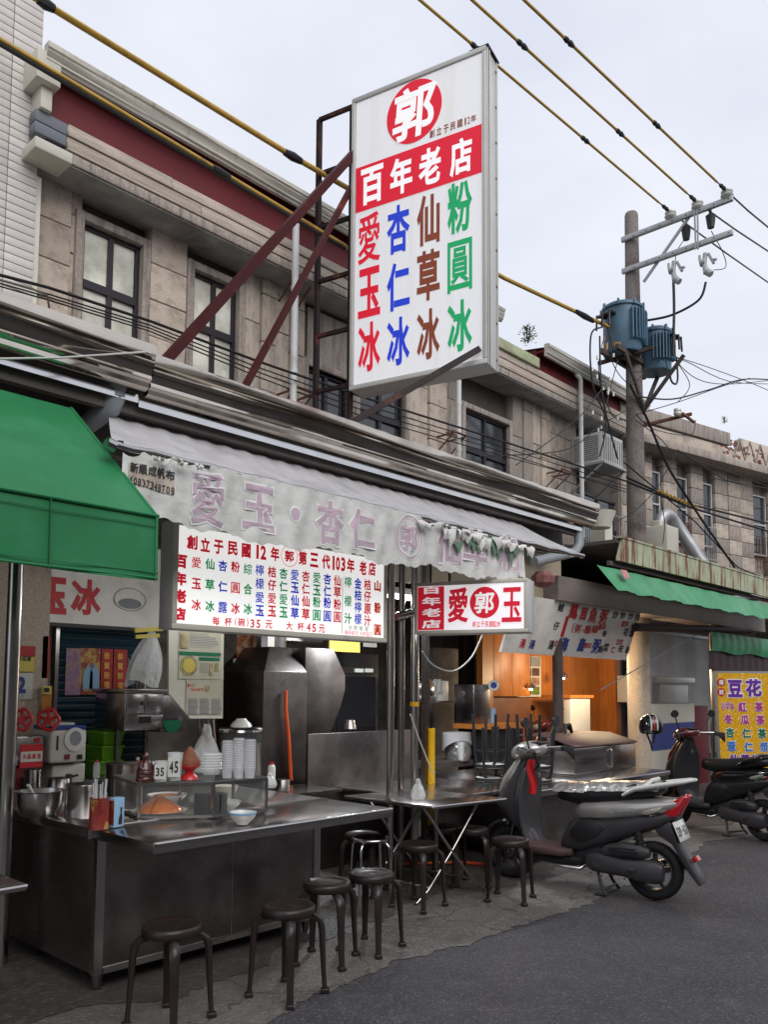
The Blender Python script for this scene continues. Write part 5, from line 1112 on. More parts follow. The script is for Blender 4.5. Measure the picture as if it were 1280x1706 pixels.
def bowl(px, py, w, h, mtl, label, Z=CT, dy=0, cat='bowl', fillm=None, rim=None):
    q = put(px, py, Z)+V(0, dy, .004); s = sc(q); r = w/2*s; h *= s; t = thing('bowl', label, cat, q)
    m = MB(); m.lathe((0, 0, 0), [(0, 0), (.42*r, 0), (.45*r, .1*h), (.75*r, .4*h), (.95*r, .8*h), (r, h), (.95*r, h), (.7*r, .45*h), (0, .2*h)], 28); P('body', m, mtl, t, smooth=50)
    if rim: m = MB(); m.lathe((0, 0, 0), [(.975*r, .82*h), (1.003*r, h*.9), (1.006*r, 1.0*h), (.97*r, 1.02*h)], 28, cap=False); P('rim', m, rim, t, smooth=50)
    if fillm: m = MB(); m.lathe((0, 0, 0), [(.9*r, .72*h), (.6*r, .95*h), (0, 1.05*h)], 20); P('content', m, fillm, t, smooth=60)
    return t
bowl(404, 1374, 46, 20, 'porcelain', 'white bowl with a blue rim on the front shelf', rim='paper_sky')
bowl(408, 1358, 56, 16, 'porcelain', 'clear bowl of white jelly inside the case at its right end', dy=.2, fillm='cup', cat='bowl of jelly')
bowl(385, 1350, 26, 20, 'maroon', 'small dark red bowl of beans in the display case', dy=.2, fillm='buddha')
bowl(320, 1350, 66, 18, 'porcelain', 'wide dish of brown jelly at the back of the case', dy=.28, fillm='jelly', cat='dish')
bowl(415, 1338, 40, 22, 'paper_aged', 'pale yellow bowl of pudding at the back of the case', dy=.25, fillm='white_plastic')
# on top of the case
TZ = CT+hc+.015
q = put(241, 1302, TZ); s = sc(q); t = thing('seated_figurine', 'small glossy dark red seated laughing figurine on the display case', 'figurine', q)
m = MB(); m.lathe((0, 0, 0), [(0, 0), (15*s, 0), (16*s, 5*s), (14*s, 8*s), (15*s, 9*s), (14*s, 14*s), (0, 14*s)], 18); P('base', m, 'buddha', t, smooth=50)
m = MB(); m.lathe((0, 0, 13*s), [(0, 0), (14*s, 1*s), (14.5*s, 6*s), (11*s, 12*s), (10*s, 16*s), (7*s, 22*s), (4*s, 24*s), (0, 24*s)], 18)
for sx in (-1, 1): m.tube([V(sx*9*s, -2*s, 32*s), V(sx*13*s, -6*s, 25*s), V(sx*9*s, -11*s, 20*s)], [3.4*s, 3.2*s, 2.6*s], 8); m.tube([V(sx*12*s, -3*s, 16*s), V(sx*6*s, -13*s, 16*s), V(-sx*3*s, -13*s, 16*s)], [4*s, 4*s, 2.5*s], 8)
P('torso', m, 'buddha', t, smooth=60)
m = MB(); m.lathe((0, -1*s, 35*s), [(0, 0), (4*s, 1*s), (5.4*s, 5*s), (5*s, 9*s), (2.5*s, 12*s), (1.6*s, 14*s), (0, 15*s)], 16); m.tube([V(-5.6*s, -1*s, 38*s), V(-5.4*s, -1*s, 43*s)], 1.2*s, 6); m.tube([V(5.6*s, -1*s, 38*s), V(5.4*s, -1*s, 43*s)], 1.2*s, 6); P('head', m, 'buddha', t, smooth=60)
def cup(px, py, w, h, label, txt=None, n=1, Z=TZ, group=None, hs=None):
    q = put(px, py, Z); s = sc(q); r = w/2*s; h *= s; t = thing('plastic_cup' if n == 1 else 'cup_stack', label, 'plastic cup' if n == 1 else 'stack of cups', q, group=group)
    m = MB()
    if n == 1: m.lathe((0, 0, 0), [(0, 0), (.72*r, 0), (.98*r, h*.96), (1.04*r, h*.97), (1.04*r, h), (.95*r, h), (.68*r, .03*h), (0, .03*h)], 24)
    else:
        pr = [(0, 0), (.8*r, 0)]
        for i in range(n): z = h*(.25+.75*i/n); pr += [(.98*r, z), (1.04*r, z+.004), (.97*r, z+h*.4/n)]
        pr += [(.9*r, h), (0, h)]; m.lathe((0, 0, 0), pr, 24)
    P('body', m, 'cup', t, smooth=40)
    if txt:
        lab = MB(); u = (_R+_F*.1).normalized(); pl = Plane(V(0, 0, 0)-u.cross(V(0, 0, 1))*-(r*1.0+.002), u); g = MB()
        pl.rect(lab, -r*.75, h*.15, r*.75, h*.85, 0, .001); P('tag', lab, 'paper', t)
        for i, ch in enumerate(txt): pl.glyph(g, ch, (i-.5)*r*.62, h*.5, r*.5, h*.42, .03, .002)
        P('number', g, 'paint_black', t)
cup(268, 1302, 24, 34, 'clear cup carrying the number 35 beside the figurine', '35'); cup(291, 1300, 26, 46, 'taller clear cup carrying the number 45 beside the red stand', '45')
for px, h in ((378, 62), (397, 66), (416, 64)): cup(px, 1296, 19, h, {378: 'left', 397: 'middle', 416: 'right'}[px]+' of the three tall stacks of clear cups on the display case', n=12, group='stacks of clear cups')
cup(352, 1290, 34, 36, 'short clump of clear plastic lids behind the brown cone', n=6)
q = put(315, 1298, TZ); s = sc(q); t = thing('offering_stand', 'red footed plastic stand carrying a brown cone of powder', 'stand', q)
m = MB(); m.lathe((0, 0, 0), [(0, 0), (15*s, 0), (13*s, 5*s), (7*s, 10*s), (7*s, 14*s), (18*s, 21*s), (19*s, 24*s), (0, 22*s)], 24); P('stand', m, 'red_plastic', t, smooth=45)
m = MB(); m.lathe((0, 0, 22*s), [(0, 0), (17*s, 0), (18*s, 5*s), (16*s, 12*s), (9*s, 23*s), (3*s, 31*s), (0, 33*s)], 24); P('brown_cone', m, 'cone_brown', t, smooth=60)
blob_bag(343, 1285, 0, 44, 74, 'white plastic bag with faint pink print behind the cups', Y=5.55, seed=5)
q = at(400, 1292, Y=5.5); s = sc(q); t = thing('steel_urn', 'large lidded steel drum with an upturned white bowl on top', 'drum', V(q.x, 5.5, CT))
hz = at(400, 1218, Y=5.5).z-CT
m = MB(); m.lathe((0, 0, 0), [(0, 0), (36*s, 0), (36*s, hz), (0, hz)], 30); P('body', m, 'glass', t, smooth=40)
m = MB(); m.lathe((0, 0, 0), [(0, 0), (33*s, 0), (33*s, hz*.75), (0, hz*.8)], 30); P('inner_pot', m, 'steel', t, smooth=40)
m = MB(); m.lathe((0, 0, hz), [(0, -.005), (37*s, -.005), (38*s, 3*s), (34*s, 6*s), (30*s, 7*s), (0, 9*s)], 30); P('lid', m, 'steel_bright', t, smooth=40)
m = MB(); m.lathe((0, 0, 0), [(0, 0), (8*s, 0), (9*s, -2*s), (16*s, -8*s), (19*s, -14*s), (0, -14*s)], 24); m.v = [(x, y, z+hz+21*s) for x, y, z in m.v]
w_ = solo('bowl', MB().add([(a+t.location.x, b+t.location.y, c+t.location.z) for a, b, c in m.v], m.f), 'porcelain', 'white bowl turned upside down on the steel drum lid', 'bowl', smooth=50)
q = at(450, 1300, Z=CT+.02); blob_bag(450, 1312, CT, 22, 24, 'crumpled little clear bag at the back corner of the counter', seed=9)

# ================================================================== kitchen behind the counter
def slab(px0, py0, px1, py1, Y, d, mtl, name, parent=None, z=None, bevel=0, lab=None, cat=None):
    a = at(px0, (py0+py1)/2, Y=Y); b = at(px1, (py0+py1)/2, Y=Y); c = at((px0+px1)/2, py0, Y=Y); e = at((px0+px1)/2, py1, Y=Y)
    m = MB(); m.span((a.x, Y, min(c.z, e.z) if z is None else z), (b.x, Y+d, max(c.z, e.z)))
    if lab: return solo(name, m, mtl, lab, cat, bevel=bevel)
    return P(name, m, mtl, parent, w=True, bevel=bevel)
# blue roller shutter built of slats
q0 = at(96, 1046, Y=6.62); q1 = at(212, 1046, Y=6.62)
sh = thing('roller_shutter', 'dark blue-green roller shutter behind the left end of the counter', 'shutter', (q0.x, 6.62, 0))
mm = MB(); 
for k in range(3): mm.box((0, (-.008, -.0, .006)[k]*0, 0), (1, .01, .058)) if k == 0 else None
mm.prism([(-.029, 0), (.0, -.016), (.029, 0)], lambda z, y, d: V(d, y-.006, z), -.5, .5)
sme = mm.mesh('slat'); sme.materials.append(MATS['shutter_teal'])
for i in range(40):
    o = bpy.data.objects.new('slat', sme); COL.objects.link(o); o.parent = sh; o.scale = (q1.x-q0.x+.2, 1, 1); o.location = ((q1.x-q0.x+.2)/2, 0, .05+i*.062)
m = MB(); m.span((q0.x-.03, 6.58, 0), (q0.x+.0, 6.66, 2.5)); P('side_rail', m, 'steel', sh, w=True)
# posters on the shutter
cs = ((109, 134, 1080, 1158, 'paper_violet'), (134, 166, 1080, 1157, 'paper_gilt'), (168, 187, 1081, 1149, 'paper_red'), (189, 211, 1082, 1149, 'paper_red'))
mat('paper_violet', (.30, .18, .28), .5, var=.35, scale=22, dirt=(.45, .25, .12), dscale=9, dlo=.5, dhi=.6); mat('paper_gilt', (.34, .05, .03), .4, var=.3, scale=20, dirt=(.55, .33, .08), dscale=11, dlo=.46, dhi=.54)
lb = ('faded purple temple poster leftmost on the shutter', 'red and gold temple poster second on the shutter', 'narrow red couplet with gold writing, left of two', 'red couplet with gold writing at the right edge of the shutter')
for i, (a, b, c, d, mt) in enumerate(cs):
    t = slab(a, c, b, d, 6.585, .006, mt, 'temple_poster' if i < 2 else 'red_couplet', lab=lb[i], cat='poster')
    pl = Plane((0, 6.58, 0), (1, 0, 0)); m = MB()
    if i >= 2:
        for k, ch in enumerate('恭賀新禧'): pl.gpx(m, ch, (a+b)/2, c+12+k*16, 10, 12, bold=.03, z=.002)
        P('lettering', m, 'paint_gold', t, w=True)
    elif i == 1:
        m2 = MB()
        for x in (146, 157):
            a_, b_ = pl.uv(x, 1130); m2.add([pl.pt(a_+dx*.045, b_+dz*.1, .002) for dx, dz in ((-1, -1), (1, -1), (.9, .5), (0, 1.3), (-.9, .5))], [(0, 1, 2, 3, 4)])
        P('picture', m2, 'paper_sky', t, w=True)
        for k, ch in enumerate('福祿壽'): pl.gpx(m, ch, 142+k*8, 1150, 6, 7, bold=.02, z=.002)
        P('lettering', m, 'paint_gold', t, w=True)
# red couplet strip & timer at the shutter side
slab(70, 1060, 82, 1130, 6.40, .006, 'paper_red', 'red_strip', lab='narrow red paper strip beside the pillar', cat='paper')
t = slab(69, 1143, 86, 1184, 6.36, .01, 'wood_orange', 'timer_board', lab='small wooden board with notes beside the pillar', cat='board')
t = slab(70, 1143, 85, 1157, 6.34, .015, 'paper_yellow', 'kitchen_timer', lab='yellow framed digital timer on the small board', cat='timer', bevel=.004); slab(73, 1146, 82, 1153, 6.335, .003, 'paint_black', 'display', t)
# calendars on the pillar
YP = YF-.115; pl = Plane((0, YP-.004, 0), (1, 0, 0))
t = slab(18, 1076, 58, 1119, YP, .01, 'paper_red', 'calendar_header', lab='red and yellow calendar top on the pillar', cat='calendar'); slab(18, 1094, 57, 1119, YP-.003, .002, 'paper_yellow', 'yellow_part', t)
m = MB()
for i, ch in enumerate('萬事如意'): pl.gpx(m, ch, 24+i*8, 1097, 7, 9, bold=.03, z=.002)
P('lettering', m, 'paint_black', t, w=True)
t = slab(18, 1121, 54, 1165, YP, .01, 'paper', 'daily_calendar', lab='white tear-off calendar page showing a blue 12', cat='calendar'); m = MB()
pl.gpx(m, '1', 22, 1141, 7, 28, bold=.05, z=.003); pl.gpx(m, '2', 35, 1141, 15, 28, bold=.05, z=.003)
for i, ch in enumerate('星期六'): pl.gpx(m, ch, 22+i*7, 1160, 5, 6, bold=0, z=.003)
P('number', m, 'paint_blue', t, w=True)
# valves, shaving machine, water dispenser
YK = 5.95
im = thing('ice_machine', 'old ice shaving machine with red handwheels at the far left', 'machine', at(45, 1290, Y=YK))
slab(17, 1226, 72, 1277, YK, .3, 'steel', 'housing', im, bevel=.01); slab(8, 1280, 38, 1325, YK, .3, 'maroon', 'base', im); slab(37, 1296, 48, 1320, YK-.02, .2, 'black_plastic', 'motor', im)
o = slab(33, 1240, 71, 1279, YK-.006, .004, 'paint_red', 'label_plate', im); slab(34, 1252, 70, 1269, YK-.009, .002, 'paper', 'label_band', o)
pl = Plane((0, YK-.01, 0), (1, 0, 0)); m = MB()
for i, ch in enumerate('冰品專用'): pl.gpx(m, ch, 40+i*8, 1260, 6, 9, bold=.03, z=.002)
P('lettering', m, 'paint_red', o, w=True)
o = slab(58, 1229, 66, 1237, YK-.01, .01, 'red_plastic', 'switch', im)
for px in (35, 80):
    q = at(px, 1199, Y=YK-.12); s = sc(q); m = MB(); R_ = 17*s
    d = (-_F).normalized(); u = _R; v = V(0, 0, 1)
    ring = [q+(u*math.cos(a)+v*math.sin(a))*R_*(1+.07*math.cos(5*a)) for a in [i*math.pi/15 for i in range(31)]]; m.tube(ring, 3*s, 8)
    for k in range(5): a = k*1.2566+.3; m.tube([q, q+(u*math.cos(a)+v*math.sin(a))*R_], 2.5*s, 6)
    m.tube([q-d*3*s, q+d*3*s], 6*s, 12)
    P('handwheel', m, 'red_plastic', im, w=True, smooth=50)
    m = MB(); m.tube([q-d*4*s, q-d*30*s+V(-.02, 0, .0)], [12*s, 11*s], 12); P('shaft', m, 'white_plastic', im, w=True, smooth=50)
t, r, h = cyl('coffee_pot', 55, 1322, 24, 40, 'steel_dull', 'small steel cup stack under the ice machine', 'pot', Y=5.8)
wd = thing('water_dispenser', 'beige hot water dispenser with a blue and white top', 'water dispenser', at(115, 1315, Y=YK))
o = slab(84, 1216, 144, 1271, YK-.03, .34, 'beige_plastic', 'upper_housing', wd, bevel=.02); slab(86, 1273, 141, 1340, YK+.04, .26, 'beige_plastic', 'lower_housing', wd, bevel=.012)
slab(86, 1209, 143, 1215, YK-.02, .3, 'paint_blue', 'lid', wd); slab(90, 1204, 125, 1209, YK+.02, .2, 'white_plastic', 'cover', wd, bevel=.008)
q = at(125, 1237, Y=YK-.04); s = sc(q); pl = Plane((0, YK-.032, 0), (1, 0, 0)); m = MB(); a, b = pl.uv(124, 1232); pl.disc(m, a, b, 19*s, 0, .012, 30, 20*s); P('panel', m, 'white_plastic', o, w=True, bevel=.003)
m = MB(); pl.disc(m, a, b+.01, 10*s, .013, .016, 24, 12*s); P('button_plate', m, 'paint_grey', o, w=True)
for px in (112, 133): slab(px-4, 1257, px+4, 1265, YK-.045, .01, 'maroon' if px == 112 else 'black_plastic', 'tap', o)
m = MB(); q = at(112, 1293, Y=YK+.03); m.tube([q, q+V(0, -.05, 0)], .02, 8); m.tube([q+V(0, -.05, 0), q+V(.05, -.07, .01)], .009, 6); P('tap', m, 'black_plastic', wd, w=True)
slab(94, 1226, 97, 1250, YK-.036, .004, 'black_plastic', 'level_window', o)
# green tubs
for i, (x0, x1, y0, y1) in enumerate(((172, 207, 1219, 1243), (169, 205, 1243, 1268), (166, 203, 1268, 1300))):
    a = at(x0, y1, Y=6.2); b = at(x1, y1, Y=6.2); c = at(x0, y0, Y=6.2); w = b.x-a.x; cx_ = (a.x+b.x)/2; z0, z1 = a.z, c.z
    m = MB(); m.loft([[V(cx_+dx*w/2*k, 6.35+dy*.15*k, z) for dx, dy in ((-1, -1), (1, -1), (1, 1), (-1, 1))] for k, z in ((.85, z0), (.98, z1-.02), (1.06, z1-.02), (1.06, z1), (.96, z1), (.8, z0+.02))])
    solo('plastic_tub', m, 'lime', ('top', 'middle', 'bottom')[i]+' lime green tub of the stack in front of the shutter', 'tub', 'stacked lime green tubs', bevel=.004)
# small steel wall cupboard
cu = thing('steel_cupboard', 'small steel cupboard with two doors and a drawer under the hanging bags', 'cupboard', at(245, 1218, Y=5.9))
a = at(207, 1218, Y=5.9); b = at(268, 1218, Y=5.9); zt_ = at(238, 1154, Y=5.9).z; zb_ = a.z
m = MB(); m.span((a.x, 5.9, zb_), (b.x+.02, 6.38, zt_)); P('body', m, 'steel', cu, w=True, bevel=.006)
m = MB(); m.span((a.x-.03, 5.87, zt_+.001), (b.x+.05, 6.4, zt_+.03)); P('top', m, 'steel', cu, w=True, bevel=.004)
xm = (a.x+b.x)/2; zm = zb_+(zt_-zb_)*.42
for x0_, x1_ in ((a.x+.01, xm-.004), (xm+.004, b.x+.005)): m = MB(); m.span((x0_, 5.885, zm+.01), (x1_, 5.899, zt_-.012)); P('door', m, 'steel', cu, w=True, bevel=.003)
m = MB(); m.span((a.x+.01, 5.885, zb_+.012), (b.x+.005, 5.899, zm-.005)); o = P('drawer', m, 'steel', cu, w=True, bevel=.003)
m = MB(); m.span((xm-.04, 5.872, zb_+.06), (xm+.05, 5.884, zb_+.11)); P('handle', m, 'black_plastic', o, w=True)
m = MB(); m.box((xm, 5.875, zm+.09), (.05, .014, .025)); P('latch', m, 'steel_dull', cu, w=True)
m = MB()
for x in (a.x+.05, b.x-.02): m.bar((x, 6.1, 0), (x, 6.1, zb_), .03)
P('stand', m, 'steel_dull', cu, w=True)
a = at(294, 1206, Y=5.98); m = MB(); m.lathe((a.x, 5.90, a.z), [(0, 0), (.01, 0), (.01, .004), (0, .004)], 12); 
q = at(294, 1207, Y=5.95); m = MB(); pl = Plane((0, 5.93, 0), (1, 0, 0)); a_, b_ = pl.uv(287, 1200); 
pts_ = [pl.pt(a_+.085*math.cos(t), b_+.1*math.sin(t), 0) for t in [math.pi+i*math.pi/12 for i in range(13)]]
m.add(pts_, [tuple(range(13))]); solo('green_label', m, 'paint_green', 'green half-round sticker beside the steel cupboard', 'sticker')
slab(268, 1158, 312, 1219, 5.96, .35, 'steel_dull', 'steel_box', lab='plain steel box to the right of the cupboard doors', cat='box', bevel=.006)
# straw holder and hanging bags
t, r, h = cyl('straw_holder', 233, 1150, 22, 26, 'steel_dull', 'perforated cup of straws on the cupboard', 'straw holder', Y=6.0)
m = MB()
for i in range(16): a = i*.8; m.tube([V(.5*r*math.cos(a), .5*r*math.sin(a), h*.3), V(-.02+1.0*r*math.cos(a)-.035, r*math.sin(a), h*(2.0+.3*math.sin(i)))], .0045, 5)
P('straws', m, 'white_plastic', t)
m = MB(); q = at(248, 1052, Y=5.9)
rr = random.Random(4)
def bagf(u, v):
    a = 2*math.pi*u; w = (.03+.15*math.sin(min(1, v*1.1)*math.pi*.62))*(1+.15*math.sin(3*a+v*3)+.08*math.sin(7*a)); return V(q.x+.03-.10*v+w*math.cos(a)*.8, q.y+w*.5*math.sin(a), q.z-.42*v+.03*math.sin(2*a)*v)
m.grid(28, 14, bagf); solo('hanging_bags', m, 'bag', 'bunch of thin white plastic bags hanging above the cupboard', 'plastic bags', smooth=60)
m = MB(); m.bar(q+V(-.13, 0, .0), q+V(.12, 0, .03), .02, .035); m.bar(q+V(-.13, -.02, -.05), q+V(.08, -.02, -.03), .02, .03); solo('bag_hook', m, 'paper_yellow', 'yellow clip rail holding the plastic bags', 'hook')
# poster panel with the cut corner
pb = thing('notice_panel', 'cream panel with a cut lower corner carrying three faded notices', 'notice board', at(330, 1198, Y=5.3))
pl = Plane((0, 5.2, 0), (1, 0, 0)); cs_ = [pl.uv(*p) for p in ((281, 1048), (373, 1056), (371, 1197), (317, 1197), (281, 1155))]
m = MB(); m.prism(cs_, lambda a, b, c: pl.pt(a, b, c), -.02, 0); P('panel', m, 'panel_cream', pb, w=True)
def paper(x0, y0, x1, y1, mt, nm, par, z=.003):
    a, b = pl.uv((x0), (y1)); c, d = pl.uv(x1, y0); m = MB(); pl.rect(m, a, b, c, d, z, z+.002); return P(nm, m, mt, par, w=True)
p1_ = paper(297, 1052, 367, 1084, 'paper_aged', 'notice', pb); p2_ = paper(296, 1087, 368, 1131, 'paper_aged', 'notice', pb, .006); p3_ = paper(308, 1133, 370, 1190, 'paper_aged', 'notice', pb, .009)
for (x0, y0, x1, y1, k, par, mt) in ((299, 1056, 312, 1080, 6, p1_, 'paper_photo'), (347, 1105, 353, 1125, 3, p2_, 'paper_photo'), (356, 1105, 362, 1118, 3, p2_, 'paper_photo'), (330, 1096, 364, 1100, 3, p2_, 'paint_green'), (297, 1088, 366, 1091, 3, p2_, 'paint_green')): paper(x0, y0, x1, y1, mt, 'print', par, .0125)
a, b = pl.uv(313, 1109); m = MB(); pl.disc(m, a, b, .075, .009, .011); P('print', m, 'paper_photo', p2_, w=True); m = MB(); pl.disc(m, a, b, .052, .0115, .0135); P('print', m, 'paper_yellow', p2_, w=True)
a, b = pl.uv(343, 1147); m = MB(); pl.disc(m, a, b, .026, .0115, .0135); P('print', m, 'paper_photo', p3_, w=True)
m = MB()
for i in range(13):
    for k in range(3):
        a, b = pl.uv(311+k*19.5, 1164+i*2); c, d = pl.uv(329+k*19.5-random.uniform(0, 3), 1165+i*2); pl.rect(m, a, d, c, b, .0115, .0125)
for i in range(6): a, b = pl.uv(331, 1104+i*3); c, d = pl.uv(345, 1105+i*3); pl.rect(m, a, d, c, b, .0115, .0125)
for i in range(9): a, b = pl.uv(315, 1056+i*2.8); c, d = pl.uv(365-random.uniform(0, 20), 1057+i*2.8); pl.rect(m, a, d, c, b, .0045, .0055)
P('print', m, 'paint_grey', pb, w=True)
m = MB()
for i, ch in enumerate('100%'): pl.gpx(m, ch, 312+i*3.4, 1142, 2.6, 5, bold=0, z=.012)
for i, ch in enumerate('Nature'): pl.gpx(m, ch, 318+i*3.4, 1149, 2.8, 5, bold=0.02, z=.012)
P('print', m, 'paint_red', p3_, w=True)
# calendar with photo
pl = Plane((0, 6.3, 0), (1, 0, 0)); wc = thing('wall_calendar', 'month calendar with a food photo hanging behind the menu board', 'calendar', at(410, 1146, Y=6.3))
def paper2(x0, y0, x1, y1, mt, nm, par, z=.0): a, b = pl.uv(x0, y1); c, d = pl.uv(x1, y0); m = MB(); pl.rect(m, a, b, c, d, z, z+.002); return P(nm, m, mt, par, w=True)
paper2(394, 1056, 432, 1098, 'paper_food', 'photo', wc) if 'paper_food' in MATS else None
mat('paper_food', (.4, .12, .05), .4, var=.6, scale=25, dirt=(.5, .38, .25), dscale=9, dlo=.5, dhi=.55)
paper2(394, 1056, 432, 1098, 'paper_food', 'photo', wc); sheet = paper2(387, 1099, 431, 1146, 'paper', 'sheet', wc, .003); m = MB()
for r_ in range(5):
    for c_i in range(7):
        a, b = pl.uv(392+c_i*5.4, 1112+r_*6.5); pl.rect(m, a, b, a+.012, b+.016, .0055, .006)
P('dates', m, 'paint_grey', wc, w=True)
mat('dark_teal', (.01, .06, .045), .5)
slab(378, 1155, 402, 1215, 6.4, .15, 'dark_teal', 'green_shelf', lab='dark green metal rack behind the steel drum', cat='rack'); slab(388, 1178, 404, 1200, 6.35, .05, 'red_plastic', 'red_switch_box', lab='small red box on the wall behind the steel drum', cat='box', bevel=.004)
m = MB()
for i in range(4): q = at(330+i*8, 1200, Y=5.7); m.tube([q+V(0, 0, .1), q, q+V(.04, 0, -.25)], .012, 6)
solo('steel_rods', m, 'steel_dull', 'bundle of thin pipes under the notice panel', 'pipes')

# ================================================================== extractor hood and steel screen
YH = 5.75
hd = thing('extractor_hood', 'tall brushed steel extractor hood with sloping top', 'extractor hood', at(510, 1320, Y=YH))
a = at(440, 1118, Y=YH); b = at(513, 1121, Y=YH); c = at(577, 1121, Y=YH+.35); 
pA = [at(440, 1118, Y=YH), at(512, 1121, Y=YH), at(577, 1122, Y=6.55)]
def pz(px, py, Y): return at(px, py, Y=Y)
x0, x1 = pA[0].x, pA[1].x; z1 = pA[0].z; zt_ = at(480, 1079, Y=YH+.2).z; xr = x1+.42
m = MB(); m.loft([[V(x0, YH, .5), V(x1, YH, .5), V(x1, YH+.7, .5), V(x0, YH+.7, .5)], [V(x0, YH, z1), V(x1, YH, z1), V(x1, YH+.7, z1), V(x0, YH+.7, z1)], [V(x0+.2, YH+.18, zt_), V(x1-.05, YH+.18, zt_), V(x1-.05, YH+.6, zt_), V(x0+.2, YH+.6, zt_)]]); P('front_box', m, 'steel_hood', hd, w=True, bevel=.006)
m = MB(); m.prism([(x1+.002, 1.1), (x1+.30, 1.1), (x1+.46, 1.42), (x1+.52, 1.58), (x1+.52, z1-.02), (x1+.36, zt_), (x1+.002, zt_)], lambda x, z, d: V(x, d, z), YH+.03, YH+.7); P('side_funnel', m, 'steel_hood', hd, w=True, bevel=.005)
m = MB(); m.tube([(x0+.38, YH+.4, zt_), (x0+.38, YH+.4, zt_+.6)], .16, 16); m.tube([(x0+.3, YH+.4, zt_+.12), (x1+.5, YH+.4, zt_+.12)], .07, 10); P('flue', m, 'steel', hd, w=True)
m = MB(); q = at(476, 1150, Y=YH-.03); e = at(485, 1300, Y=YH-.03); m.tube([q, q+V(.0, 0, -.15), (q+e)/2+V(.0, 0, 0), e], .016, 8); solo('orange_hose', m, 'hose_orange', 'orange hose hanging down the front of the steel hood', 'hose', smooth=60)
slab(513, 1219, 692, 1400, 5.45, .02, 'steel_hood', 'steel_screen', lab='low brushed steel screen below the extractor hood', cat='screen', z=.02, bevel=.003)
ov = thing('steel_oven', 'dark oven cabinet with a control strip to the right of the hood', 'oven', at(600, 1300, Y=6.5))
slab(556, 1088, 630, 1330, 6.5, .5, 'black_box', 'body', ov, bevel=.008); o = slab(558, 1112, 628, 1122, 6.485, .012, 'steel_dull', 'control_strip', ov); slab(592, 1114, 606, 1120, 6.47, .012, 'white_plastic', 'knob', o); slab(609, 1114, 622, 1120, 6.47, .012, 'white_plastic', 'knob', o); slab(561, 1127, 626, 1225, 6.487, .01, 'black_paint', 'door', ov)
slab(549, 1066, 600, 1086, 6.2, .02, 'paper_yellow', 'yellow_board', lab='plain yellow board under the menu board near the oven', cat='board')
slab(470, 1320, 570, 1324, 5.1, .5, 'steel', 'steel_shelf', lab='low steel shelf behind the counter', cat='shelf')
# fluorescent lamp
q = at(665, 995, Y=5.3); lt = thing('fluorescent_lamp', 'lit fluorescent tube lamp under the porch roof between the two signs', 'lamp', q)
m = MB(); m.span((q.x-.25, 5.27, q.z+.03), (q.x+.35, 5.42, q.z+.09)); m.span((q.x-.25, 5.26, q.z+.01), (q.x-.2, 5.4, q.z+.03)); P('housing', m, 'white_plastic', lt, w=True)
m = MB(); m.tube([(q.x-.22, 5.3, q.z), (q.x+.32, 5.3, q.z)], .018, 10); P('tube', m, 'lamp_tube', lt, w=True)
l_ = bpy.data.lights.new('lamp_light', 'AREA'); l_.shape = 'RECTANGLE'; l_.size = .55; l_.size_y = .06; l_.energy = 45; l_.color = (.9, .96, 1)
lo = bpy.data.objects.new('lamp_light', l_); COL.objects.link(lo); lo.parent = lt; lo.location = (.05, .0, -.03)
# more kitchen clutter
def jar(px, py, wpx, hpx, Y, mtl, label, cap='red_plastic', name='jar', Z=None):
    t, r, h = cyl(name, px, py, wpx, hpx, mtl, label, name, Y=Y, prof=[(0, 0), (.95, 0), (1, .04), (1, .7), (.8, .82), (.55, .86), (.55, .9), (0, .9)])
    m = MB(); m.lathe((0, 0, h*.88), [(0, 0), (.62*r, 0), (.62*r, .12*h), (0, .12*h)], 14); P('cap', m, cap, t, smooth=40)
sh2 = slab(150, 1296, 232, 1300, 5.9, .35, 'steel_dull', 'side_shelf', lab='low steel shelf between the dispenser and the case', cat='shelf')
jar(160, 1296, 11, 30, 5.95, 'cup', 'clear plastic bottle with a red cap on the low shelf'); jar(216, 1296, 13, 24, 5.95, 'white_plastic', 'white plastic tub with a blue lid on the low shelf', 'paint_blue', 'tub'); jar(228, 1296, 10, 34, 5.98, 'jelly', 'brown syrup bottle with a white cap on the low shelf', 'white_plastic', 'bottle')
jar(452, 1300, 13, 30, 5.5, 'white_plastic', 'white sauce bottle at the back corner of the counter', 'red_plastic', 'bottle')
t, r, h = cyl('ladle_pot', 470, 1318, 26, 20, 'steel', 'low steel pot on the shelf in front of the hood', 'pot', Y=5.3)
for i, (px, py, w, h_, mt, lb_) in enumerate(((583, 1200, 22, 16, 'steel', 'steel basin upside down on the steel screen ledge'),)):
    cyl('basin', px, py+14, w, h_, mt, lb_, 'basin', Y=5.6, prof=[(0, 0), (1, 0), (.95, .1), (.7, .9), (0, 1)])
# pans and tools hanging by the pipes
for k, px in enumerate((716, 728, 741)):
    q = at(px, 1120, Y=6.45); m = MB(); m.tube([q, q-V(0, 0, .16)], .006, 6); m.lathe(q-V(0, 0, .2), [(0, -.03), (.03, -.02), (.045, .01), (.04, .012), (0, -.01)], 12); solo('ladle', m, 'steel', ('left', 'middle', 'right')[k]+' of three ladles hanging behind the steel pipe', 'ladle', 'hanging ladles', smooth=50)
for k, (px, py) in enumerate(((665, 1240), (668, 1290))):
    pass
q = at(742, 1310, Y=5.7); m = MB(); m.box(q+V(0, 0, .0), (.3, .2, .03)); 
# folded papers pinned near the oven
slab(606, 1064, 628, 1078, 6.45, .01, 'paper', 'pinned_note', lab='small white note pinned above the oven', cat='note')
# crack-like dents / weld line on the counter front
m = MB(); m.span((CX0+.9, BY-.003, .14), (CX0+.905, BY-.0005, CT-.07)); P('panel_joint', m, 'steel', ctr, w=True)
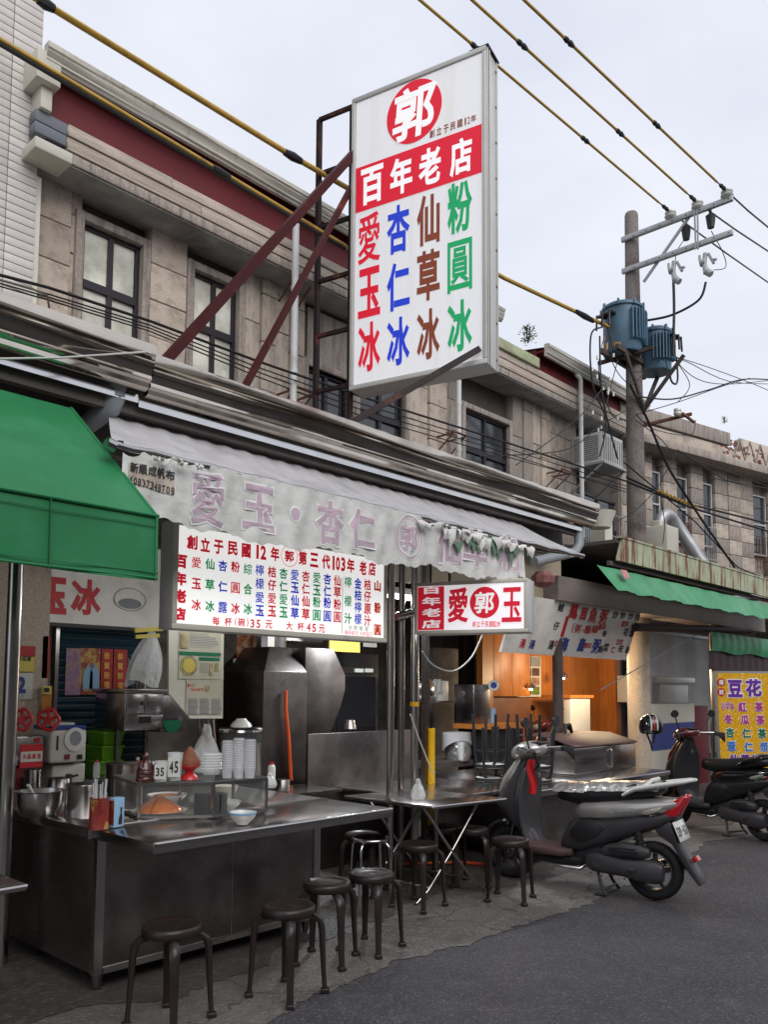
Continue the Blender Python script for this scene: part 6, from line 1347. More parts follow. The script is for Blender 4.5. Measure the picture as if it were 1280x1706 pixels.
# ================================================================== right-hand shop
rs = thing('wood_interior', 'orange wood-clad interior wall of the neighbouring shop', 'wall panelling', (9.5, 7.2, 0))
YW = 7.0
def xw(px, Y=YW): return at(px, 1180, Y=Y).x
m = MB(); m.span((xw(862), YW, 0), (xw(1000), YW+.04, 2.88)); P('wall_panel', m, 'wood_orange', rs, w=True)
for i in range(2):
    a = xw(798)+.01+i*(xw(862)-xw(798)-.03)/2; b = a+(xw(862)-xw(798)-.03)/2-.008; m = MB(); m.span((a, YW-.25, 1.5), (b, YW, 2.88)); P('cupboard_door', m, 'wood_orange', rs, w=True, bevel=.004)
m = MB(); m.span((xw(765), YW-.4, 0), (xw(783), YW-.3, 2.88)); P('wood_post', m, 'wood_orange', rs, w=True)
m = MB(); m.span((xw(1000), YW-.3, 0), (xw(1008), YW+.03, 2.88)); P('wood_edge', m, 'wood_orange', rs, w=True)
m = MB(); m.span((xw(1008)+.01, YW-.02, 0), (xw(1036), YW+.03, 2.88)); P('brown_panel', m, 'wood_dark', rs, w=True)
m = MB(); m.span((xw(783), YW+.1, 0), (xw(800), YW+.2, 2.88)); P('dark_gap', m, 'black_box', rs, w=True)
m = MB(); m.span((xw(798), YW-.24, 0), (xw(862), YW-.0, 1.48)); P('lower_cabinet', m, 'wood_dark', rs, w=True)
def slabw(*a, **k): return slab(*a, **k)
t = slab(857, 1093, 902, 1161, 6.95, .02, 'paper', 'food_poster', lab='poster with a grid of food photos on the orange wall', cat='poster'); slab(858, 1094, 901, 1110, 6.94, .004, 'paint_grey', 'header', t)
mat('food_a', (.14, .22, .03), .4, var=.5, scale=20); mat('food_b', (.10, .05, .035), .4, var=.5, scale=20); mat('food_c', (.30, .17, .12), .4, var=.6, scale=20)
for i in range(3):
    for j in range(3): slab(861+i*13.5, 1113+j*15.5, 872.5+i*13.5, 1126+j*15.5, 6.94, .004, ('food_a', 'food_c', 'food_b')[(i+j*2) % 3], 'photo', t)
for px, py in ((885, 1148), (939, 1130)):
    q = at(px, py, Y=6.7); l = thing('pendant_lamp', 'small glass pendant lamp %s the food poster' % ('hanging in front of' if px < 900 else 'hanging to the right of'), 'lamp', q)
    m = MB(); m.lathe((0, 0, 0), [(.03, 0), (.07, .01), (.075, .05), (.04, .07), (.02, .09), (0, .1)], 16); P('shade', m, 'chrome', l, smooth=50); m = MB(); m.tube([(0, 0, .09), (0, 0, .5)], .004, 5); P('cord', m, 'wire_black', l)
    m = MB(); m.lathe((0, 0, -.02), [(0, 0), (.025, .005), (.025, .02), (0, .022)], 10); P('bulb', m, 'lamp_warm', l, smooth=50)
    ld = bpy.data.lights.new('bulb_light', 'POINT'); ld.energy = 32; ld.color = (1, .74, .45); ld.shadow_soft_size = .15; b_ = bpy.data.objects.new('bulb_light', ld); COL.objects.link(b_); b_.parent = l; b_.location = (0, -.9, .15)
fr = thing('chest_freezer', 'upright pale refrigerator standing in front of the orange wall', 'refrigerator', at(975, 1290, Y=6.3)); slab(952, 1162, 985, 1330, 6.3, .12, 'white_plastic', 'body', fr, bevel=.01, z=0); slab(951, 1158, 990, 1163, 6.28, .5, 'wood_orange', 'top_board', fr)
# clear plastic sheeting booth with freezer, box and banner
bo_ = thing('plastic_booth', 'booth of clear plastic sheeting around white equipment', 'booth', at(1110, 1300, Y=6.0))
a = at(1046, 1060, Y=5.9); b = at(1182, 1060, Y=5.9); zt_ = at(1110, 1055, Y=5.9).z
m = MB(); m.grid(40, 12, lambda u, v: V(a.x+(b.x-a.x)*u, 5.9+.02*math.sin(u*22)+.01*math.sin(v*9+u*5), .9+(zt_-.9)*v)); P('sheeting', m, 'film', bo_, w=True, smooth=60)
m = MB(); m.bar((a.x, 5.88, zt_), (b.x, 5.88, zt_), .05); m.bar((a.x, 5.88, 0), (a.x, 5.88, zt_), .05); P('frame', m, 'galvanised', bo_, w=True)
slab(1050, 1060, 1190, 1200, 7.5, .1, 'booth_wall', 'booth_wall', lab='dark grey wall inside the plastic booth', cat='wall')
t = slab(1051, 1172, 1158, 1290, 5.8, .02, 'paint_grey', 'banner', lab='grey banner with a dark blue band hung on the booth', cat='banner', bevel=.002); slab(1051, 1206, 1158, 1249, 5.795, .003, 'paint_blue', 'blue_band', t); slab(1051, 1173, 1158, 1205, 5.796, .003, 'panel_cream', 'pale_band', t); slab(1051, 1250, 1158, 1290, 5.796, .003, 'panel_cream', 'pale_band', t)
slab(1057, 1126, 1088, 1170, 6.3, .3, 'paper', 'carton', lab='beige carton standing in the booth', cat='carton', bevel=.004)
q = at(1125, 1172, Y=6.4); t = thing('rice_cooker_box', 'white equipment with a rounded lid in the booth', 'machine', q); slab(1100, 1140, 1148, 1172, 6.4, .4, 'white_plastic', 'body', t, bevel=.02); slab(1095, 1128, 1160, 1139, 6.35, .5, 'white_plastic', 'lid', t, bevel=.03)
slab(1158, 1176, 1182, 1300, 5.85, .4, 'maroon', 'maroon_cabinet', lab='dark maroon cabinet beside the banner', cat='cabinet', z=0, bevel=.01)
m = MB(); a = at(1186, 1120, Y=5.0); m.tube([(a.x, 5.0, 0), (a.x, 5.0, 2.8)], .03, 10); solo('booth_post', m, 'steel', 'thin steel post at the left of the yellow sign', 'post')
m = MB(); q = at(1188, 1130, Y=4.95)
for i in range(5): m.tube(bez([q+V(.02*i, 0, .1), q+V(-.03+.015*i, 0, -.2), q+V(.02+.01*i, 0, -.5)], 6), .008, 5)
solo('rope_bundle', m, 'paper_aged', 'bundle of rope tied to the post by the yellow sign', 'rope')
# long steel counter with reddish front
SZ = .70; a = at(1133, 1284, Z=SZ); b = at(905, 1312, Z=SZ); y_ = (a.y+b.y)/2
lc = thing('steel_stall_counter', 'long steel stall counter behind the grey scooter', 'counter', ((a.x+b.x)/2, y_, 0))
cx0 = at(880, 1316, Z=SZ).x; l_ = at(722, 1288, Z=SZ); YBk = 5.75
m = MB(); m.span((cx0, y_, SZ-.06), (a.x, YBk, SZ)); P('top', m, 'steel', lc, w=True, bevel=.01)
m = MB(); m.span((cx0+.25, y_+.12, .08), (a.x-.1, YBk-.1, SZ-.062)); P('body', m, 'steel_dull', lc, w=True, bevel=.01)
for x in (cx0+.3, a.x-.2):
    for y in (y_+.18, YBk-.2): m = MB(); m.tube([(x, y, .01), (x, y, .08)], .025, 10); P('foot', m, 'steel_dull', lc, w=True)
q = at(958, 1292, Z=SZ); bx = thing('steel_food_chest', 'stainless steel chest with hinged brown lid on the stall counter', 'food chest', (q.x, q.y, SZ))
e = at(1052, 1277, Z=SZ); hz = at(958, 1247, Y=q.y).z-SZ; q0 = at(905, 1290, Z=SZ)
m = MB(); m.span((q.x, q.y, SZ+.002), (e.x, q.y+.75, SZ+hz)); P('body', m, 'steel', bx, w=True, bevel=.012)
m = MB(); m.prism([(-.01, hz+.004), (.35, hz+.10), (.35, hz+.115), (-.01, hz+.02)], lambda y, z, d: V(d, q.y+y, SZ+z), q.x+.02, e.x+.02); m.span((q.x+.02, q.y+.35, SZ+hz+.1), (e.x+.02, q.y+.75, SZ+hz+.115)); P('lid', m, 'floor_brown', bx, w=True, bevel=.004)
m = MB(); m.tube([(e.x-.75, q.y+.5, SZ+hz+.1), (e.x-.75, q.y+.5, SZ+hz+.2), (e.x-.65, q.y+.5, SZ+hz+.22), (e.x-.6, q.y+.5, SZ+hz+.1)], .02, 8); P('handle', m, 'black_plastic', bx, w=True, smooth=50)
m = MB(); xx = q.x+(e.x-q.x)*.55; m.tube([(xx, q.y-.005, SZ+.04), (xx, q.y-.025, SZ+.06), (xx, q.y-.025, SZ+hz-.06), (xx, q.y-.005, SZ+hz-.04)], .012, 8); P('handle', m, 'steel', bx, w=True)
# stools stacked upside down on the counter
def inv_stool(px, py, rz, lab, up=0):
    q = at(px, py, Z=SZ+.03); q.z += up-.02; t = thing('upturned_stool', lab, 'stool', q, rz, 'stools turned upside down on the stall counter')
    m = MB(); m.lathe((0, 0, 0), [(0, .0), (.14, 0), (.15, .012), (.15, .03), (.135, .035), (0, .035)], 28); P('seat', m, 'white_plastic', t, smooth=40)
    m = MB(); m.lathe((0, 0, 0), [(.151, .004), (.156, .01), (.156, .03), (.151, .036)], 28, cap=False); m.tube([(math.cos(i*.3142)*.15, math.sin(i*.3142)*.15, .16) for i in range(21)], .007, 6); P('seat_rim', m, 'black_plastic', t, smooth=60)
    for k in range(4):
        a = k*math.pi/2; d = V(math.cos(a), math.sin(a), 0); m = MB(); m.tube([d*.10+V(0, 0, .035), d*.14+V(0, 0, .05), d*.155+V(0, 0, .12), d*.18+V(0, 0, .52)], .0145, 8); P('leg', m, 'black_plastic', t, smooth=50)
for a_ in ((818, 1297, .2, 'upturned black-legged stool at the left of the row on the stall counter'), (818, 1297, .9, 'upper upturned stool stacked over the leftmost one', .13), (893, 1300, .8, 'upper upturned stool stacked over the one behind the headlamp', .13), (852, 1296, .7, 'upturned black-legged stool in the middle of the row'), (893, 1300, .35, 'upturned black-legged stool partly behind the scooter headlamp')): inv_stool(*a_)
q = at(780, 1300, Z=SZ); t = thing('side_table', 'low steel table to the left of the stall counter', 'table', (q.x, q.y+.3, 0)); 
a = at(721, 1289, Z=.72); b = at(880, 1309, Z=.72)
m = MB(); m.span((b.x-1.3, b.y, .68), (b.x-.1, a.y+.1, .72)); P('top', m, 'steel', t, w=True, bevel=.008)
for x in (b.x-1.2, b.x-.2):
    for y in (b.y+.1, a.y-.1): m = MB(); m.tube([(x, y, 0), (x, y, .68)], .02, 8); P('leg', m, 'steel_dull', t, w=True)
# clutter between the posts and the wood wall
slab(722, 1268, 800, 1278, 6.0, .4, 'wood_grey', 'back_shelf', lab='dark shelf carrying the cloth-covered machine', cat='shelf')
q = at(762, 1267, Y=6.1); s = sc(q); m = MB()
m.grid(24, 14, lambda u, v: (lambda a, r: V(q.x+r*math.cos(a)*1.1, q.y+r*math.sin(a)*.6, q.z+(.33-.03*v if v < .4 else .32-.42*(v-.4)*(1-.65*abs(math.sin(a*2+.4))))))(2*math.pi*u, .19*min(1, v/.4)*(1+.10*max(0, v-.4)*math.sin(a_k*u)))) if False else m.grid(32, 14, lambda u, v: V(q.x+.2*min(1, v/.4)*math.cos(6.2832*u)*1.1, q.y+.14*min(1, v/.4)*math.sin(6.2832*u), q.z+.34-.02*v-max(0, v-.4)*.34*(1-.6*abs(math.sin(6.2832*u+.4)))))
cl = solo('draped_cloth', m, 'cloth_grey', 'grey cloth draped over a small machine behind the posts', 'cloth', smooth=60)
m = MB(); m.lathe(q+V(.02, 0, 0), [(0, 0), (.14, 0), (.16, .1), (.13, .28), (0, .3)], 20); solo('covered_machine', m, 'seat_foil', 'foil-wrapped machine under the grey cloth', 'machine', smooth=60)
m = MB(); q2 = at(796, 1267, Y=6.05); m.lathe(q2, [(0, 0), (.05, 0), (.06, .1), (.11, .2), (.1, .3), (.05, .36), (0, .37)], 16); solo('blender_jar', m, 'black_plastic', 'round black appliance right of the cloth-covered machine', 'appliance', smooth=60)
t, r, h = cyl('plastic_cup', 768, 1266, 13, 30, 'cup', 'single white cup in front of the draped cloth', 'cup', Y=5.95, prof=[(0, 0), (.7, 0), (1, 1), (0, 1)])
# sauce-pan rack and tote
q = at(725, 1150, Y=6.4); m = MB(); m.lathe((0, 0, 0), [(0, 0), (.10, .01), (.17, .08), (.18, .09), (.16, .085), (0, .03)], 20, axis='Y'); m.v = [(x+q.x-.2, z*0+y+q.y-.1, z+q.z) for x, y, z in m.v]; solo('hanging_pan', m, 'steel', 'steel wok lid leaning on the shelf behind the pipes', 'lid', smooth=50)
slab(728, 1134, 748, 1168, 6.35, .2, 'white_plastic', 'hanging_tub', lab='pale plastic tub with a cloth over it behind the pipes', cat='tub', bevel=.01)
q = at(731, 1133, Y=6.33); m = MB(); m.grid(10, 10, lambda u, v: V(q.x-.10+.13*u+.01*math.sin(v*8), 6.32-.015*math.sin(u*9), q.z+.01-.22*v*(1-.4*u))); solo('rag', m, 'cloth_grey', 'rag hanging over the pale tub', 'rag', smooth=60)
slab(690, 1085, 722, 1300, 7.2, .3, 'wood_grey', 'dark_cupboard', lab='dark cupboard in the gap behind the pipes', cat='cupboard'); slab(722, 1080, 764, 1290, 7.0, .3, 'shop_wall', 'rough_wall', lab='rough dark wall section left of the wood post', cat='wall')
slab(700, 1168, 760, 1171, 6.3, .3, 'steel', 'wall_shelf', lab='thin steel shelf below the pale tub', cat='shelf')
# drinks machine with round lamp
dm = thing('sealing_machine', 'grey upright machine with a white round fan on top', 'machine', at(802, 1206, Y=5.9)); slab(790, 1140, 817, 1206, 5.9, .3, 'steel_dull', 'body', dm, bevel=.008); slab(818, 1180, 826, 1204, 5.92, .2, 'paper_sky', 'blue_bottle', dm)
q = at(823, 1142, Y=5.85); m = MB(); d = -_F; ring = [q+(_R*math.cos(a)+V(0, 0, 1)*math.sin(a))*.052 for a in [i*math.pi/12 for i in range(25)]]; m.tube(ring, .016, 8); P('ring', m, 'porcelain', dm, w=True, smooth=50); m = MB(); m.tube([q, q-d*.04], .045, 16); P('fan_core', m, 'paint_blue', dm, w=True)
slab(812, 1206, 872, 1214, 5.7, .5, 'wood_orange', 'wood_counter', lab='narrow orange wood counter top behind the upturned stools', cat='counter'); slab(812, 1215, 872, 1290, 5.8, .3, 'black_box', 'counter_front', lab='dark panel under the narrow wood counter', cat='panel')
# wires
cable('loose_wire', bez([at(704, 1085, Y=4.7), at(722, 1108, Y=4.7), at(755, 1118, Y=4.7), at(785, 1096, Y=4.7), at(804, 1058, Y=4.7)], 8), .007, 'wire_white', 'white wire looping below the small shop sign')
cable('loose_wire', bez([at(684, 1190, Y=4.68), at(700, 1235, Y=4.68), at(722, 1290, Y=4.68)], 8), .006, 'wire_white', 'thin pale wire slanting across the steel pipe')
cable('tie_rope', [at(1000, 1150, Y=5.1), at(1165, 1055, Y=5.0)], .007, 'paint_grey', 'thin grey cord slanting across the plastic booth')
cable('orange_hose', bez([at(655, 1440, Z=.03), at(760, 1437, Z=.03), at(810, 1440, Z=.03)], 8), .014, 'hose_orange', 'orange hose lying on the floor behind the stools')
q = at(905, 964, Y=4.75); blob = MB(); blob.lathe(q-V(0, 0, .1), [(0, 0), (.06, .01), (.12, .05), (.13, .12), (.08, .17), (0, .18)], 10); solo('red_bag', blob, 'cloth_red_dull' if 'cloth_red_dull' in MATS else mat('cloth_red_dull', (.22, .09, .08), .6, var=.5, scale=12), 'faded red crumpled bag wedged above the small shop sign', 'bag')

# ================================================================== scooters
def ring(cx, cz, hy, hz, n=16, e=2.6, cy=0):
    r = []
    for j in range(n):
        a = 2*math.pi*j/n; c, s = math.cos(a), math.sin(a); r.append(V(cx, cy+hy*math.copysign(abs(c)**(2/e), c), cz+hz*math.copysign(abs(s)**(2/e), s)))
    return r
def scooter(name, label, paint, lower, front_paint=None, foil=True, tail=True, plate='339-HXU'):
    front_paint = front_paint or paint
    t = thing(name, label, 'scooter')
    R = .222; WB = 1.22
    for x0, nm, wd in ((0, 'rear_wheel', .055), (WB, 'front_wheel', .05)):
        m = MB(); m.lathe((x0, 0, R), [(R*.66, -wd*.7), (R*.8, -wd), (R*.93, -wd*.8), (R*.99, -wd*.35), (R, 0), (R*.99, wd*.35), (R*.93, wd*.8), (R*.8, wd), (R*.66, wd*.7), (R*.62, 0), (R*.66, -wd*.7)], 40, axis='Y', cap=False)
        w = P(nm, m, 'rubber', t, smooth=50)
        m = MB(); m.lathe((x0, 0, R), [(R*.62, -wd*.72), (R*.67, -wd*.72), (R*.67, wd*.72), (R*.62, wd*.72), (R*.60, 0), (R*.62, -wd*.72)], 32, axis='Y', cap=False)
        m.tube([(x0, -.06, R), (x0, .06, R)], .045, 14)
        for k in range(5): a = k*2*math.pi/5+.4; m.bar((x0+.03*math.cos(a), 0, R+.03*math.sin(a)), (x0+R*.62*math.cos(a), 0, R+R*.62*math.sin(a)), .035, .03)
        P('rim', m, 'dark_grey_plastic', w, smooth=50)
        m = MB(); m.lathe((x0, -.03 if x0 else .0, R), [(.085, -.002), (.085, .002)], 24, axis='Y'); P('brake_disc', m, 'steel', w)
    # swingarm engine: transmission case on the left (+y)
    m = MB(); m.loft([ring(-.10, .225, .035, .06, cy=.10), ring(-.05, .225, .05, .085, cy=.10), ring(.05, .225, .055, .09, cy=.10), ring(.2, .235, .055, .07, cy=.10), ring(.36, .25, .055, .08, cy=.10), ring(.45, .25, .05, .075, cy=.10), ring(.5, .25, .03, .05, cy=.10)]); P('transmission_case', m, 'dark_grey_plastic', t, smooth=60)
    m = MB(); m.loft([ring(.0, .36, .03, .03, cy=.10), ring(.06, .365, .05, .055, cy=.10), ring(.2, .37, .055, .06, cy=.10), ring(.33, .35, .05, .05, cy=.10), ring(.38, .34, .03, .03, cy=.10)]); P('air_box', m, 'dark_grey_plastic', t, smooth=60)
    m = MB()
    for k in range(3): m.bar((.05+.02*k, .156, .345+.022*k), (.3, .158, .34+.02*k), .006, .008)
    P('rib', m, 'black_plastic', t)
    m = MB(); m.loft([ring(.2, .3, .11, .09), ring(.42, .3, .13, .1), ring(.6, .26, .1, .07)]); P('engine_block', m, 'black_plastic', t, smooth=50)
    m = MB(); m.tube([(.35, -.1, .2), (.1, -.13, .2), (-.05, -.14, .24), (-.28, -.14, .3)], [.02, .04, .055, .05], 12); P('exhaust', m, 'steel_dull', t, smooth=50)
    m = MB(); m.tube([(.06, .09, .34), (.10, .1, .58)], .03, 10)
    for k in range(6): m.tube([(.065+.006*k, .09, .37+.03*k), (.068+.006*k, .09, .38+.03*k)], .042, 10)
    P('shock_absorber', m, 'black_plastic', t, smooth=40)
    # body under the seat: lower dark and upper painted shells
    m = MB(); m.loft([ring(.72, .36, .10, .05, 20), ring(.66, .42, .135, .12, 20), ring(.55, .47, .155, .17, 20), ring(.38, .52, .165, .16, 20), ring(.15, .575, .155, .115, 20), ring(-.05, .62, .125, .075, 20), ring(-.2, .66, .08, .035, 20)]); P('lower_side_cover', m, lower, t, smooth=60)
    m = MB(); m.loft([ring(.62, .61, .09, .07, 20), ring(.52, .635, .155, .10, 20), ring(.35, .65, .180, .098, 20), ring(.12, .685, .176, .082, 20), ring(-.08, .72, .145, .062, 20), ring(-.22, .75, .09, .035, 20)]); P('upper_side_panel', m, paint, t, smooth=60)
    for s in (1, -1):
        m = MB(); pts = [(.62, .48), (.56, .55), (.46, .585), (.36, .57), (.33, .52), (.40, .45), (.52, .40), (.6, .42)]; m.prism(pts, lambda x, z, d: V(x, d*s, z), .13, .172-.004); P('oval_vent', m, 'black_plastic', t, bevel=.008)
    for s in (1, -1):
        m = MB(); m.tube([(.60, .1*s, .565), (.5, .155*s, .585), (.3, .175*s, .605), (.1, .168*s, .635), (-.1, .13*s, .675)], .0045, 6); P('seam', m, 'rubber', t)
        m = MB(); m.prism([(.10, .665), (-.02, .70), (-.12, .725), (-.10, .69), (.0, .655)], lambda x, z, d: V(x, d*s, z), .12, .158); P('side_lens', m, 'headlamp', t, bevel=.006)
    m = MB()
    for s in (1, -1): m.tube([(.96, .22*s, 1.0), (1.06, .17*s, 1.02), (1.12, .1*s, .98), (1.09, .06*s, .92)], .006, 6)
    m.tube([(.92, .2, .98), (.9, .12, .88), (.98, .08, .82)], .007, 6); P('brake_hose', m, 'rubber', t, smooth=60)
    for s in (1, -1):
        m = MB(); m.tube([(.47, .168*s, .40), (.50, .16*s, .50), (.56, .15*s, .62)], .003, 5); P('seam', m, 'rubber', t)
    m = MB(); m.tube([(1.03, .17, .42), (1.05, .205, .55), (1.05, .20, .70), (1.02, .14, .82)], .004, 5); P('seam', m, 'rubber', t)
    m = MB(); m.tube([(.12, .157, .235), (.12, .16, .245)], .03, 14); m.tube([(.40, .152, .25), (.40, .158, .25)], .035, 14)
    for k in range(6): m.tube([(.0+.09*k, .148, .16+.012*(k % 2)), (.0+.09*k, .156, .16+.012*(k % 2))], .007, 6)
    P('case_bolt', m, 'dark_grey_plastic', t)
    m = MB(); m.tube([(.955, .0, .80), (.965, .0, .80)], .02, 12); P('key_lock', m, 'chrome', t)
    m = MB(); m.bar((1.255, .045, .66), (1.24, .045, .70), .05, .008); P('front_badge', m, 'chrome', t)
    # seat
    hs = .80
    def sring(x, z, hy, hz): return ring(x, z, hy, hz, 20, 3)
    m = MB(); m.loft([sring(.76, .745, .07, .04), sring(.72, .76, .12, .065), sring(.6, .755, .15, .075), sring(.4, .765, .155, .075), sring(.25, .79, .15, .075), sring(.1, .82, .14, .065), sring(-.05, .835, .11, .045), sring(-.1, .84, .05, .02)]); P('seat', m, 'seat_black', t, smooth=70)
    if foil:
        m = MB()
        m.grid(40, 20, lambda u, v: (lambda x, a: V(x, (.160-.05*max(0, .1-x)*2)*math.sin(a)*(1+.02*math.sin(u*60)), .757+.0+(.8-x)*.07*(1 if x < .5 else .3)+.088*math.cos(a)*(1 if True else 0)+.002*math.sin(u*47+v*9)))(.765-.85*u, -1.35+2.7*v)); P('reflective_cover', m, 'seat_foil', t, smooth=70)
    # grab rail
    m = MB()
    for s in (1, -1): m.tube([(.18, .165*s, .79), (.08, .175*s, .845), (-.1, .15*s, .885), (-.26, .09*s, .915), (-.31, .03*s, .925)], [.014, .022, .024, .022, .016], 10, flat=(1.3, .8))
    m.tube([(-.31, .03, .925), (-.31, -.03, .925)], .016, 10, flat=(1.3, .8)); m.tube([(.02, .15, .86), (-.02, .08, .91), (-.02, -.08, .91), (.02, -.15, .86)], .016, 8); P('grab_rail', m, 'white_plastic' if foil else 'black_paint', t, smooth=60)
    # tail light
    m = MB()
    for s in (1, -1): m.prism([(.03, .60), (-.2, .655), (-.275, .80), (-.25, .815), (-.13, .74), (-.10, .69)], lambda x, z, d: V(x, d*s, z), .03, .115-.02)
    m.prism([(-.14, .62), (-.21, .66), (-.28, .80), (-.2, .78)], lambda x, z, d: V(x, d, z), -.029, .029); P('tail_lamp', m, 'tail_red', t, bevel=.01)
    # rear fender, plate, flap
    m = MB(); m.prism([(-.02, .56), (-.14, .62), (-.20, .47), (-.33, .25), (-.37, .17), (-.345, .165), (-.26, .27), (-.16, .44), (-.06, .5)], lambda x, z, d: V(x, d, z), -.075, .075); P('rear_fender', m, 'dark_grey_plastic', t, bevel=.008)
    pm = Plane(V(-.21, 0, .545), V(0, -1, 0), V(.38, 0, .92)); m = MB(); pm.rect(m, -.13, -.075, .13, .075, .0, .004); pt_ = P('licence_plate', m, 'porcelain', t, bevel=.003)
    g = MB()
    for i, ch in enumerate(plate): pm.glyph(g, ch, -.1+i*.033, -.005, .024 if ch != '-' else .012, .075 if ch != '-' else .01, .03, .006)
    P('number', g, 'paint_black', pt_)
    m = MB(); m.tube([(-.305, 0, .36), (-.325, 0, .33)], .03, 10); P('reflector', m, 'tail_red', t)
    for s in (1, -1): m = MB(); m.loft([ring(-.02, .66, .02, .02, 10, cy=.13*s), ring(-.1, .70, .02, .03, 10, cy=.11*s), ring(-.16, .73, .012, .02, 10, cy=.09*s)]); P('indicator', m, 'headlamp', t, smooth=60)
    # floorboard and lower front
    m = MB(); m.loft([ring(.62, .30, .12, .035, 16, 4), ring(.7, .295, .17, .04, 16, 4), ring(.95, .29, .17, .04, 16, 4), ring(1.04, .33, .15, .05, 16, 4)]); P('floorboard', m, 'floor_brown' if foil else 'dark_grey_plastic', t, smooth=50)
    m = MB(); m.loft([ring(.55, .24, .11, .05), ring(.75, .225, .12, .05), ring(.98, .235, .11, .05)]); P('underbody', m, 'black_plastic', t, smooth=50)
    # leg shield (curved sheet) and front apron
    def sh_(z): return 1.02+.20*max(0, z-.35)**.9*0+.0
    m = MB()
    secs = [(1.00, .30, .13, .05), (1.06, .40, .17, .05), (1.08, .52, .20, .055), (1.08, .64, .215, .06), (1.06, .76, .19, .055), (1.03, .86, .12, .05), (1.01, .93, .07, .04)]
    rings = []
    for x, z, hy, hx in secs:
        r_ = []
        for j in range(20):
            a = 2*math.pi*j/20; c, s = math.cos(a), math.sin(a); r_.append(V(x+hx*s*(1 if s > 0 else .6)-.06*(abs(c)**2)*hy/.2*(.6), hy*math.copysign(abs(c)**.8, c), z))
        rings.append(r_)
    m.loft(rings); P('leg_shield', m, lower, t, smooth=60)
    m = MB(); rings = []
    for x, z, hy, hx in ((1.10, .42, .10, .05), (1.16, .50, .12, .10), (1.20, .58, .125, .14), (1.19, .66, .12, .12), (1.15, .75, .105, .09), (1.10, .85, .08, .06), (1.06, .93, .05, .04)):
        rings.append([V(x+hx*math.sin(2*math.pi*j/20), hy*math.copysign(abs(math.cos(2*math.pi*j/20))**.8, math.cos(2*math.pi*j/20)), z) for j in range(20)])
    m.loft(rings); P('front_apron', m, lower, t, smooth=60)
    m = MB(); rings = []
    for x, z, hy, hx in ((1.27, .64, .04, .06), (1.235, .70, .085, .085), (1.20, .77, .095, .085), (1.17, .82, .085, .07), (1.13, .89, .055, .05), (1.10, .95, .03, .03)):
        rings.append([V(x+hx*math.sin(2*math.pi*j/20), hy*math.cos(2*math.pi*j/20), z) for j in range(20)])
    m.loft(rings); P('front_panel', m, front_paint, t, smooth=60)
    # front fender and fork
    m = MB(); rings = []
    for i in range(13):
        a = math.radians(20+i*13); rr_ = R+.035; c = V(WB+math.cos(a)*rr_, 0, R+math.sin(a)*rr_); rad = V(math.cos(a), 0, math.sin(a)); w = .07*min(1, (i+1)/3, (13-i)/3)**.5
        rings.append([c+V(0, w*math.cos(b), 0)+rad*(.028*math.sin(b)) for b in [k*math.pi/8 for k in range(9)]]+[c+V(0, w*.9*math.cos(b), 0)+rad*(.018*math.sin(b)) for b in [k*math.pi/8 for k in range(8, -1, -1)]])
    m.loft(rings); P('front_fender', m, lower, t, smooth=60)
    m = MB()
    for s in (1, -1): m.tube([(WB+.0, .075*s, R), (1.14, .06*s, .55)], .02, 10)
    m.tube([(1.14, 0, .5), (1.03, 0, .98)], .03, 10); P('fork', m, 'steel_dull', t, smooth=50)
    # headset
    m = MB(); m.loft([ring(.90, 1.00, .05, .03, 18, 2.2), ring(.94, 1.00, .12, .055, 18, 2.2), ring(1.02, .99, .15, .075, 18, 2.2), ring(1.10, .975, .13, .075, 18, 2.2), ring(1.16, .96, .09, .06, 18, 2.2), ring(1.19, .955, .03, .03, 18, 2.2)]); P('headset_cowl', m, front_paint, t, smooth=60)
    m = MB(); m.loft([ring(1.10, .975, .10, .06, 18, 2.2), ring(1.17, .955, .085, .052, 18, 2.2), ring(1.205, .945, .03, .02, 18, 2.2)]); P('headlight', m, 'headlamp', t, smooth=60)
    m = MB(); m.box((.95, 0, 1.05), (.10, .16, .02)); P('dashboard', m, 'black_plastic', t, bevel=.008)
    m = MB(); m.tube([(.83, .36, .985), (.90, .28, 1.0), (.98, .1, 1.0), (.98, -.1, 1.0), (.90, -.28, 1.0), (.83, -.36, .985)], .012, 10); hb = P('handlebar', m, 'steel', t, smooth=60)
    for s in (1, -1):
        m = MB(); m.tube([(.885, .29*s, .998), (.815, .385*s, .982)], .019, 12); P('grip', m, 'rubber', hb, smooth=50)
        m = MB(); m.tube([(.95, .22*s, .985), (.93, .30*s, .975), (.87, .38*s, .965)], .007, 6); P('brake_lever', m, 'black_plastic', hb)
        m = MB(); m.tube([(.95, .2*s, 1.01), (.96, .24*s, 1.12), (.94, .28*s, 1.19)], .007, 6); P('mirror_stem', m, 'black_plastic', hb)
        m = MB(); rings = [[V(.94+dx, .30*s+.065*k*math.cos(a), 1.225+.045*k*math.sin(a)) for a in [j*math.pi/9 for j in range(18)]] for dx, k in ((-.012, .95), (-.008, 1), (.012, .8), (.02, .3))]; m.loft(rings); mr = P('mirror', m, 'black_plastic', hb, smooth=50)
    # stand, footrest
    m = MB()
    for s in (1, -1): m.tube([(.42, .09*s, .19), (.38, .12*s, .08), (.33, .14*s, .012)], .013, 8)
    m.tube([(.35, .13, .05), (.35, -.13, .05)], .01, 8); m.tube([(.33, .14, .012), (.42, .15, .012)], .011, 8); P('centre_stand', m, 'black_plastic', t)
    m = MB(); m.tube([(.5, .1, .22), (.52, .2, .2), (.72, .2, .2)], .014, 8); P('kick_lever', m, 'steel', t, smooth=50)
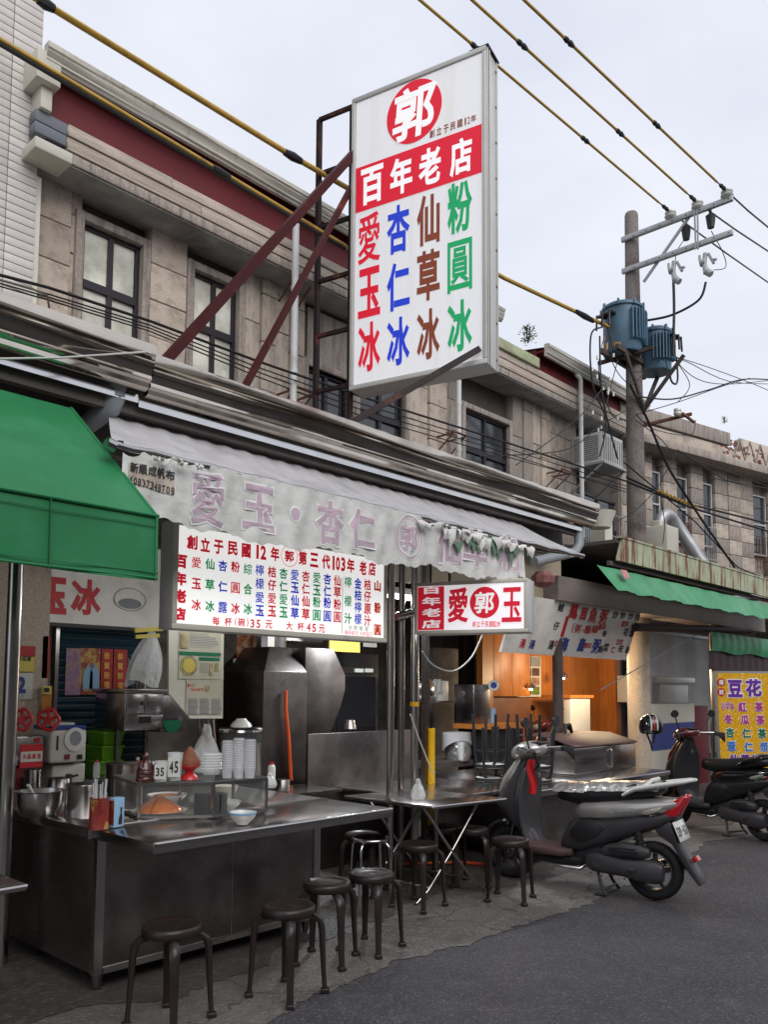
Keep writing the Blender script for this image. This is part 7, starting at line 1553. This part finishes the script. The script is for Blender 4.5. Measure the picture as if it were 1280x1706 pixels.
    def lift_front(o):
        for c in o.children:
            if c.name.split('.')[0] in ('leg_shield', 'front_apron', 'front_panel', 'headset_cowl', 'headlight', 'dashboard', 'handlebar', 'grip', 'brake_lever', 'mirror_stem', 'mirror', 'fork', 'key_lock', 'brake_hose', 'front_badge'):
                for v in c.data.vertices: v.co.z += .10*max(0, min(1, (v.co.z-.32)/.6)) if v.co.x > .8 else 0
            lift_front(c)
    lift_front(t)
    return t
def place(t, rear_px, front_px, z=0):
    a = at(*rear_px, Z=0); b = at(*front_px, Z=0); d = b-a; t.location = (a.x, a.y, z); t.rotation_euler = (0, 0, math.atan2(d.y, d.x)); return d.length
s1 = scooter('motor_scooter', 'grey and silver scooter with a reflective seat cover, parked in front of the stall counter', 'silver_paint', 'dark_grey_plastic')
print('wheelbase1', place(s1, (1092, 1500), (848, 1462), .004))
s1.rotation_euler.x = 0
sm = Plane(V(.40, .182, .66), V(-1, 0, 0), V(0, -.35, 1)); g = MB()
for i, ch in enumerate('Swish'): sm.glyph(g, ch, .14+i*.038, .005+i*.007, .032, .04 if ch in 'Sh' else .03, .03, .004, slant=.35)
o = P('badge', g, 'paint_grey', s1)
m = MB(); q = V(.93, .13, 1.02)
m.grid(6, 10, lambda u, v: q+V(-.02+.07*u+.01*math.sin(v*7), .03+.01*math.sin(u*6+v*5), -.28*v)); m.v = m.v
rc_ = P('hanging_cloth_tmp', m, 'cloth_red', None, smooth=60); bpy.context.view_layer.update(); rc_.matrix_world = s1.matrix_world.copy(); rc_.name = 'red_strap'; tag(rc_, 'bright red cloth strap hanging from the handlebar of the grey scooter', 'strap')
s2 = scooter('motor_scooter', 'black scooter with a long black seat at the right edge', 'black_paint', 'black_plastic', front_paint='maroon_paint', foil=False, plate='872-GKB')
print('wheelbase2', place(s2, (1275, 1402), (1120, 1372), .004))
bpy.context.view_layer.update()
# helmet on its left mirror
q = at(1085, 1208, Y=None, X=None, Z=None, pl=(s2.matrix_world @ V(.93, .28, 1.1), -_F)); hm = thing('helmet', 'black helmet with white and red stripes hanging on the black scooter', 'helmet', q)
m = MB(); m.lathe((0, 0, -.10), [(.10, 0), (.125, .02), (.135, .08), (.13, .14), (.10, .19), (.05, .22), (0, .225)], 28); P('shell', m, 'black_paint', hm, smooth=70)
for off, mt in ((-.035, 'porcelain'), (0.0, 'red_plastic'), (.035, 'porcelain')):
    m = MB(); d = -_F; pts = []
    for i in range(15):
        a = math.radians(-20+i*9); pts.append(d*(.137*math.cos(a))*.985+_R*off+V(0, 0, -.01+.128*math.sin(a)))
    m.tube(pts, .011, 6, flat=(1.0, .35)); P('stripe', m, mt, hm, smooth=50)
m = MB(); m.tube([V(-.1, 0, -.1), V(-.04, -.02, -.22), V(.02, 0, -.28)], .012, 6); m.tube([V(.1, 0, -.1), V(.02, -.02, -.2)], .012, 6); P('strap', m, 'rubber', hm)
s3 = copy_tree(s2); s3['label'] = 'third scooter mostly hidden behind the stall counter, only mirrors and handlebar showing'; a = at(1010, 1330, Y=6.3); s3.location = (at(1005, 1225, Y=6.35).x-.25, 6.4, 0); s3.rotation_euler = (0, 0, math.radians(165))
# wire basket by the scooter front
q = at(835, 1318, Y=4.3); m = MB(); 
for z in (0, .08, .16):
    r_ = .13+z*.25; m.tube([q+V(r_*math.cos(a)*1.1, r_*math.sin(a)*.7, z-.08) for a in [i*math.pi/10 for i in range(21)]], .004, 5)
for i in range(16): a = i*math.pi/8; m.tube([q+V(.13*math.cos(a)*1.1, .13*math.sin(a)*.7, -.08), q+V(.17*math.cos(a+.3)*1.1, .17*math.sin(a+.3)*.7, .08)], .003, 4)
bkt = solo('wire_basket', m, 'black_plastic', 'black wire basket behind the front of the grey scooter', 'basket')
